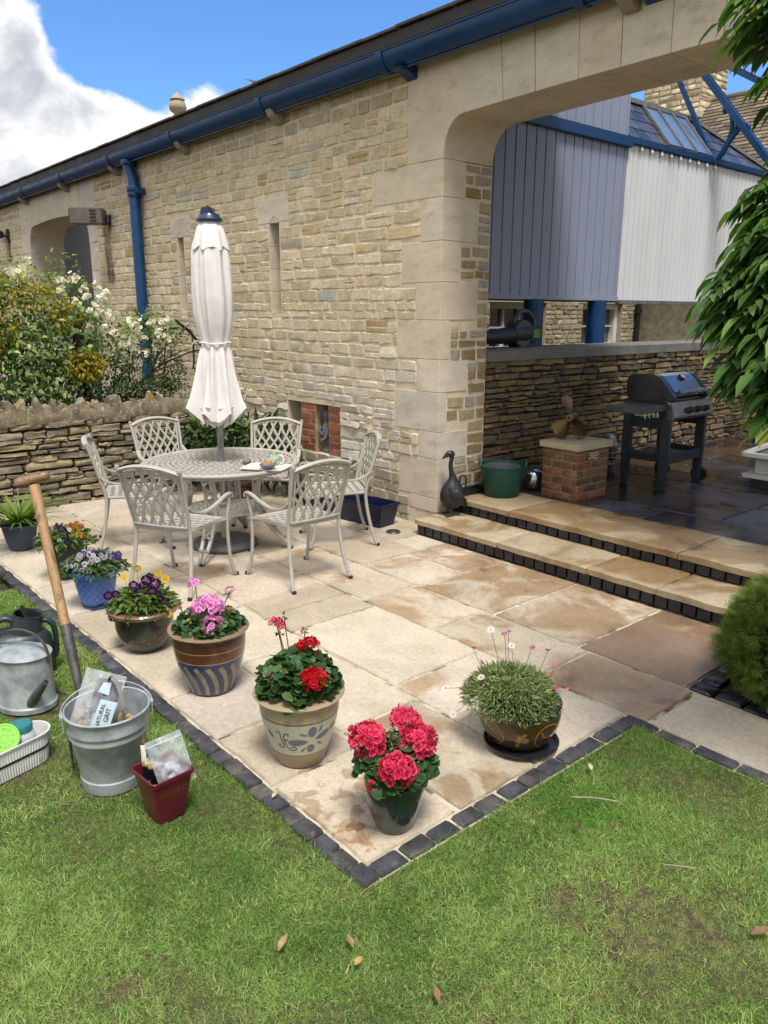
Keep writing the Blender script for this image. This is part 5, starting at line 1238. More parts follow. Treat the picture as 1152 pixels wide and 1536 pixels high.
def frame(c, toward, roll, lean):
    """axes of a sheet facing `toward`, rolled in its own plane and leaning back"""
    n = Vector((math.cos(toward), math.sin(toward), 0)); x = Vector((-n.y, n.x, 0)); z = Vector((0, 0, 1))
    n2 = n*math.cos(lean)+z*math.sin(lean); z2 = z*math.cos(lean)-n*math.sin(lean)
    u = x*math.cos(roll)+z2*math.sin(roll); v = z2*math.cos(roll)-x*math.sin(roll); c = Vector(c)
    return lambda a, b, d: tuple(c+u*a+v*b+n2*d)
bg = thing('grit_bag', 'half-used plastic bag of natural grit leaning in the bucket', 'bag', (BKc[0], BKc[1], 0))
ctr = off((0, 0), 0, 0, 0)+CR*(-.042)+np.array([0, 0, .315]); ctr += np.array([math.cos(fa), math.sin(fa), 0])*(-.015)
TB = frame(tuple(ctr), fa-.1, -.36, .25)
mb = MB(); pillow(mb, .160, .275, .058, TB, (1, 1, 1), nu=16, nv=20, crumple=.007); mb.build('bag_film', m_poly, bg, smooth=70)
mb = MB(); pillow(mb, .098, .235, .040, lambda a, b, d: TB(a+.024, b-.008, d), (1, 1, 1), nu=12, nv=16, crumple=.006, colf=lambda u, v, s: (S(52, 58, 66, .7) if v > .42 or u < .25 else S(186, 200, 210, .8))); mb.build('printed_panel', m_bagp, bg, smooth=60)
mb = MB(); pillow(mb, .085, .10, .034, lambda a, b, d: TB(a-.030, b-.075, d), S(186, 172, 150, .62), crumple=.006); mb.build('grit', mat('grit', S(186, 174, 152, .62), .9, var=.4, vscale=90, bump=.8, bscale=200), bg, smooth=60)
mb = MB(); mb.add([TB(.002, -.085, .034), TB(.074, -.085, .028), TB(.074, .035, .028), TB(.010, .035, .034)], [(0, 1, 2, 3)]); mb.build('label', mat('paper_label', S(206, 224, 234, .85), .5, var=.04, bump=0), bg, fix=False)
for txt, a0, b0, sz in (('NATURAL', .026, -.028, .022), ('GRIT', .052, -.020, .026)):
    V, F = text_mesh(txt, sz); mb = MB(); mb.add([TB(a0-y, b0+x, .0355 if txt == 'NATURAL' else .0335) for x, y, z in V], F); mb.build('lettering', mat('label_ink', S(30, 36, 44, .8), .6, bump=0) if 'label_ink' not in bpy.data.materials else bpy.data.materials['label_ink'], bg, fix=False)
mb = MB(); mb.add([TB(-.01, .06, .030), TB(.035, .055, .030), TB(.030, .105, .025), TB(.0, .10, .025)], [(0, 1, 2, 3)]); mb.build('printed_badge', mat('badge_print', S(186, 206, 220, .8), .4, bump=0), bg, fix=False)
mb = MB(); P = smooth_pts([tuple(CR*x_+np.array([math.cos(fa), math.sin(fa), 0])*(-.02+y_)+np.array([0, 0, z_])) for x_, y_, z_ in ((.02, -.03, .30), (.018, -.02, .41), (.036, .0, .432), (.056, .03, .395), (.062, .06, .33), (.058, .06, .25))], 6)
mb.ribbon([(p.x+BKc[0], p.y+BKc[1], p.z) for p in P], (math.cos(fa+.5), math.sin(fa+.5), .2), .017, .002); tag(mb.build('webbing_strap', mat('grey_webbing', S(150, 146, 138, .65), .8, bump=.3, bscale=200), smooth=40), 'grey webbing strap looped over the inside of the bucket', 'strap')
gl = MB(); rg = random.Random(3)
for k in range(5):
    a = CR*(.055+.018*k)+np.array([math.cos(fa), math.sin(fa), 0])*(-.02+.01*k); p = (BKc[0]+a[0], BKc[1]+a[1], .27)
    gl.tube(smooth_pts([(p[0], p[1], .17), (p[0]+rg.uniform(-.01, .01), p[1], .25), (p[0]+.012, p[1]+.01, .285-.008*k)], 4), [.012, .013, .014, .014, .014, .014, .013, .012, .009], 8)
tag(gl.build('work_glove', mat('tan_leather', S(206, 172, 110, .7), .8, var=.25, vscale=30, bump=.5), smooth=60), 'tan leather work glove lying in the bucket', 'glove')
# garden fork standing behind the bucket
fk = thing('garden_fork', 'garden fork with a worn wooden T handle stuck in the lawn behind the bucket', 'garden fork', (-3.0, .945, 0))
A = Vector((-3.03, .96, .30)); B = Vector((-3.522, 1.006, 1.131)); d = (B-A).normalized(); o_ = Vector((-3.0, .945, 0))
m_ash_ = mat('worn_ash_wood', S(192, 152, 104, .62), .55, var=.2, vscale=6, bump=.25, bscale=40, stretch=(4, 4, .8), stains=[(S(110, 76, 48, .55), 7, .50, .66, .7), (S(70, 50, 36, .5), 20, .62, .7, .6)])
m_iron = mat('worn_fork_steel', S(110, 108, 104, .6), .45, .6, var=.25, vscale=12, bump=.15)
pts = [A+d*t for t in (.30, .34, .5, .7, .85, .945)]; mb = MB(); mb.tube([tuple(p-o_) for p in pts], [.019, .0205, .0205, .021, .022, .024], 14); mb.build('shaft', m_ash_, fk, smooth=50)
tv = (Vector(CR.tolist())*.96+Vector((0, 0, .20))-Vector((math.cos(front((-3.5, 1))), math.sin(front((-3.5, 1))), 0))*.30).normalized(); C_ = B-o_+d*.01
mb = MB(); mb.tube([tuple(C_+tv*t) for t in (-.072, -.07, -.05, 0, .05, .066, .070)], [.017, .021, .023, .0225, .022, .020, .015], 14); mb.build('cross_handle', mat('polished_grip', S(164, 124, 92, .6), .42, var=.3, vscale=10, bump=.15, stretch=(1, 6, 6), stains=[(S(92, 60, 44, .5), 9, .5, .66, .7)]), fk, smooth=50)
mb = MB(); mb.tube([tuple(A+d*t-o_) for t in (-.03, .0, .1, .22, .315)], [.013, .0145, .019, .0225, .0228], 14); mb.lathe([(.004, -.003), (.006, .003), (0, .004)], 8, tuple(A+d*.285-o_+Vector((.015, -.018, 0)))); mb.build('socket', m_iron, fk, smooth=50)
side = Vector((CR[0], CR[1], 0)); dn = Vector((.10, -.02, -1)).normalized(); base = A-d*.03-o_
for k in (-1.5, -.5, .5, 1.5):
    mb = MB(); q = base+side*.048*k+Vector((0, 0, -.05+abs(k)*.004))
    mb.tube([tuple(base+side*.008*k), tuple(base+side*.048*k+Vector((0, 0, -.02))), tuple(q+dn*.02), tuple(q+dn*.16), tuple(q+dn*.27)], [.008, .008, .007, .006, .003], 8); mb.build('tine', m_iron, fk, smooth=50)
# galvanised watering can
WC = (-3.755, .935); mdir = Vector((.79, .61, 0)).normalized(); wang = math.atan2(mdir.y, mdir.x)
WCS = .90
wc = thing('watering_can', 'oval galvanised watering can with a short spout and hoop handle', 'watering can', (WC[0], WC[1], -.012), wang)
mb = MB(); a_, b_ = .150, .125; H = .305
def oval(prof, n=64): mb.lathe(prof, n, sx=1, sy=b_/a_)
oval([(0, .02), (a_+.002, .02), (a_+.006, .0), (a_+.010, .002), (a_+.010, .028), (a_+.003, .034), (a_, .04), (a_-.002, H-.012), (a_+.004, H-.008), (a_+.005, H-.001), (a_-.002, H+.001), (a_*.75, H+.020), (a_*.4, H+.031), (0, H+.034)]); mb.build('body', m_galv, wc, smooth=35)
mb = MB(); mb.tube([(a_*1.02*math.cos(2*PI*k/64), b_*1.02*math.sin(2*PI*k/64), H-.003) for k in range(64)], .005, 8, closed=True); mb.build('rolled_rim', m_galv, wc, smooth=60)
mb = MB(); P = [((a_+.006)*math.cos(PI*k/24), 0, H-.02+.150*math.sin(PI*k/24)**.85) for k in range(25)]; mb.ribbon([(-a_-.004, 0, H-.05)]+P[::-1]+[(a_+.004, 0, H-.05)], (0, 1, 0), .005, .020); mb.build('hoop_handle', mat('dull_steel_strap', S(120, 116, 106, .6), .5, .5, var=.2, bump=.1), wc, bevel=.0015)
inv = Matrix.Rotation(-wang, 3, 'Z'); fw = inv @ Vector((math.cos(front(WC)), math.sin(front(WC)), 0)); rt_ = inv @ Vector((CR[0], CR[1], 0))
p0 = fw*.105+rt_*.015+Vector((0, 0, .055)); p1 = fw*.185+rt_*.105+Vector((0, 0, .215))
mb = MB(); ds = (p1-p0); mb.tube([tuple(p0-ds*.25), tuple(p0), tuple(p0+ds*.5), tuple(p0+ds*.94), tuple(p1)], [.030, .030, .022, .0155, .0165], 16); mb.build('spout', mat('lead_grey_spout', S(116, 118, 106, .6), .45, .5, var=.15, bump=.06), wc, smooth=45)
mb = MB(); mb.tube([tuple(p1+ds.normalized()*.0008), tuple(p1+ds.normalized()*.0016)], .0115, 16); mb.build('spout_mouth', m_dark, wc)
wc.scale = (WCS, WCS, WCS)
# dark green plastic watering can behind it
PWc = (-4.13, 1.02)
pw = thing('watering_can', 'dark green plastic watering can behind the galvanised one', 'watering can', (PWc[0], PWc[1], -.012), math.atan2(CR[1], CR[0])+.35)
m_dgp = mat('dark_green_plastic', S(44, 58, 62, .65), .42, var=.15, vscale=10, bump=.05)
mb = MB(); mb.lathe([(0, 0), (.17, 0), (.185, .01), (.19, .10), (.18, .20), (.15, .235), (.06, .25), (0, .252)], 40, (-.02, 0, 0), sx=1, sy=.62); mb.build('body', m_dgp, pw, smooth=50)
mb = MB(); mb.tube([(.03, 0, .20), (.045, 0, .27), (.058, 0, .325)], [.085, .075, .068], 24, cap=False); mb.tube([(.058, 0, .325), (.059, 0, .331)], [.072, .072], 24, cap=False); mb.build('filler_neck', m_dgp, pw, smooth=50, solid=-.004)
mb = MB(); mb.tube([(.055, 0, .316), (.056, 0, .3165)], .066, 24); mb.build('filler_opening', m_dark, pw)
mb = MB(); mb.tube(smooth_pts([(.0, 0, .29), (-.06, 0, .315), (-.15, 0, .27), (-.23, 0, .19), (-.215, 0, .12), (-.17, 0, .10)], 6), .018, 12, sx=1.3); mb.build('carrying_handle', m_dgp, pw, smooth=60)
mb = MB(); mb.tube(smooth_pts([(.10, 0, .29), (.155, 0, .275), (.178, 0, .22), (.176, 0, .10), (.15, 0, .06)], 6), .015, 12, sx=1.2); mb.build('rear_handle', m_dgp, pw, smooth=60)
mb = MB(); mb.obox((-.055, -.118, .16), (.045, .012, .12)); mb.build('gauge_strip', mat('pale_gauge', S(170, 176, 176, .6), .3, bump=0), pw, bevel=.004)
# white oval tub of bits
TBc = Vector((-3.20, .690, -.012)); tdir = Vector((-.26, .965, 0)).normalized()
tub = thing('planter_tub', 'white oval ribbed tub with a black band, full of small garden bits', 'planter', tuple(TBc), math.atan2(tdir.y, tdir.x))
def stad(L, r, n=24, rib=0):
    o = []
    for k in range(n*2):
        if k < n: a = -PI/2+PI*k/(n-1); c_ = (L, 0)
        else: a = PI/2+PI*(k-n)/(n-1); c_ = (-L, 0)
        o.append((c_[0]+r*math.cos(a), r*math.sin(a)))
    # resample evenly so that ribs run round the straights too
    pts = [Vector((x, y)) for x, y in o]; pts.append(pts[0]); seg = [(b-a).length for a, b in zip(pts, pts[1:])]; tot = sum(seg); N_ = 288; out = []; acc = 0; i = 0
    for k in range(N_):
        s = tot*k/N_
        while acc+seg[i] < s: acc += seg[i]; i += 1
        t = (s-acc)/seg[i] if seg[i] else 0; p = pts[i].lerp(pts[i+1], t); q = (pts[i+1]-pts[i]).normalized() if seg[i] else Vector((1, 0)); nn = Vector((q.y, -q.x))
        w = rib*(1 if k % 4 < 2 else 0); out.append((p.x+nn.x*w, p.y+nn.y*w))
    return out
m_wht = mat('white_tub_plastic', S(226, 226, 220, .8), .4, var=.05, vscale=6, bump=.03, stains=[(S(150, 140, 116, .6), 10, .64, .76, .35)])
mb = MB(); V = []; F = []; lv = [(.105, .060, .0, 0), (.107, .062, .004, .0022), (.112, .0715, .130, .0022), (.112, .0715, .133, 0), (.113, .078, .134, 0), (.113, .0785, .141, 0), (.112, .0715, .141, 0), (.106, .060, .02, 0)]
for L, r, z, rb_ in lv: V += [(x, y, z) for x, y in stad(L, r, rib=rb_)]
N_ = 288
for i in range(len(lv)-1): F += [(i*N_+k, i*N_+(k+1) % N_, (i+1)*N_+(k+1) % N_, (i+1)*N_+k) for k in range(N_)]
F += [tuple(range(N_-1, -1, -1)), tuple((len(lv)-1)*N_+k for k in range(N_))]; mb.add(V, F); mb.build('body', m_wht, tub, smooth=30)
mb = MB(); V = []; F = []
for L, r, z in ((.1095, .0692, .068), (.1095, .0712, .070), (.1100, .0722, .078), (.1100, .0703, .080)): V += [(x, y, z) for x, y in stad(L, r)]
for i in range(3): F += [(i*N_+k, i*N_+(k+1) % N_, (i+1)*N_+(k+1) % N_, (i+1)*N_+k) for k in range(N_)]
mb.add(V, F); mb.build('band', m_dark, tub, smooth=40)
def tl(x, y, z): p = tdir*x+Vector((-tdir.y, tdir.x, 0))*y; return Vector((TBc.x+p.x, TBc.y+p.y, TBc.z+z))
jr = thing('jar', 'clear plastic jar with a teal lid standing in the white tub', 'jar', tuple(tl(.075, .0, .022)))
mb = MB(); mb.lathe([(0, 0), (.048, 0), (.052, .006), (.053, .10), (.048, .125), (.040, .137), (.040, .145)], 32); mb.build('glass', glass_mat('jar_plastic', (.72, .78, .78), .2, .6), jr, smooth=45)
mb = MB(); mb.lathe([(.0, .002), (.047, .002), (.047, .07), (0, .075)], 24); mb.build('contents', mat('grey_granules', S(120, 126, 124, .6), .9, var=.3, vscale=60, bump=.6, bscale=150), jr)
mb = MB(); mb.lathe([(.043, .136), (.0445, .138), (.0445, .162), (.042, .167), (.036, .168), (0, .1665)], 48, rfun=lambda a, z: 1+(.012*math.cos(24*a) if .137 < z < .163 else 0)); mb.build('lid', mat('teal_plastic', S(52, 140, 140, .65), .35, var=.05, bump=0), jr, smooth=30)
mb = MB(); mb.add([tuple(Vector((math.cos(t), math.sin(t), 0))*.0535+Vector((0, 0, z))) for t in (front((-3.1, .7))+.05, front((-3.1, .7))+.45) for z in (.085, .118)], [(0, 2, 3, 1)]); mb.build('label', bpy.data.materials['paper_label'], jr, fix=False)
ctw = tl(-.012, -.018, .165); TW = frame(tuple(ctw), front((-3.1, .7)), .12, .62)
tw = thing('twine_disc', 'lime green plastic disc with raised lettering propped in the white tub', 'disc', (0, 0, 0))
m_lime = mat('lime_plastic', S(140, 220, 70, .75), .4, var=.05, bump=0); mb = MB(); V = []; F = []; n_ = 56
for r, d_ in ((.001, -.008), (.058, -.008), (.061, -.004), (.061, .006), (.058, .0095), (.053, .0095), (.051, .0075), (.020, .0075), (.018, .0095), (.014, .0095), (.012, .0075), (.001, .0075)):
    V += [TW(r*math.cos(2*PI*k/n_), r*math.sin(2*PI*k/n_), d_) for k in range(n_)]
for i in range(11): F += [(i*n_+k, i*n_+(k+1) % n_, (i+1)*n_+(k+1) % n_, (i+1)*n_+k) for k in range(n_)]
mb.add(V, F); mb.build('disc', m_lime, tw, smooth=40)
mb = MB()
for ch, ang in (('E', -155), ('R', -122), ('H', -95), ('T', -72), ('O', -40), ('C', 5), ('V', 42), ('C', 62), ('K', 80)):
    V, F = text_mesh(ch, .017, .0012); a = math.radians(ang); rr = .037
    ru = a+PI/2 if ang < 20 else a-PI/2
    b0 = [(rr*math.cos(a)+x*math.cos(ru)-y*math.sin(ru), rr*math.sin(a)+x*math.sin(ru)+y*math.cos(ru), z) for x, y, z in V]; mb.add([TW(x, y, .0080+z) for x, y, z in b0], F)
mb.build('raised_lettering', mat('lime_lettering', S(96, 170, 48, .7), .45, bump=0), tw, fix=False)
tr_h = MB(); p = tl(-.085, .0, .05); tr_h.tube(smooth_pts([tuple(p), tuple(p+Vector((0, 0, .06))), tuple(p+Vector((.006, .012, .135))), tuple(p+Vector((.0, .03, .165)))], 5), [.011]*5+[.016]*6+[.015]*5, 12)
tag(tr_h.build('trowel', m_dark, smooth=60), 'black handled hand tool upright at the near end of the white tub', 'hand tool')
pf = MB(); p = tl(-.045, -.01, .10); pf.tube([tuple(p+Vector((-.02, -.05, -.01))), tuple(p+Vector((.005, -.01, .0))), tuple(p+Vector((.0, .05, .02)))], [.014, .017, .013], 10); pf.obox(tuple(p+Vector((-.035, .02, .05))), (.03, .03, .045), Matrix.Rotation(.6, 3, 'Y'))
tag(pf.build('hose_connector', m_dark, smooth=50), 'black hose connector lying behind the lime green disc', 'connector')
rdc = MB(); p = tl(.0, .028, .145); rdc.obox(tuple(p), (.022, .05, .018), Matrix.Rotation(.5, 3, 'Z')); tag(rdc.build('garden_clip', mat('orange_plastic', S(206, 96, 50, .7), .45, bump=0), bevel=.004), 'orange plastic clip sticking up behind the disc in the tub', 'clip')
# maroon square pot with sachets
MPc = (-2.515, 1.065)
mp = thing('square_pot', 'maroon square plastic pot with faint gold lettering on the lawn', 'flower pot', (MPc[0], MPc[1], -.012), math.radians(4))
m_mar = mat('maroon_plastic', S(112, 26, 46, .65), .38, var=.12, vscale=8, bump=.05, stains=[(S(160, 130, 120, .6), 40, .70, .76, .4)])
mb = MB(); V = []; F = []; lv = [(.054, .012, 0), (.055, .014, .004), (.082, .016, .180), (.088, .017, .181), (.089, .018, .196), (.087, .017, .1985), (.0825, .015, .197), (.053, .012, .014)]
for hw, r, z in lv: V += [(x, y, z) for x, y in rr_(hw, hw, r)]
k_ = len(rr_(.1, .1, .02))
for i in range(len(lv)-1): F += [(i*k_+j, i*k_+(j+1) % k_, (i+1)*k_+(j+1) % k_, (i+1)*k_+j) for j in range(k_)]
F += [tuple(range(k_-1, -1, -1)), tuple((len(lv)-1)*k_+j for j in range(k_))]; mb.add(V, F); mb.build('body', m_mar, mp, smooth=35)
m_gilt = mat('faded_gold_print', S(134, 84, 40, .62), .4, var=.3, vscale=60, bump=0)
slope = (.082-.055)/.176; FX = lambda a, z, e=.0006: (.0545+slope*z+e, a, z)
mb = MB()
for txt, a0, z0, sz in (('GOLD', .012, .128, .034), ('Collection', .006, .105, .015)):
    V, F = text_mesh(txt, sz); mb.add([FX(a0+x, z0+y+x*.0) for x, y, z in V], F)
mb.build('lettering', m_gilt, mp, fix=False)
mb = MB()
for k in range(7):
    t = 2*PI*k/7; V = [FX(-.049+.0035*math.cos(t)+.009*math.cos(t)*q+.004*math.sin(t)*w, .130+.0035*math.sin(t)+.009*math.sin(t)*q-.004*math.cos(t)*w) for q, w in ((0, 0), (.5, .7), (1, 0), (.5, -.7))]; mb.add(V, [(0, 1, 2, 3)])
mb.build('leaf_emblem', m_gilt, mp, fix=False)
fm = front(MPc)
TZ = frame((MPc[0]+.028, MPc[1]+.022, .218), fm+.1, .22, .12)
zb_ = thing('zip_bag', 'clear zip-top plastic bag standing in the maroon pot', 'bag', (0, 0, 0))
mb = MB(); pillow(mb, .135, .21, .045, TZ, (1, 1, 1), nu=14, nv=18, crumple=.007); mb.build('film', m_poly, zb_, smooth=70)
mb = MB(); mb.add([TZ(-.066, .082, .006), TZ(.066, .082, .006), TZ(.066, .088, .006), TZ(-.066, .088, .006)], [(0, 1, 2, 3)]); mb.build('zip_strip', mat('zip_strip', S(206, 214, 222, .8), .3, bump=0), zb_, fix=False)
mb = MB(); pillow(mb, .075, .11, .018, frame((MPc[0]+.040, MPc[1]+.020, .165), fm+.1, .3, .12), S(190, 192, 194, .7), crumple=.008); mb.build('sachet', mat('white_sachet', S(176, 180, 188, .7), .4, var=.2, bump=.3, bscale=30), zb_, smooth=70)
TS = frame((MPc[0]-.022, MPc[1]-.030, .192), fm-.25, .05, .15)
sb = MB(); pillow(sb, .075, .17, .016, TS, (1, 1, 1), nu=14, nv=20, crumple=.003, colf=lambda u, v, s: (S(46, 66, 58, .6) if v > .80-.25*u and u > .22 else (S(226, 222, 200, .8) if v > .62-.12*u else (S(186, 150, 80, .7) if v > .53-.1*u else S(34, 24, 36, .6)))))
tag(sb.build('seed_sachet', m_bagp, smooth=60), 'printed green, cream and black sachet tucked in the maroon pot', 'sachet')
# ================================================================ terrace beyond the arch
m_dry = rubble_mat('dry_stone', .18, .35, .6)
m_gap = mat('dry_stone_core', S(56, 50, 42, .5), .95, var=.3, bump=.5, world=True)
# ---- side wall of the terrace: thin stones under a flat mortar coping
DW = -4.75
sw = thing('dry_stone_wall', 'dark dry stone wall with a flat coping behind the barbecue', 'wall', (0, 0, 0))
mb = MB(); mb.box(-5.16, DW-.035, YB+.004, 14.0, 0, 1.44); mb.build('wall_core', m_gap, sw)
TD = lambda u, v, d: (DW-.02+d, u, v)
PD = [S(150, 130, 98, .55), S(132, 118, 94, .55), S(160, 138, 100, .55), S(140, 126, 104, .55), S(118, 106, 88, .55), S(166, 140, 92, .55)]
mb = MB(); coursed(mb, TD, YB+.01, 13.9, .24, 1.43, (.032, .078), (.10, .36), PD, .020, .009, (), nu=6, nv=4, jit=.007, vj=.006, rnd=.012, sink=.03, split=.05, rough=.6)
mb.build('stone_courses', m_dry, sw, smooth=65, fix=False)
mb = MB(); nn_ = 60; V = []
for i in range(nn_+1):
    y = lerp(YB+.005, 14.0, i/nn_); w = .012*mnoise.noise((y*2, 0, 4))
    V += [(DW+.012+w, y, 1.425), (DW+.015+w, y, 1.515+w*.4), (DW-.04, y, 1.532), (-5.12, y, 1.532), (-5.175, y, 1.51), (-5.175, y, 1.425)]
mb.add(V, [(i*6+k, i*6+(k+1) % 6, (i+1)*6+(k+1) % 6, (i+1)*6+k) for i in range(nn_) for k in range(6)]+[(5, 4, 3, 2, 1, 0)])
mb.build('coping', mat('mortar_coping', S(132, 128, 122, .6), .9, var=.2, vscale=5, bump=.4, bscale=60, world=True), sw, smooth=40)
# ---- boarded upper storey on blue posts
BXp = -5.30
bd = thing('boarded_building', 'grey and white boarded upper storey on blue posts with a slate lean-to roof', 'building', (0, 0, 0))
m_gb = mat('grey_blue_boards', S(146, 154, 174, .78), .55, var=.05, vscale=2, bump=.06, bscale=30, world=True, stretch=(1, 1, .25))
m_wb = mat('white_boards', S(226, 226, 226, .82), .5, var=.04, vscale=2, bump=.06, bscale=30, world=True, stretch=(1, 1, .3), stains=[(S(176, 178, 186, .7), 1.3, .52, .72, .35)])
m_dgroove = mat('board_shadow_gap', S(70, 78, 96, .5), .9, bump=0)
def boards(name, y0, y1, z0, z1, w, m, x=BXp):
    mb = MB(); y = y0
    while y < y1-.01:
        e = min(y+w, y1); g = .0036
        mb.add([(x-.012, y+g, z0), (x, y+g+.006, z0), (x, e-g-.006, z0), (x-.012, e-g, z0), (x-.012, y+g, z1), (x, y+g+.006, z1), (x, e-g-.006, z1), (x-.012, e-g, z1)], [(0, 1, 5, 4), (1, 2, 6, 5), (2, 3, 7, 6), (3, 2, 1, 0), (4, 5, 6, 7)]); y = e
    return mb.build(name, m, bd)
boards('grey_boarding', 5.3, 8.09, 2.03, 4.28, .152, m_gb); boards('white_boarding', 8.11, 11.6, 1.995, 3.66, .108, m_wb, BXp-.006)
mb = MB(); mb.box(-6.3, BXp-.013, 5.3, 8.09, 1.99, 4.28); mb.box(-6.3, BXp-.02, 8.10, 11.6, 1.99, 3.70); mb.build('wall_core', m_dgroove, bd)
mb = MB(); mb.box(BXp-.02, BXp+.022, 5.3, 8.09, 1.985, 2.035); mb.build('bottom_rail', m_gb, bd, bevel=.004)
mb = MB(); mb.box(BXp-.03, BXp+.014, 8.11, 11.6, 1.955, 2.0); mb.build('bottom_rail', mat('grey_rail', S(120, 118, 120, .6), .6), bd, bevel=.004)
mb = MB(); mb.box(BXp-.02, BXp+.05, 5.3, 8.12, 3.615, 3.725); mb.build('blue_beam', m_blue, bd, bevel=.006)
mb = MB(); mb.box(BXp-.02, BXp+.035, 8.12, 11.65, 3.665, 3.735); mb.build('blue_fascia', m_blue, bd, bevel=.006)
for y in (6.62, 7.74):
    mb = MB(); mb.tube([(-5.32, y, .06), (-5.32, y, 1.99)], .105, 20); mb.lathe([(.13, 0), (.13, .02), (.105, .05)], 20, (-5.32, y, 1.0)); mb.build('post', m_blue, bd, smooth=40)
# lean-to roof: a steep slope up from the fascia, slates with three rooflights, hipped at the far end
RK = 1.25
RP = lambda y, t, o=0: (BXp-.0-t+.78*o, y, 3.735+RK*t+.62*o)
m_slt = mat('blue_slate', (1, 1, 1), .32, attr=True, var=.2, vscale=8, bump=.15, bscale=30, spec=.6)
mb = MB(); tt = .40
mb.add([RP(8.1, 0), RP(11.55, 0), RP(10.15, tt), RP(8.1, tt)], [(0, 1, 2, 3)]); mb.add([RP(11.55, 0), (BXp-1.1, 11.55, 3.735), (BXp-1.1, 10.15, 3.735+RK*tt), RP(10.15, tt)], [(0, 1, 2, 3)]); mb.add([RP(8.1, tt), RP(10.15, tt), (BXp-1.1, 10.15, 3.735+RK*tt+.02), (BXp-1.1, 8.1, 3.735+RK*tt+.02)], [(0, 1, 2, 3)])
rf = mb.build('roof', mat('slate_underlay', S(60, 62, 72, .5), .7), bd, fix=False)
mb = MB(); SL = [S(92, 100, 122, .5), S(78, 86, 108, .5), S(104, 108, 126, .5)]
for r in range(4):
    ta, tb_ = r*.1, r*.1+.115; y = 8.1-(r % 2)*.11
    while y < 11.55:
        e = y+.22; lim = 11.55-(1.4)*(ta/.40)
        if y > lim: break
        e2 = min(e, lim); y2 = max(y, 8.1)
        if e2-y2 > .03: mb.add([RP(y2+.003, ta, .012), RP(e2-.003, ta, .012), RP(e2-.003, tb_, .004), RP(y2+.003, tb_, .004), RP(y2+.003, ta, .004), RP(e2-.003, ta, .004)], [(0, 1, 2, 3), (0, 4, 5, 1)], mulc(RNG.choice(SL), RNG.uniform(.8, 1.2)))
        y = e
mb.build('slates', m_slt, rf, fix=False)
m_pane = mat('rooflight_glass', S(120, 150, 190, .6), .06, var=.02, bump=0, spec=1.0, coat=1)
m_lead = mat('lead_bar', S(150, 148, 146, .6), .5, .3, var=.15)
for k in range(3):
    ya, yb = 8.89+k*.325, 8.89+(k+1)*.325; mb = MB(); mb.add([RP(ya, .012, .022), RP(yb, .012, .022), RP(yb, .39, .022), RP(ya, .39, .022)], [(0, 1, 2, 3)]); s_ = mb.build('rooflight', m_pane, bd, fix=False)
    for yy_ in ((ya, yb) if k == 2 else (ya,)):
        mb = MB(); mb.bar(RP(yy_, -.01, .03), RP(yy_, .40, .03), .035, .03, (1, 0, .8)); mb.build('glazing_bar', m_lead, s_)
mb = MB(); mb.bar(RP(8.1, .405, .02), RP(10.17, .405, .02), .07, .05); mb.bar(RP(11.58, -.01, .02), RP(10.14, .405, .02), .06, .04); mb.build('ridge_flashing', m_lead, rf)
for k in range(9):
    mb = MB(); mb.lathe([(0, -.045), (.018, -.04), (.022, -.02), (.012, 0), (.01, .01)], 10, (BXp+.01, 8.35+k*.21, 3.655)); mb.build('fascia_bulb', mat('clear_bulb', S(230, 230, 226, .8), .1, bump=0, coat=.6) if k == 0 else bpy.data.materials['clear_bulb'], bd, smooth=60)
# open iron roof frame with scrolled brackets in front of the sky
fr = thing('iron_roof_frame', 'open blue iron roof frame with scrolled brackets against the sky', 'roof frame', (0, 0, 0))
YF = 9.93
mb = MB(); mb.bar((-5.27, YF, 3.68), (-6.35, YF, 5.66), .05, .05, (0, 1, 0)); mb.build('tie_bar', m_blue, fr)
mb = MB(); mb.bar((-4.30, YF, 3.27), (-6.1, YF, 5.45), .07, .11, (0, 1, 0)); mb.build('rafter', m_blue, fr)
mb = MB(); mb.bar((-3.0, YF, 3.40), (-6.2, YF, 5.36), .07, .11, (0, 1, 0)); mb.build('rafter', m_blue, fr)
mb = MB(); mb.tube([(-4.30, YF, .25), (-4.30, YF, 3.30)], .06, 16); mb.build('post', m_blue, fr, smooth=40)
for pts in ([(-5.22, YF, 3.70), (-5.11, YF, 3.88), (-5.07, YF, 4.05), (-5.11, YF, 4.24), (-5.16, YF, 4.28), (-5.19, YF, 4.25), (-5.17, YF, 4.22)], [(-5.20, YF, 3.70), (-5.10, YF, 3.86), (-4.99, YF, 3.99), (-4.90, YF, 4.05), (-4.86, YF, 4.02), (-4.88, YF, 3.99)], [(-5.16, YF, 3.74), (-5.02, YF, 4.02), (-5.0, YF, 4.13)]):
    mb = MB(); mb.tube(smooth_pts(pts, 5), .026, 8); mb.build('scroll_bracket', m_blue, fr, smooth=60)
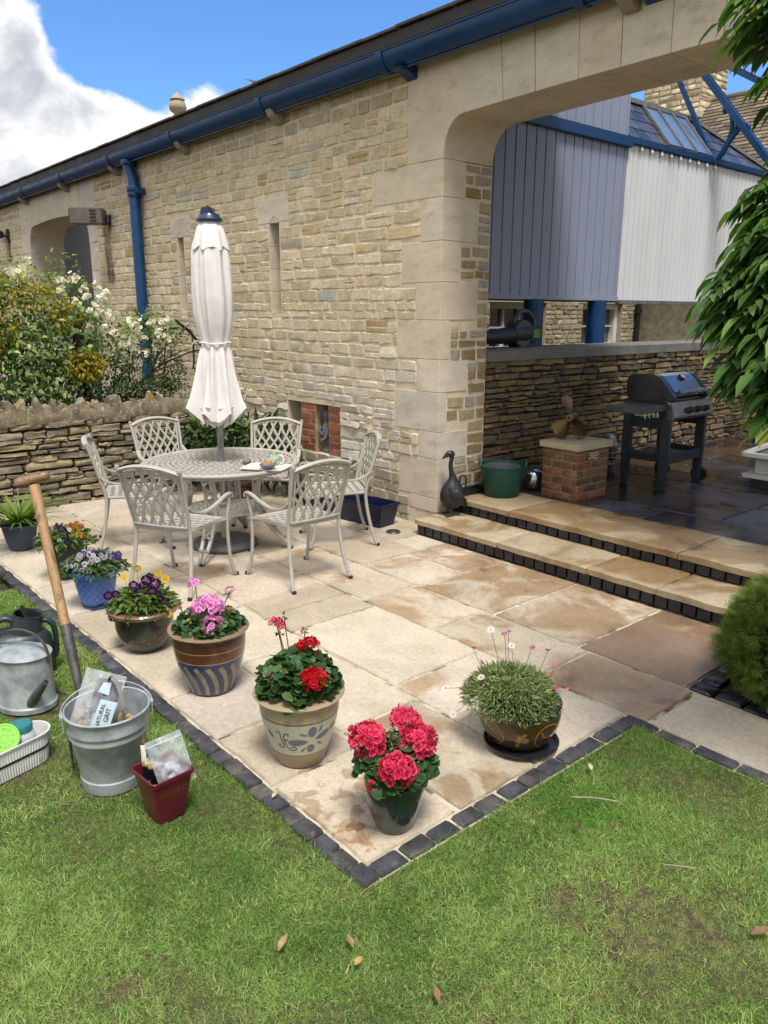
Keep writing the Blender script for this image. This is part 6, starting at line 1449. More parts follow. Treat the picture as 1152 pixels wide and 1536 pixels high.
# ---- stone house behind with its windows, stone-slated roof and chimney
hs = thing('stone_house', 'pale stone house with white windows seen under the boarded storey', 'house', (0, 0, 0))
HX = -8.5; TH = lambda u, v, d: (HX+d, u, v)
m_hm = mat('house_mortar', S(196, 184, 158, .62), .95, bump=.4, world=True)
WIN = [(9.50, 10.92), (11.95, 13.20), (15.15, 16.75)]
whs = [(a, b, .85, 2.02) for a, b in WIN]; lin = [(a-.12, b+.12, 2.02, 2.14) for a, b in WIN]
mb = MB()
for a, b, c, d in rects(7, 19.5, -.05, 4.1, whs): mb.box(-9.0, HX, a, b, c, d)
mb.box(-13, -9.0, 7, 7.3, 0, 4.1); mb.box(-13, -9.0, 19.2, 19.5, 0, 4.1); mb.build('wall_core', m_hm, hs)
mb = MB(); coursed(mb, TH, 9.0, 18, .9, 2.6, (.06, .11), (.10, .30), [S(206, 192, 160, .64), S(196, 182, 150, .64), S(212, 200, 172, .64), S(186, 170, 136, .64)], .012, .014, whs+lin, nu=5, nv=4, split=.1)
mb.build('rubble_wall', m_rub, hs, smooth=60, fix=False)
m_wood = mat('white_window_paint', S(232, 230, 222, .82), .4, var=.03, bump=0); m_wg = mat('window_glass', S(20, 26, 34, .8), .04, var=.02, bump=0, spec=1, coat=1); m_cur = mat('net_curtain', S(150, 152, 156, .7), .9, var=.1, bump=0)
for (a, b), l in zip(WIN, lin):
    w = MB(); w.box(HX-.25, HX-.21, a+.001, b-.001, .85, 2.019); wo = w.build('window', m_wg, hs)
    mb = MB(); mb.box(HX-.21, HX-.10, a+.001, a+.10, .85, 2.019); mb.box(HX-.21, HX-.10, b-.10, b-.001, .85, 2.019); mb.box(HX-.21, HX-.10, a+.10, b-.10, 1.92, 2.019); mb.box(HX-.21, HX-.08, a+.10, b-.10, .85, .93)
    for k in (1, 2): y = lerp(a+.1, b-.1, k/3); mb.box(HX-.209, HX-.15, y-.018, y+.018, .93, 1.92)
    for z in (1.30, 1.62): mb.box(HX-.208, HX-.152, a+.1, b-.1, z-.014, z+.014)
    mb.build('frame', m_wood, wo)
    mb = MB()
    for s, e in ((a+.1, a+.34), (b-.34, b-.1)):
        V = [(HX-.209-.004*(k % 2)*1, lerp(s, e, k/10), z) for z in (.93, 1.92) for k in range(11)]; mb.add(V, [(k, k+1, 12+k, 11+k) for k in range(10)])
    if a > 11: mb.build('curtain', m_cur, wo, fix=False)
    mb = MB(); mb.box(HX-.2, HX+.006, l[0], l[1], 2.021, 2.139, ac()); mb.build('lintel', m_ash, hs, bevel=.004)
mb = MB(); mb.tube([(HX+.07, 13.62, 0), (HX+.07, 13.62, 2.9)], .05, 12); mb.tube([(HX+.07, 13.62, 1.86), (HX+.07, 13.62, 1.93)], .075, 12); mb.build('drainpipe', m_dark, hs, smooth=40)
mb = MB(); mb.add([(HX+.3, 6.7, 4.0), (HX+.3, 19.8, 4.0), (-11, 19.8, 5.2), (-11, 6.7, 5.2)], [(0, 1, 2, 3)]); mb.build('roof', m_slate, hs)
fh = thing('farm_house', 'stone-tiled house roof and chimney rising beyond the slate lean-to', 'house', (0, 0, 0))
m_tile = mat('stone_roof_tiles', (1, 1, 1), .9, attr=True, var=.3, vscale=7, bump=.5, bscale=40, stains=[(S(190, 180, 150, .6), 9, .62, .75, .5)])
ry, rz_ = 16.0, 5.93; mb = MB(); TL = [S(150, 132, 108, .55), S(132, 116, 96, .55), S(164, 146, 118, .55), S(116, 102, 86, .55)]
for r in range(24):
    zt2 = rz_-.04-r*.115*.72; yb_ = ry-.02-r*.115; x = -9.7-RNG.uniform(0, .2)
    while x < 1:
        w = RNG.uniform(.16, .36); mb.obox((x+w/2, yb_-.04, zt2), (w-.012, .17, .022), Matrix.Rotation(math.atan(.72)-.12, 3, 'X'), mulc(RNG.choice(TL), RNG.uniform(.8, 1.2))); x += w
rf2 = mb.build('roof', m_tile, fh)
mb = MB(); x = -9.7
while x < 1: w = RNG.uniform(.4, .5); mb.tube([(x, ry, rz_), (x+w-.02, ry, rz_)], .075, 8, col=mulc(RNG.choice(TL), 1.15)); x += w
mb.build('ridge_tile', m_tile, rf2, smooth=50)
mb = MB(); mb.box(-9.7, 1, ry-2.2, ry+2.2, 0, 4.25); mb.build('wall', m_hm, fh)
mb = MB(); mb.add([(-9.7, ry-2.4, 4.12), (1, ry-2.4, 4.12), (1, ry, rz_-.06), (-9.7, ry, rz_-.06), (1, ry+2.4, 4.1), (-9.7, ry+2.4, 4.1)], [(0, 1, 2, 3), (3, 2, 4, 5)]); mb.build('roof_deck', m_gap, rf2, fix=False)
mb = MB(); mb.box(-9.85, -8.62, ry-.5, ry+.5, 3, 6.9); ch_ = mb.build('chimney', m_hm, rf2)
mb = MB()
for T, u0, u1 in ((lambda u, v, d: (u, ry-.5-d, v), -9.85, -8.62), (lambda u, v, d: (-8.62+d, u, v), ry-.5, ry+.5)): coursed(mb, T, u0, u1, 4.6, 6.85, (.09, .14), (.14, .34), PAL, .012, .018, ())
mb.build('chimney_stone', m_rub, ch_, smooth=60, fix=False)
mb = MB(); mb.box(-9.95, -8.54, ry-.6, ry+.6, 5.55, 5.66, ac()); mb.build('chimney_band', m_ash, ch_)

# ---------------------------------------------------------------- things on the terrace and steps
FZ = .266
# goose of dark metal on the lower step
gs = thing('goose_ornament', 'dark metal goose ornament standing on the lower step against the arch pier', 'ornament', (-4.595, 4.735, .139), math.atan2(.85, .5)+PI)
m_gm = mat('dark_patina_metal', S(58, 58, 66, .6), .38, .4, var=.3, vscale=14, bump=.12, bscale=30, stains=[(S(100, 96, 92, .6), 20, .62, .75, .5)])
mb = MB(); mb.lathe([(0, .055), (.04, .062), (.072, .09), (.092, .135), (.096, .18), (.088, .225), (.068, .27), (.045, .305), (.03, .335), (.024, .36)], 24, (0, 0, 0), sx=1.15, sy=.95)
mb.tube(smooth_pts([(.0, 0, .33), (.012, 0, .38), (.02, 0, .45), (.012, 0, .505), (.02, 0, .535)], 5), [.026]*5+[.021]*5+[.019]*5+[.021]*6, 12)
mb.tube(smooth_pts([(-.012, 0, .53), (.015, 0, .545), (.045, 0, .54), (.07, 0, .522), (.095, 0, .505)], 4), [.010]*2+[.024]*3+[.027]*4+[.022]*3+[.012]*3+[.006]*2, 12); mb.build('body', m_gm, gs, smooth=60)
mb = MB(); mb.tube(smooth_pts([(-.06, .0, .25), (-.068, 0, .335), (-.095, 0, .35), (-.118, 0, .32), (-.115, 0, .20)], 5), .009, 8); mb.build('tail_handle', m_gm, gs, smooth=60)
for s in (-1, 1):
    mb = MB(); mb.tube([(.015, s*.048, .10), (.025, s*.06, .008)], .008, 8)
    for t in (-.5, 0, .5): mb.tube([(.025, s*.06, .010), (.025+.055*math.cos(t), s*.06+.055*math.sin(t), .005)], [.006, .003], 6)
    mb.tube([(.025, s*.06, .010), (-.005, s*.06, .005)], [.006, .003], 6); mb.build('leg', m_gm, gs, smooth=60)
    mb = MB(); mb.tube(smooth_pts([(.05, s*.075, .26), (.0, s*.092, .20), (-.06, s*.085, .14), (-.12, s*.045, .09)], 4), [.015]*3+[.05]*4+[.045]*3+[.022]*2+[.008], 10, sx=.3); mb.build('wing', m_gm, gs, smooth=60)
# green trug with a grey bowl inside
tg = thing('trug_bucket', 'dark green flexible tub with two handles on the upper step', 'tub', (-4.469, 5.238, FZ+.004))
m_trug = mat('green_rubber', S(22, 86, 74, .62), .5, var=.08, vscale=6, bump=.05, bscale=20)
mb = MB(); mb.lathe([(0, 0), (.147, 0), (.154, .006), (.205, .268), (.211, .270), (.211, .278), (.203, .278), (.15, .014), (0, .012)], 56, rfun=lambda a, z: 1+.012*math.cos(2*a)); mb.build('body', m_trug, tg, smooth=40)
for s in (0, PI):
    a0 = math.atan2(CR[1], CR[0])+s; mb = MB(); P = [(.207*math.cos(a0+t), .207*math.sin(a0+t), .268+.05*math.cos(t/.30*PI/2)) for t in [(-.30+.6*k/10) for k in range(11)]]; mb.tube(P, .010, 8); mb.build('handle', m_trug, tg, smooth=60)
gb = thing('grey_bowl', 'grey plastic bowl sitting inside the green tub', 'bowl', (-4.475, 5.235, FZ+.05)); mb = MB(); mb.lathe([(0, 0), (.10, 0), (.155, .205), (.165, .21), (.165, .217), (.15, .214), (.096, .012), (0, .012)], 44); mb.build('body', mat('grey_plastic', S(104, 106, 116, .6), .5, bump=.03), gb, smooth=40)
mb = MB(); mb.tube([(.158*math.cos(t), .158*math.sin(t), .222+.02*math.sin(2*t)) for t in [front((-4.475, 5.235))-1.0+2.0*k/16 for k in range(17)]], .005, 6); mb.build('wire_handle', m_grey, gb, smooth=60)
mb = MB(); trough(mb, .13, .035, .145, .05, .06, .008); tyr = tag(mb.build('seed_tray', m_dark, bevel=.004), 'small black tray on the upper step between goose and green tub', 'tray'); tyr.location = (-4.668, 5.06, FZ+.004); tyr.rotation_euler = (0, 0, PI/2)
mb = MB(); mb.lathe([(0, -.1)]+[(.105*math.sin(t), -.105*math.cos(t)) for t in [PI*k/20 for k in range(1, 20)]]+[(0, .105)], 32); b_ = tag(mb.build('mirror_ball', mat('polished_steel', S(190, 196, 204, .8), .10, .95, var=.05, bump=.02, bscale=8), smooth=180), 'shiny steel garden ball on the upper step behind the green tub', 'garden ball'); b_.location = (-4.42, 5.62, FZ+.106)
# brick pedestal with a bronze propeller
pd_ = thing('brick_pedestal', 'square red brick pedestal with a cream stone cap on the terrace', 'pedestal', (0, 0, 0))
px0, px1, py0, py1 = -4.262, -3.882, 5.525, 5.99
mb = MB(); mb.box(px0+.006, px1-.006, py0+.006, py1-.006, FZ-.03, .706); core_ = mb.build('brick_core', mat('brown_brick_mortar', S(168, 146, 112, .52), .95, var=.2, bump=.4), pd_)
mb = MB()
for T, u0, u1, sgn in ((lambda u, v, d: (u, py0+.004-d, v), px0, px1, 0), (lambda u, v, d: (px1-.004+d, u, v), py0, py1, 1), (lambda u, v, d: (px0+.004-d, u, v), py0, py1, 1)):
    z = FZ-.01; r = 0
    while z < .69:
        x = u0; st_ = [.105, .215, .215] if (r+sgn) % 2 == 0 else [.215, .215, .105]; i = 0
        while x < u1-.01:
            l = min(st_[i % 3], u1-x); l = u1-x if u1-x-l < .04 else l; vent = sgn == 1 and T(0, 0, 0)[0] > -4 and .62 < z < .69 and x+l/2 < py0+.26 and x > py0+.05
            stone(mb, T, x+.004, x+l-.004, z+.005, z+.064, .004, mulc(mixc(RNG.choice(BR), S(134, 104, 74, .52), RNG.uniform(.45, .9)), RNG.uniform(.7, 1.05)), 5, 4, .0015, .005, .004, .4); x += l; i += 1
        z += .0695; r += 1
mb.build('brickwork', m_brick, pd_, smooth=50, fix=False)
mb = MB(); mb.box(px0-.022, px1+.022, py0-.022, py1+.022, .706, .762, S(204, 190, 156, .66)); mb.build('stone_cap', m_ash, pd_, bevel=.006)
mb = MB()
for k in range(3): mb.tube(smooth_pts([(px1+.012, py0+.14+.035*i, .628+.022*k+.006*math.sin(i*1.6+k)) for i in range(5)], 4), .008, 8)
mb.build('wavy_vent', mat('pale_terracotta', S(196, 176, 146, .62), .7, bump=.05), pd_, smooth=60)
pp = thing('propeller', 'old bronze ship propeller resting on the brick pedestal', 'propeller', (-4.13, 5.74, .764))
m_brz = mat('old_bronze', S(136, 112, 74, .6), .38, .75, var=.3, vscale=9, bump=.12, bscale=25, stains=[(S(108, 100, 88, .55), 6, .48, .66, .7)])
hub = Vector((0, 0, .215)); axd = Vector((.35, -.94, .08)).normalized(); xr = axd.cross(Vector((0, 0, 1))).normalized()*-1; zr = xr.cross(axd)*-1
if zr.z < 0: zr = -zr
mb = MB(); mb.tube([tuple(hub-axd*.07), tuple(hub-axd*.065), tuple(hub+axd*.05), tuple(hub+axd*.075)], [.03, .046, .042, .03], 18); hb_ = mb.build('hub', m_brz, pp, smooth=40)
mb = MB(); mb.tube([tuple(hub+axd*.0752), tuple(hub+axd*.0765)], .017, 16); mb.build('bore', m_dark, hb_)
for ang, tw_, wd in ((math.radians(106), 1.38, .14), (math.radians(232), .40, .20), (math.radians(-50), .62, .20)):
    mb = MB(); V = []; F = []; nr, nc = 10, 10; rd = xr*math.cos(ang)+zr*math.sin(ang); tg_ = axd.cross(rd)
    for side in (1, -1):
        for i in range(nr+1):
            t = i/nr; r_ = lerp(.03, .215, t); ww = wd*(.30+.70*math.sin(min(1, t*1.25)*PI/2))*math.sqrt(max(0.0, 1-max(0, (t-.55)/.45)**2.2))+.004; p_ = tw_*(1-.35*t)
            for j in range(nc+1):
                s = j/nc-.5; c = hub+rd*r_+(tg_*math.cos(p_)+axd*math.sin(p_))*(s*ww)+axd*(.10*s*s)+(axd*math.cos(p_)-tg_*math.sin(p_))*side*.006*(1-abs(2*s)**2)*(1.2-t); V.append(tuple(c))
    m1 = (nr+1)*(nc+1)
    for b in (0, m1): F += [(b+i*(nc+1)+j, b+i*(nc+1)+j+1, b+(i+1)*(nc+1)+j+1, b+(i+1)*(nc+1)+j) for i in range(nr) for j in range(nc)]
    mb.add(V, F); bm_o = mb.build('blade', m_brz, pp, smooth=180); 
lowz = min((v.co.z for o in pp.children for v in o.data.vertices if o.name.startswith('blade')))
for o in pp.children: o.location.z -= lowz
# bulkhead lamp on the dry stone wall
bl = thing('bulkhead_lamp', 'caged ship lamp fixed to the dry stone wall beside the brick pedestal', 'lamp', (DW+.02, 7.16, .42))
mb = MB(); mb.box(-.03, .03, -.06, .06, .05, .16); mb.tube(smooth_pts([(.0, 0, .12), (.07, 0, .15), (.11, 0, .13), (.12, 0, .09)], 4), .05, 14); mb.lathe([(.062, .05), (.066, .06), (.066, .085), (.055, .10)], 20, (.12, 0, 0)); mb.build('housing', mat('cast_grey', S(136, 140, 146, .6), .45, .5, var=.15, bump=.08), bl, smooth=45)
mb = MB(); mb.lathe([(.045, .06), (.05, .0), (.046, -.06), (.03, -.09), (0, -.10)], 20, (.12, 0, 0)); mb.build('lamp_glass', mat('dark_lamp_glass', S(60, 66, 72, .6), .1, bump=0, coat=.5), bl, smooth=60)
mb = MB()
for k in range(8): a = 2*PI*k/8; mb.tube([(.12+.056*math.cos(a), .056*math.sin(a), .055), (.12+.06*math.cos(a), .06*math.sin(a), -.04), (.12+.045*math.cos(a), .045*math.sin(a), -.10), (.12, 0, -.115)], .005, 6)
for z, r in ((.0, .0605), (-.05, .059)): mb.tube([(.12+r*math.cos(2*PI*k/20), r*math.sin(2*PI*k/20), z) for k in range(20)], .005, 6, closed=True)
mb.build('wire_guard', bpy.data.materials['cast_grey'], bl, smooth=60)
# ---- gas barbecue, its back to the side wall
K = .925
bq = thing('barbecue', 'black gas barbecue cart with a steel-topped hood against the dry stone wall', 'barbecue', (-3.835, 6.815, FZ), PI/2)   # local: x along the width, -y to the front (+X in the yard)
m_cart = mat('charcoal_enamel', S(66, 74, 84, .62), .42, .2, var=.08, bump=.04); m_hood = mat('black_enamel', S(40, 46, 54, .7), .25, var=.08, bump=.02, coat=.4); m_ss = mat('brushed_steel', S(190, 196, 204, .75), .16, .95, var=.04, bump=0, rvar=.04)
hw, hd = .315, .195
for sx in (-1, 1):
    for sy in (-1, 1):
        mb = MB(); x_, y_ = sx*hw, sy*hd
        mb.prism([(y_-.03, .0), (y_+.03, .0), (y_+.045, .30), (y_+.045, .80), (y_-.045, .80), (y_-.045, .30)] if sy < 0 else [(y_-.03, 0), (y_+.03, 0), (y_+.045, .30), (y_+.045, .80), (y_-.045, .80), (y_-.045, .30)], lambda u, v, d, x_=x_: (x_+d, u, v), -.022, .022); mb.build('leg', m_cart, bq, bevel=.004)
for sx in (-1, 1):
    mb = MB(); mb.box(sx*hw-.018, sx*hw+.018, -hd+.046, hd-.046, .26, .345); mb.build('side_panel', m_cart, bq, bevel=.005)
    mb = MB(); mb.box(sx*hw-.017, sx*hw+.017, -hd+.046, hd-.046, .56, .66); mb.build('side_panel', m_cart, bq, bevel=.005)
mb = MB(); mb.box(-hw+.023, hw-.023, -hd-.02, hd, .27, .30); mb.box(-hw+.023, hw-.023, -hd-.03, -hd-.018, .245, .335); mb.build('bottom_shelf', m_cart, bq, bevel=.004)
mb = MB(); mb.box(-hw-.02, hw+.02, -hd-.01, hd+.03, .70, .832); mb.build('firebox', m_hood, bq, bevel=.01)
for sx in (-1,):
    mb = MB(); mb.prism([(-.20, .735), (.17, .735), (.17, .79), (-.18, .795), (-.205, .782)], lambda u, v, d: (d, u, v), -hw-.44, -hw-.025); st_ = mb.build('side_table', mat('grey_side_table', S(96, 96, 98, .6), .5, .2, bump=.04), bq, bevel=.01)
    mb = MB(); 
    for k in range(4): mb.tube(smooth_pts([(-hw-.38+.07*k, -.19, .735), (-hw-.38+.07*k, -.20, .695), (-hw-.38+.07*k, -.215, .705)], 4), .0035, 6)
    mb.build('tool_hooks', m_ss, st_, smooth=60)
mb = MB(); mb.prism([(-.20, .72), (.17, .72), (.17, .745), (-.205, .745)], lambda u, v, d: (d, u, v), hw+.02, hw+.30); mb.build('side_table', bpy.data.materials['grey_side_table'], bq, bevel=.008)
# hood: side cheeks with a curved top, steel front panel with handle
HP = [(.235, .835), (-.235, .82), (-.25, .84), (-.24, .862), (-.13, .985), (-.075, 1.035), (-.02, 1.052), (.19, 1.042), (.225, 1.02), (.24, .98)]
for x0_, x1_ in ((-hw-.015, -hw+.05), (hw-.05, hw+.015)):
    mb = MB(); mb.prism(HP, lambda u, v, d: (d, u, v), x0_, x1_); mb.build('hood_cheek', m_hood, bq, bevel=.008)
mb = MB(); HQ = [(.232, .96), (.215, 1.012), (.18, 1.032), (-.022, 1.042), (-.073, 1.026), (-.126, .978), (-.225, .862)]
mb.prism([(.225, .845), (-.20, .84)]+HQ[::-1], lambda u, v, d: (d, u, v), -hw+.051, hw-.051); hd_o = mb.build('hood', m_hood, bq, bevel=.004)
mb = MB(); mb.prism([(-.01, 1.050), (-.078, 1.034), (-.131, .985), (-.205, .900), (-.200, .894), (-.126, .978), (-.073, 1.026), (-.01, 1.040)], lambda u, v, d: (d, u, v), -hw+.07, hw-.07); mb.build('steel_panel', m_ss, hd_o)
mb = MB(); mb.tube([(-hw+.10, -.265, .90), (hw-.10, -.265, .90)], .014, 12)
for s in (-1, 1): mb.bar((s*(hw-.11), -.200, .905), (s*(hw-.11), -.265, .90), .022, .022)
mb.build('lid_handle', m_ss, hd_o, smooth=50)
mb = MB(); cth = Vector((0.02, -.108, 1.008)); nth = Vector((0, -.66, .75)); mb.tube([tuple(cth), tuple(cth+nth*.022)], .034, 24); th_ = mb.build('thermometer', m_hood, hd_o, smooth=40); mb = MB(); mb.tube([tuple(cth+nth*.0222), tuple(cth+nth*.0235)], .029, 24); mb.build('dial', mat('white_dial', S(220, 224, 226, .8), .2, bump=0), th_)
mb = MB(); mb.prism([(-.20, .82), (-.245, .81), (-.285, .685), (-.27, .655), (-.20, .655)], lambda u, v, d: (d, u, v), -hw-.035, hw+.035); cp_ = mb.build('control_panel', m_ss, bq, bevel=.006)
for k in (-1, 0, 1):
    mb = MB(); c_ = Vector((k*.15+.06, -.268, .728)); n_k = Vector((0, -.93, .36)); mb.tube([tuple(c_), tuple(c_+n_k*.012), tuple(c_+n_k*.04)], [.034, .030, .026], 20); mb.bar(tuple(c_+n_k*.042+Vector((0, -.009, -.022))), tuple(c_+n_k*.042+Vector((0, .009, .022))), .010, .012, tuple(n_k)); mb.build('knob', m_dark, cp_, smooth=40)
for sx in (-1, 1):
    if sx > 0:
        for sy in (-1, 1):
            mb = MB(); mb.tube([(sx*hw+.03, sy*hd, .075), (sx*hw+.075, sy*hd, .075)], .075, 24); wl_ = mb.build('wheel', m_dark, bq, smooth=40); mb = MB(); mb.tube([(sx*hw+.0755, sy*hd, .075), (sx*hw+.079, sy*hd, .075)], .04, 20); mb.build('wheel_cap', m_cart, wl_, smooth=40)
mb = MB(); mb.tube([(-hw-.055, -.05, .62), (-hw-.055, -.05, .34)], .004, 6); mb.bar((-hw-.055, -.13, .335), (-hw-.055, .03, .335), .03, .02); br_ = tag(mb.build('grill_brush', m_cart), 'grill brush hanging under the barbecue side table', 'brush'); br_.matrix_world = bq.matrix_basis @ Matrix.Identity(4)
# ---- white roof lantern standing on the terrace
ln = thing('roof_lantern', 'white framed glass roof lantern on a low kerb at the edge of the terrace', 'roof lantern', (-3.23, 7.30, FZ))
LX, LY = 1.9, 1.2
mb = MB(); mb.box(.03, LX-.03, .03, LY-.03, -.02, .085); mb.build('kerb', mat('dark_kerb', S(44, 50, 56, .6), .5, bump=.05), ln, bevel=.005)
mb = MB(); mb.box(-.03, LX+.03, -.03, LY+.03, .086, .125); mb.build('sill', m_wood, ln, bevel=.006)
mb = MB(); mb.box(.05, LX-.05, .05, LY-.05, .126, .315); mb.build('box', mat('cream_lantern_paint', S(214, 212, 200, .8), .45, var=.03, bump=.02), ln, bevel=.004)
E4 = [(-.03, -.03), (LX+.03, -.03), (LX+.03, LY+.03), (-.03, LY+.03)]; R2_ = [(.62, LY/2), (LX-.62, LY/2)]; ze, zr2 = .30, .66
mb = MB(); mb.add([(*E4[0], ze), (*E4[1], ze), (*R2_[1], zr2), (*R2_[0], zr2)], [(0, 1, 2, 3)]); mb.add([(*E4[1], ze), (*E4[2], ze), (*R2_[1], zr2)], [(0, 1, 2)]); mb.add([(*E4[2], ze), (*E4[3], ze), (*R2_[0], zr2), (*R2_[1], zr2)], [(0, 1, 2, 3)]); mb.add([(*E4[3], ze), (*E4[0], ze), (*R2_[0], zr2)], [(0, 1, 2)]); mb.build('glass', m_wg, ln, fix=False)
mb = MB()
for a, b in ((0, 0), (1, 1), (2, 1), (3, 0)): mb.bar((*E4[a], ze+.012), (*R2_[b], zr2+.015), .05, .04)
for k in range(4): mb.bar((*E4[k], ze+.008), (*E4[(k+1) % 4], ze+.008), .06, .04)
mb.bar((*R2_[0], zr2+.018), (*R2_[1], zr2+.018), .06, .05)
for k in (1, 2): x = LX*k/3; mb.bar((x, -.03, ze+.012), (x, LY/2, zr2+.012), .04, .035)
mb.build('glazing_frame', m_wood, ln, bevel=.004)
# ---- leaf blower left on the coping
lb = thing('leaf_blower', 'black and green cordless leaf blower lying on the wall coping', 'leaf blower', (-4.95, 5.98, 1.533))
mb = MB(); mb.tube([(0, -.72, .095), (0, -.45, .10), (0, -.12, .115)], [.055, .062, .085], 18); mb.tube([(0, -.14, .115), (0, .02, .13), (0, .10, .13)], [.088, .10, .085], 18); mb.build('blower_tube', m_dark, lb, smooth=45)
mb = MB(); mb.tube([(-.07, -.03, .13), (.07, -.03, .13)], .125, 24); mb.tube([(-.075, -.03, .13), (-.0705, -.03, .13)], .1, 24); mb.build('fan_housing', mat('grey_tool_body', S(70, 74, 78, .6), .5, bump=.04), lb, smooth=40)
mb = MB(); mb.tube(smooth_pts([(0, -.10, .22), (0, -.06, .30), (0, .04, .335), (0, .14, .30), (0, .20, .22), (0, .18, .15)], 6), .024, 12); mb.build('handle', bpy.data.materials['grey_tool_body'], lb, smooth=60)
mb = MB(); mb.box(-.05, .05, .10, .26, .06, .19); bt_ = mb.build('battery', m_dark, lb, bevel=.012); mb = MB(); mb.box(.051, .056, .12, .23, .085, .165); mb.box(-.045, .045, .261, .266, .08, .17); mb.build('green_panel', mat('green_accent', S(60, 150, 56, .65), .4, bump=0), bt_)
mb = MB(); mb.box(-.06, .06, -.10, .16, 0, .03); mb.tube([(0, -.52, .05), (0, -.50, .0)], .006, 6); mb.tube([(0, -.36, .05), (0, -.38, .0)], .006, 6); mb.build('foot', m_dark, lb, bevel=.004)
# ================================================================ walls and planting round the patio
# ---- dry stone wall with upright coping, left
LW = -7.72; TLW = lambda u, v, d: (LW-.02+d, u, v)
lw = thing('dry_stone_wall', 'grey dry stone wall topped with jagged upright stones, left of the table', 'wall', (0, 0, 0))
mb = MB(); mb.box(LW-.42, LW-.045, -1.5, 3.98, -.05, .84); mb.build('wall_core', m_gap, lw)
PL_ = [S(184, 170, 142, .64), S(168, 156, 134, .64), S(192, 178, 150, .64), S(158, 146, 126, .64), S(196, 178, 138, .64), S(176, 162, 138, .64)]
m_dryl = rubble_mat('weathered_dry_stone', .45, .7, .7)
mb = MB(); coursed(mb, TLW, -1.5, 4.02, -.02, .83, (.045, .095), (.13, .42), PL_, .022, .007, (), nu=6, nv=5, jit=.009, vj=.010, rnd=.016, sink=.022, split=.06, rough=.6)
coursed(mb, lambda u, v, d: (u, 3.985+d, v), LW-.42, LW, -.02, .83, (.045, .095), (.13, .3), PL_, .02, .010, (), nu=6, nv=5, jit=.009, rnd=.02, sink=.03)
mb.build('stone_courses', m_dryl, lw, smooth=65, fix=False)
mb = MB(); y = -1.5
while y < 3.98:
    w = RNG.uniform(.028, .062); tall = RNG.random() < .33; h = RNG.uniform(.19, .26) if tall else RNG.uniform(.10, .17); col = mulc(RNG.choice(PL_), RNG.uniform(.62, .95)); V = []; F = []; w *= 1.35
    if RNG.random() < .08: col = S(196, 160, 96, .58)
    D_ = RNG.uniform(.07, .17); x9 = LW+.006-RNG.uniform(0, .10); xs_ = [x9-D_*q for q in (1, .8, .55, .35, .15, 0)]; lean = RNG.uniform(-.035, .035); pk = RNG.uniform(.2, .8); cut = RNG.uniform(.62, .95)
    prof_ = [RNG.uniform(.75, .95), RNG.uniform(.85, 1), RNG.uniform(.9, 1), 1.0, RNG.uniform(.88, 1), RNG.uniform(.75, 1.0)]
    for i, x in enumerate(xs_):
        hh = h*prof_[i]+RNG.uniform(-.012, .012); wob = RNG.uniform(-.005, .005)
        for (yy, zz) in ((y-.003+wob, .825), (y+w+.003+wob, .825), (y+w+wob+lean*.7, .825+hh*cut), (y+w*min(.98, pk+.18)+lean, .825+hh), (y+w*max(.02, pk-.18)+lean, .825+hh*RNG.uniform(.96, 1.0)), (y+wob+lean*.7, .825+hh*RNG.uniform(.7, .93))): V.append((x, yy, zz))
    for i in range(5):
        for k in range(6): F.append((i*6+k, i*6+(k+1) % 6, (i+1)*6+(k+1) % 6, (i+1)*6+k))
    F += [(5, 4, 3, 2, 1, 0), tuple(30+k for k in range(6))]; mb.add(V, F, col); y += w*.62
mb.build('upright_coping', m_dryl, lw, smooth=25)
mb = MB(); V = []; NY, NZ = 260, 9
for j in range(NZ+1):
    for i in range(NY+1):
        yy = lerp(-1.5, 3.97, i/NY); zz = lerp(.81, .955+.03*mnoise.noise((yy*5, 3, 1)), j/NZ); V.append((LW+.004-.05*(j/NZ)**3+.022*mnoise.noise((yy*9, zz*9, 2))+.014*mnoise.noise((yy*30, zz*7, 5)), yy, zz))
mb.add(V, [(j*(NY+1)+i, j*(NY+1)+i+1, (j+1)*(NY+1)+i+1, (j+1)*(NY+1)+i) for j in range(NZ) for i in range(NY)], S(158, 144, 118, .52))
mb.build('coping_mortar', m_dryl, lw, smooth=180)

# ---- foliage helpers
def bush(name, parent, blobs, n, ls, lw_, base, dark, tm, up=.5, droop=.3, light=None, lp=.1, surf=.55):
    """leaves through several ellipsoids (cx,cy,cz,rx,ry,rz,weight), most of them near the surface"""
    wts = np.array([b[6] for b in blobs]); cnt = NP.multinomial(n, wts/wts.sum()); PP, DD, NN, KK = [], [], [], []
    for b, c in zip(blobs, cnt):
        d = rdir(c); k = surf+(1-surf)*NP.random(c)**.6; k *= NP.uniform(.85, 1.12, c)
        PP.append(np.array(b[:3])+d*np.array(b[3:6])*k[:, None]); DD.append(d*.8+rdir(c)*.9-np.array([0, 0, droop])); NN.append(d*.6+rdir(c)*.5+np.array([0, 0, up])); KK.append(np.clip((k-surf)/(1.1-surf), 0, 1))
    P, D, N_, k = np.vstack(PP), np.vstack(DD), np.vstack(NN), np.concatenate(KK)[:, None]
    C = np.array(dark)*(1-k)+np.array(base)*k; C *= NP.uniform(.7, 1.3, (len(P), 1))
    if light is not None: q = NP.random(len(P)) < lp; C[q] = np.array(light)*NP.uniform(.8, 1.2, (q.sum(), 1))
    L = NP.uniform(.65, 1.3, len(P))*ls
    return scatter(name, tm, P, D, N_, L, L*lw_, C, m_leaf, parent), P
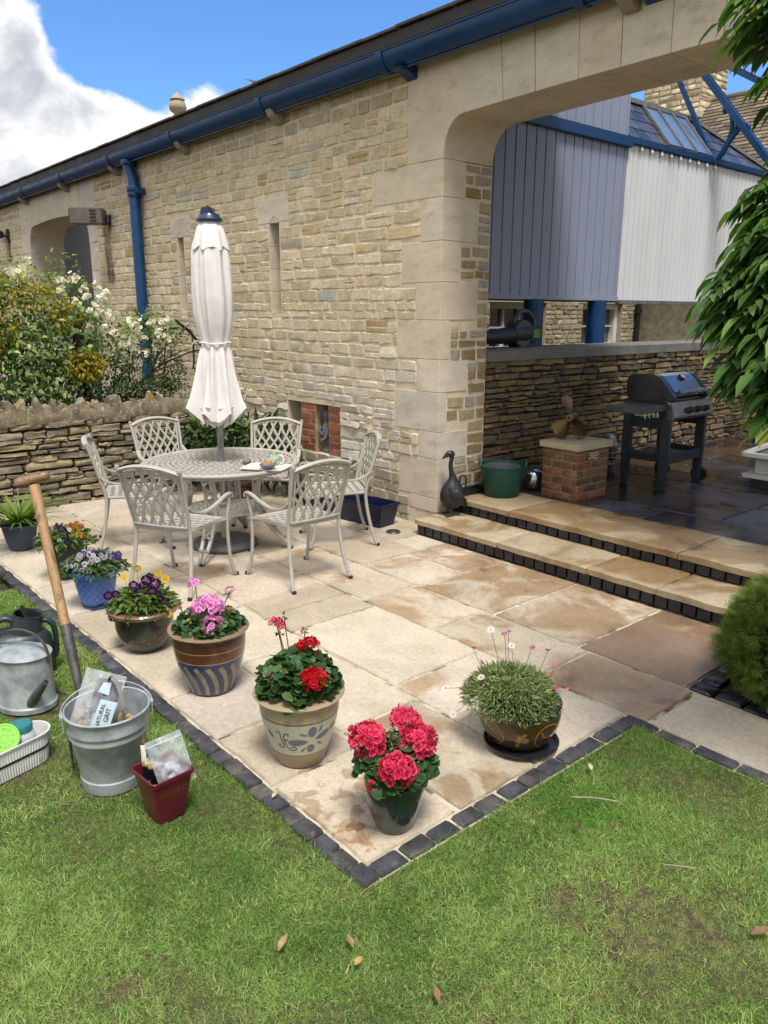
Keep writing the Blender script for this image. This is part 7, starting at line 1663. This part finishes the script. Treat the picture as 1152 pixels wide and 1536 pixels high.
def branches(name, parent, starts, ends, r, m, sag=.1, k=5):
    mb = MB()
    for a, b in zip(starts, ends):
        a, b = Vector(a), Vector(b); mid = (a+b)/2+Vector((RNG.uniform(-.1, .1), RNG.uniform(-.1, .1), sag*RNG.uniform(.5, 1.5))); P = smooth_pts([a, mid, b], k); mb.tube(P, [lerp(r, r*.45, i/(len(P)-1)) for i in range(len(P))], 6)
    return mb.build(name, m, parent, smooth=60, fix=False)
m_bark = mat('brown_bark', S(96, 80, 64, .55), .9, var=.3, vscale=15, bump=.5, bscale=50)
G1, G2, G3 = S(138, 168, 96, .72), S(76, 108, 54, .58), S(190, 204, 122, .7)
# ---- honeysuckle over the wall, far left
hk = thing('honeysuckle', 'dense honeysuckle with yellowing sprays and cream flowers over the dry stone wall', 'shrub', (-8.9, 2.3, 0))
B = [(-8.55, 2.15, 1.35, .55, .75, .42, 1.2), (-8.7, 2.75, 1.45, .45, .55, .40, .9), (-8.6, 1.5, 1.55, .6, .7, .5, .9), (-8.8, 2.35, 1.80, .5, .65, .42, 1.0), (-8.45, 2.6, 1.15, .35, .55, .25, .6), (-8.6, 1.9, 2.02, .5, .5, .28, .6), (-8.45, 2.95, 1.62, .3, .3, .35, .35)]
B = [(a+8.9, b-2.3, c, d, e, f, g) for a, b, c, d, e, f, g in B]
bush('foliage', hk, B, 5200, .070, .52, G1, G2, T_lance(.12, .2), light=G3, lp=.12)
bush('yellow_sprays', hk, [(.25, .15, 2.05, .35, .45, .22, 1), (.62, .72, 1.32, .12, .22, .16, .9), (.45, -.35, 2.05, .3, .35, .2, .9), (.62, -.25, 1.72, .15, .4, .25, .8), (.45, .55, 1.85, .2, .2, .2, .4)], 2100, .062, .34, S(206, 190, 50, .62), S(150, 140, 40, .6), T_lance(.1, .3), surf=.2)
def florets(name, parent, pts, nper, r, size, col, alt, pa, tm):
    P = np.repeat(np.array(pts), nper, 0)+NP.normal(0, r, (len(pts)*nper, 3)); n = len(P)
    return scatter(name, tm, P, rdir(n, .3), rdir(n, .3)+np.array([.8, -.5, .2]), NP.uniform(.7, 1.2, n)*size, NP.uniform(.7, 1.2, n)*size, cvar(n, col, .12, alt, pa), m_petal, parent)
hp = [(-8.9+8.9+x, y-2.3, z) for x, y, z in ((.45, 2.45, 1.52), (.46, 2.75, 1.52), (.45, 2.3, 1.60), (.5, 2.62, 1.42), (.5, 2.1, 1.12), (.5, 2.45, 1.0), (.48, 1.75, 1.42), (.5, 1.85, 1.05), (.5, 2.95, 1.15), (.45, 3.02, 1.05), (.48, 2.2, 1.35))]
for k_, p_ in enumerate(hp): scatter('flower', T_blade(-.5), np.tile(np.array(p_), (22, 1))+NP.normal(0, .012, (22, 3)), rdir(22, .2)+np.array([.5, -.2, .2]), rdir(22), .055, .007, cvar(22, S(240, 222, 180, .8), .15, S(214, 140, 130, .7), .3), m_petal, hk)
branches('stems', hk, [(.1, -.1, .2), (.2, .3, .2), (.15, .5, .2), (.2, -.6, .2)], [(.25, -.2, 1.7), (.3, .5, 1.6), (.35, .7, 1.4), (.3, -.7, 1.8)], .016, m_bark, .2)
# ---- white climbing rose
rs = thing('climbing_rose', 'white flowered climbing rose arching between the small arch and the downpipe', 'shrub', (-9.0, 3.3, 0))
RB = [(-9.0, 3.05, 1.95, .35, .5, .30, 1), (-8.7, 3.35, 1.65, .3, .4, .28, .9), (-8.75, 3.65, 1.45, .28, .35, .25, .7), (-8.9, 3.95, 1.72, .28, .42, .18, .7), (-8.8, 4.2, 1.6, .2, .3, .14, .4), (-8.6, 3.3, 1.15, .22, .3, .35, .5), (-9.1, 2.6, 2.25, .35, .4, .18, .5), (-8.85, 3.05, 2.25, .22, .22, .25, .3)]
RB = [(a+9, b-3.3, c, d, e, f, g) for a, b, c, d, e, f, g in RB]
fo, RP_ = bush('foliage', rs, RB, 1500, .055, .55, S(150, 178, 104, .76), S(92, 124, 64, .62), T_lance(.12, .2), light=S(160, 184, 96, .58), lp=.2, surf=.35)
cl_ = [(-8.75, 2.55, 2.28), (-8.72, 2.95, 2.12), (-8.6, 3.12, 2.02), (-8.58, 3.3, 1.92), (-8.5, 3.45, 1.82), (-8.48, 3.62, 1.74), (-8.5, 3.55, 1.55), (-8.55, 3.75, 1.66), (-8.6, 3.95, 1.78), (-8.62, 4.1, 1.72), (-8.6, 4.2, 1.58), (-8.5, 3.9, 1.5), (-8.45, 3.62, 1.35), (-8.42, 3.42, 1.62), (-8.4, 3.1, 1.66), (-8.7, 2.75, 2.34), (-8.85, 3.3, 2.12), (-8.5, 3.75, 1.42), (-8.7, 2.25, 2.26), (-8.75, 2.05, 2.30), (-8.45, 3.25, 1.78), (-8.55, 3.85, 1.6), (-8.6, 3.4, 2.0), (-8.5, 3.7, 1.56), (-8.62, 2.42, 2.20), (-8.62, 3.05, 2.2)]
for x, y, z in cl_:
    for q in range(2):
        x2, y2, z2 = x+RNG.uniform(-.08, .08), y+RNG.uniform(-.10, .10), z+RNG.uniform(-.07, .07)
        florets('flower_cluster', rs, [(x2+9, y2-3.3, z2)], 14, .020, .046, S(246, 244, 238, .88), S(232, 226, 200, .8), .2, T_flower(5, .85, .12, eye=(.95, .8, .35)))
branches('arching_canes', rs, [(.2, -.1, .3), (.25, .1, .3), (.3, .3, .4), (.2, .2, .3), (.35, .0, .5), (.3, -.1, .5), (.3, .4, .6), (.3, .2, .7), (.35, .1, .8)], [(.1, -.4, 2.3), (.3, .5, 1.75), (.4, .95, 1.55), (.35, .3, 1.6), (.45, .85, 1.2), (.4, .95, 1.05), (.35, 1.15, 1.75), (.4, 1.1, 1.45), (.42, 1.05, 1.3)], .011, m_bark, .25, 7)
# ---- low greenery behind the coping
lg = thing('ground_cover', 'small leaved greenery creeping along behind the jagged coping stones', 'plant', (-8.3, 3.3, 0))
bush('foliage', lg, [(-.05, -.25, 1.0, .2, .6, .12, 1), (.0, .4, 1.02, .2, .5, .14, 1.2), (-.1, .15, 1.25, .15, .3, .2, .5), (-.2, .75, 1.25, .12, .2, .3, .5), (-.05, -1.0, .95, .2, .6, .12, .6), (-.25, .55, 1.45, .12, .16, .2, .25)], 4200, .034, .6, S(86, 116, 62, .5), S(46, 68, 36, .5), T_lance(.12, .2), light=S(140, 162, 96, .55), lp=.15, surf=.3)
branches('stems', lg, [(-.1, .1, .3), (-.1, .6, .3), (-.1, -.4, .3), (-.1, .3, .3)], [(-.05, .3, 1.3), (-.2, .8, 1.6), (.0, -.2, 1.1), (-.1, .7, 1.3)], .007, m_bark, .1)
# ---- rusty wire obelisk hoops
m_wire = mat('dark_iron_rod', S(60, 62, 64, .6), .6, .4, var=.2, bump=.1)
hoop = thing('plant_support', 'dark iron hooped plant support standing behind the dry stone wall', 'plant support', (-8.75, 4.05, 0))
for pts, r in (([(.0, -.62, 1.0), (.02, -.3, 1.32), (.0, .02, 1.60), (-.02, .16, 1.66), (-.03, .36, 1.66), (-.02, .44, 1.60), (0, .44, 1.30), (0, .42, 1.18)], .012), ([(.1, .18, 1.76), (.05, .40, 1.60), (.02, .62, 1.34), (.02, .72, 1.15)], .016), ([(.05, -.45, .95), (.05, -.1, 1.20), (0, .2, 1.32), (-.02, .5, 1.40), (0, .66, 1.34)], .010), ([(.0, .0, .5), (.0, .05, 1.2), (.0, .1, 1.62)], .009), ([(.0, .44, .5), (.0, .45, 1.2)], .010)):
    mb = MB(); mb.tube(smooth_pts(pts, 6), r, 8); mb.build('hoop', m_wire, hoop, smooth=60)
pst = MB(); pst.box(-8.62, -8.53, 3.02, 3.11, 0, 1.75); tag(pst.build('wooden_post', mat('dark_post', S(70, 60, 52, .55), .85, var=.3, stretch=(4, 4, .5), bump=.3), bevel=.004), 'dark wooden post among the rose behind the dry stone wall', 'post')
# ---- peony in the corner behind the table
pe = thing('peony', 'dark green peony leaves in the corner between the dry stone wall and the barn', 'plant', (-7.25, 4.05, 0))
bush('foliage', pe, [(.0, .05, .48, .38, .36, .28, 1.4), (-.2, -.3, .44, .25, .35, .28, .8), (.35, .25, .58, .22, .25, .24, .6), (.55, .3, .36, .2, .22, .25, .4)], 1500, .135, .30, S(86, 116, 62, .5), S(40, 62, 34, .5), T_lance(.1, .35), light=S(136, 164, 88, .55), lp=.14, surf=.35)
branches('stems', pe, [(0, 0, 0), (.1, .1, 0), (-.1, -.15, 0), (.3, .2, 0), (.2, 0, 0)], [(.1, .1, .6), (.3, .2, .8), (-.2, -.3, .6), (.5, .28, .7), (.4, .1, .55)], .008, mat('green_stem', S(110, 120, 70, .55), .7, bump=0), .05)
# ---- clipped yew ball in the bed
yw = thing('yew_ball', 'rounded clipped yew bush in the bed below the steps', 'shrub', (-1.26, 3.98, 0))
n = 12500; d = rdir(n); d = d[d[:, 2] > -.75]; n = len(d); lump = np.array([1+.16*mnoise.noise((a*2.2, b*2.2, c*2.2))+.05*mnoise.noise((a*6, b*6, c*6)) for a, b, c in d]); k = NP.uniform(.86, 1.04, n)*lump
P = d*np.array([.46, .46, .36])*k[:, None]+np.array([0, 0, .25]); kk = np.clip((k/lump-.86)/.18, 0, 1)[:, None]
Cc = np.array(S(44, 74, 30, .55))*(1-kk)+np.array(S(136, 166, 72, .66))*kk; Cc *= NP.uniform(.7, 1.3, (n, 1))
sp = []; sf = []
for i in range(9):
    s_ = 1 if i % 2 else -1; y0_ = .06+i*.10; w_ = .5*(1-.35*i/9); b0 = len(sp); sp += [(0, y0_, 0), (s_*w_*.55, y0_+.07, .05), (s_*w_, y0_+.17, .03), (s_*w_*.5, y0_+.13, .04)]; sf.append((b0, b0+1, b0+2, b0+3))
b0 = len(sp); sp += [(-.03, 0, 0), (.03, 0, 0), (.01, 1, .03), (-.01, 1, .03)]; sf.append((b0, b0+1, b0+2, b0+3))
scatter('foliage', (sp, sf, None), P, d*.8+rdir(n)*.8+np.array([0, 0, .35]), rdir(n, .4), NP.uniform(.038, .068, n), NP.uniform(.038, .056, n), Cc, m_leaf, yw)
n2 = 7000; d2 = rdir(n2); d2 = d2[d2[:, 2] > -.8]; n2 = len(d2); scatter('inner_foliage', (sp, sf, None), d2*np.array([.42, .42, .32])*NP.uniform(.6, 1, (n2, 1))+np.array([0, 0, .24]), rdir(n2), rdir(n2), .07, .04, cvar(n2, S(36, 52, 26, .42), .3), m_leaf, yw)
branches('stems', yw, [(0, 0, -.02)]*7, [(RNG.uniform(-.22, .22), RNG.uniform(-.22, .22), RNG.uniform(.25, .45)) for _ in range(7)], .02, m_bark, .02)
# ---- wisteria hanging in from the right
wt = thing('wisteria', 'wisteria with long hanging pointed leaves, its lowest tips turning yellow', 'tree', (-.62, 2.95, 0))
mb = MB(); P = smooth_pts([(0, 0, -.05), (.03, .02, .6), (-.04, .0, 1.2), (.02, -.03, 1.9), (-.05, .02, 2.6), (-.1, .0, 3.1)], 6); mb.tube(P, [lerp(.065, .03, i/(len(P)-1)) for i in range(len(P))], 12); mb.tube([(p.x+.05*math.cos(i*.5), p.y+.05*math.sin(i*.5), p.z) for i, p in enumerate(P)], .022, 8); mb.build('trunk', m_bark, wt, smooth=60)
# sprays: a stalk with paired leaflets drooping from it
SPR = []
def spray_pts(c, r3, n, zlo=-9):
    d = rdir(n); return np.array(c)+d*np.array(r3)*NP.uniform(.3, 1, (n, 1))
W_ = [((-.58, -.22, 2.27), (.06, .10, .06), 14), ((-.66, -.10, 2.83), (.14, .2, .13), 82), ((-.55, -.10, 2.62), (.09, .2, .10), 47), ((-.46, -.12, 2.40), (.08, .2, .16), 63), ((-.52, -.20, 2.18), (.11, .18, .12), 82), ((-.50, -.2, 2.05), (.15, .2, .16), 113), ((-.57, -.26, 1.95), (.13, .16, .12), 85), ((-.57, -.30, 1.885), (.09, .12, .05), 44), ((-.47, -.25, 1.82), (.14, .18, .12), 101),
      ((-.49, -.29, 1.72), (.10, .14, .08), 56), ((-.42, -.24, 1.66), (.09, .14, .09), 40), ((-.43, -.28, 1.56), (.045, .08, .05), 13), ((-.2, -.1, 2.0), (.25, .25, .45), 207), ((-.1, 0, 2.6), (.4, .35, .4), 207), ((.1, 0, 2.1), (.3, .3, .5), 113), ((-.3, -.1, 2.3), (.15, .2, .3), 113)]
LP, LD, LN_, LC, LL = [], [], [], [], []; A0, B0 = [], []
for c, r3, n in W_:
    for p in spray_pts(c, r3, n):
        a = RNG.uniform(0, 2*PI); out = np.array([p[0]*.8+math.cos(a)*.35-.1, p[1]*.6+math.sin(a)*.35-.12, 0]); out /= np.linalg.norm(out)+1e-6; sd2 = np.array([-out[1], out[0], 0]); L_ = RNG.uniform(.16, .24); q = p-out*L_*.6+np.array([0, 0, .05])
        pts = [q+out*L_*t+np.array([0, 0, -.10*t*t]) for t in (0, .33, .66, 1)]; A0.append(q); B0.append(pts[3])
        base = np.array(S(100, 144, 70, .62))*RNG.uniform(.6, 1.2); low = max(0, min(1, (1.62-p[2])/.10))*(RNG.random() < .6)
        if RNG.random() < .22: base = np.array(S(150, 184, 100, .68))
        base = base*(1-low)+np.array(S(206, 190, 92, .62))*low
        for i, t in enumerate((.12, .26, .40, .54, .68, .80, .92)):
            pt = q+out*L_*t+np.array([0, 0, -.10*t*t])
            for s_ in (-1, 1):
                if RNG.random() < .12: continue
                LP.append(pt); LD.append(out*.55+sd2*s_*RNG.uniform(.55, .95)+np.array([0, 0, -RNG.uniform(.08, .55)])); LN_.append(np.array([0, 0, 1])+sd2*s_*-.25+NP.normal(0, .22, 3)); LC.append(base*RNG.uniform(.8, 1.2)); LL.append(RNG.uniform(.032, .066))
        LP.append(pts[3]); LD.append(out+np.array([0, 0, -.7])); LN_.append(np.array([0, 0, 1.])+out*.5); LC.append(base); LL.append(.095)
LL = np.array(LL); scatter('crown', T_lance(.10, .26), LP, LD, LN_, LL, LL*.50, np.array(LC), m_leaf, wt); print('wisteria leaves', len(LL))
mb = MB()
for a, b in zip(A0, B0): mb.tube([tuple(a), tuple((a+b)/2+np.array([0, 0, .02])), tuple(b)], .0016, 4, cap=False)
mb.build('leaf_stalks', m_stem, wt, fix=False)
branches('branches', wt, [(0, 0, 1.5), (0, 0, 1.9), (-.05, 0, 2.4), (-.05, 0, 2.7), (0, 0, 1.2)], [(-.5, -.3, 1.9), (-.5, -.3, 2.15), (-.42, -.3, 2.65), (-.3, -.25, 2.75), (-.4, -.25, 1.6)], .016, m_bark, .12)
mb = MB()
for pts in ([(-.35, -.3, 2.62), (-.48, -.34, 2.55), (-.58, -.36, 2.47)], [(-.38, -.3, 2.62), (-.44, -.32, 2.50), (-.475, -.33, 2.40)], [(-.3, -.25, 1.75), (-.42, -.3, 1.62), (-.5, -.33, 1.5)]): mb.tube(smooth_pts(pts, 5), .002, 5)
mb.build('tendrils', m_stem, wt, smooth=60)
# ---- small plant in the border, far left
sp_ = thing('border_plant', 'low broad-leaved plant at the corner of the border on the far left', 'plant', (-5.68, 1.17, -.01))
bush('foliage', sp_, [(0, 0, .10, .16, .16, .10, 1)], 60, .11, .5, S(110, 146, 64, .55), S(70, 100, 46, .5), T_lance(.1, .3), surf=.3)
# ---- bits lying on the grass
m_bitw = mat('dry_leaf', (1, 1, 1), .8, attr=True, var=.25, vscale=60, bump=.2)
BITS = [(-1.66, 1.035, .060, .022, .5, S(190, 164, 128, .62), 'long buff dry leaf'), (-1.536, 1.192, .045, .018, 1.3, S(178, 150, 112, .6), 'small buff dry leaf'), (-1.462, 1.165, .034, .022, .2, S(196, 160, 100, .62), 'curled golden dry leaf'), (-1.233, 1.259, .045, .02, 1.0, S(170, 134, 96, .6), 'brown cupped dry leaf'),
        (-1.614, 2.526, .040, .02, .9, S(216, 200, 170, .66), 'pale leaf scrap'), (-.743, 2.168, .075, .03, -.6, S(150, 116, 88, .55), 'large brown dry leaf'), (-1.42, 2.16, .03, .02, .4, S(120, 86, 70, .55), 'dark brown leaf scrap'), (-2.30, 1.42, .035, .02, .3, S(200, 186, 160, .62), 'pale chip beside the setts')]
where = ['left of a smaller one on the near lawn', 'in the middle of the near lawn', 'below the small buff one on the near lawn', 'lowest of the leaves on the near lawn', 'on the grass beside the saucer setts', 'at the far right of the lawn', 'on the bright green patch of grass', 'on the corner setts']
for (x, y, l, w, a, c, lab), wh in zip(BITS, where):
    tv_, tf_, _ = T_lance(.25, -.25); Mz = Matrix.Rotation(a, 3, 'Z'); mb = MB(); mb.add([tuple(Mz @ Vector((p[0]*w, (p[1]-.5)*l, p[2]*l*.8+.012))+Vector((x, y, .006))) for p in tv_], tf_, c)
    tag(mb.build('dead_leaf', m_bitw, solid=.0012, smooth=60), lab+' '+wh, 'leaf', 'dry leaves on the lawn')
mb = MB(); mb.tube(smooth_pts([(-1.535, 2.29, .025), (-1.47, 2.35, .028), (-1.40, 2.40, .026)], 4), .0028, 6); tag(mb.build('twig', mat('grey_twig', S(176, 164, 144, .6), .8, bump=.2)), 'thin grey twig lying on the grass near the gold patterned pot', 'twig')
mb = MB(); mb.tube(smooth_pts([(-1.10, 2.21, .025), (-1.05, 2.245, .03), (-1.02, 2.27, .027)], 4), .0026, 6); tag(mb.build('twig', bpy.data.materials['grey_twig']), 'short straw twig on the right of the lawn', 'twig')
# ================================================================ camera, sky, sun
YAW, PITCH, ROLL, FPX = math.radians(-49.286), math.radians(14.385), math.radians(.16), 1165.7
cyw, syw, cp, sp = math.cos(YAW), math.sin(YAW), math.cos(PITCH), math.sin(PITCH)
FWv = Vector((syw*cp, cyw*cp, -sp)); Rv = Vector((cyw, -syw, 0)); Uv = Rv.cross(FWv)
cr, sr = math.cos(ROLL), math.sin(ROLL); Rv, Uv = Rv*cr+Uv*sr, Uv*cr-Rv*sr
cam = bpy.data.cameras.new('camera'); co = bpy.data.objects.new('camera', cam); COL.objects.link(co)
cam.sensor_fit = 'HORIZONTAL'; cam.sensor_width = 36; cam.lens = 36*FPX/1152; cam.clip_start = .05; cam.clip_end = 1000
M = Matrix((Rv, Uv, -FWv)).transposed().to_4x4(); M.translation = (0, 0, 1.85); co.matrix_world = M
SC.camera = co
SUN_EL, SUN_AZ = math.radians(66), math.radians(118)      # azimuth clockwise from +Y
sd = Vector((math.sin(SUN_AZ)*math.cos(SUN_EL), math.cos(SUN_AZ)*math.cos(SUN_EL), math.sin(SUN_EL)))
sl = bpy.data.lights.new('sun', 'SUN'); sl.energy = 2.6; sl.angle = math.radians(16); sl.color = (1, .965, .91)
so = bpy.data.objects.new('sun', sl); COL.objects.link(so); so.rotation_euler = sd.to_track_quat('Z', 'Y').to_euler(); so.location = (5, -5, 12)
W = bpy.data.worlds.new('World'); SC.world = W; W.use_nodes = True
N = NT(W.node_tree)
sky = N.n('ShaderNodeTexSky', sky_type='NISHITA', sun_disc=False, sun_elevation=SUN_EL, sun_rotation=SUN_AZ, altitude=200, air_density=1.0, dust_density=.25, ozone_density=2.2)
dirv = N.n('ShaderNodeTexCoord').outputs['Generated']
def pixdir(x, y):
    d = FWv+Rv*((x-576)/FPX)-Uv*((y-768)/FPX); return d.normalized()
def near(d, c0, c1):
    dp = N.n('ShaderNodeVectorMath', {0: dirv, 1: tuple(d)}, operation='DOT_PRODUCT').outputs['Value']
    return N.ramp(dp, math.cos(math.radians(c0)), math.cos(math.radians(c1)))
warp = N.n('ShaderNodeMapping', {'Vector': dirv, 'Scale': (1, 1, 1.5), 'Location': (3.1, 1.7, .4)}).outputs[0]
cl = N.noise(warp, 5.5, 9, .6, .2)
bank = N.math('MAXIMUM', N.math('MAXIMUM', near(pixdir(20, 230), 17, 8), near(pixdir(235, 225), 12.5, 5)), N.math('MULTIPLY', N.math('SUBTRACT', 1, near(pixdir(640, 300), 62, 36)), .60))
blue = N.math('MAXIMUM', near(Vector((.1, .80, .58)).normalized(), 40, 24), N.math('MAXIMUM', N.math('MAXIMUM', near(pixdir(600, 10), 16, 7), N.math('MAXIMUM', near(pixdir(430, -50), 11, 4), near(pixdir(215, -45), 8.5, 4))), near(pixdir(1080, 150), 24, 12)))
f = N.math('ADD', cl, N.math('MULTIPLY', bank, .34)); f = N.math('SUBTRACT', f, N.math('MULTIPLY', blue, .42))
cloud = N.ramp(f, .54, .66)
tone = N.noise(N.n('ShaderNodeMapping', {'Vector': dirv, 'Scale': (1, 1, 1.4), 'Location': (7.3, .6, 2.2)}).outputs[0], 6.5, 7, .55, .3)
edge = N.ramp(f, .60, .80)
grey = N.math('MULTIPLY', N.ramp(tone, .46, .66), edge)
cc = N.mix(grey, (6.4, 6.35, 6.3, 1), (3.2, 3.4, 3.85, 1))
skc = N.mix(1, sky.outputs[0], (.56, .84, 1.14, 1), 'MULTIPLY')
fin = N.mix(cloud, skc, cc)
bg = N.n('ShaderNodeBackground', {'Color': fin, 'Strength': .1}); o = N.n('ShaderNodeOutputWorld'); N.nt.links.new(bg.outputs[0], o.inputs[0])
SC.view_settings.view_transform = 'Standard'; SC.view_settings.look = 'None'; SC.view_settings.gamma = 1; SC.view_settings.exposure = .84
SC.cycles.max_bounces = 6; SC.cycles.diffuse_bounces = 3; SC.cycles.glossy_bounces = 3; SC.cycles.transparent_max_bounces = 8; SC.cycles.caustics_reflective = False; SC.cycles.caustics_refractive = False
SC.cycles.use_denoising = True
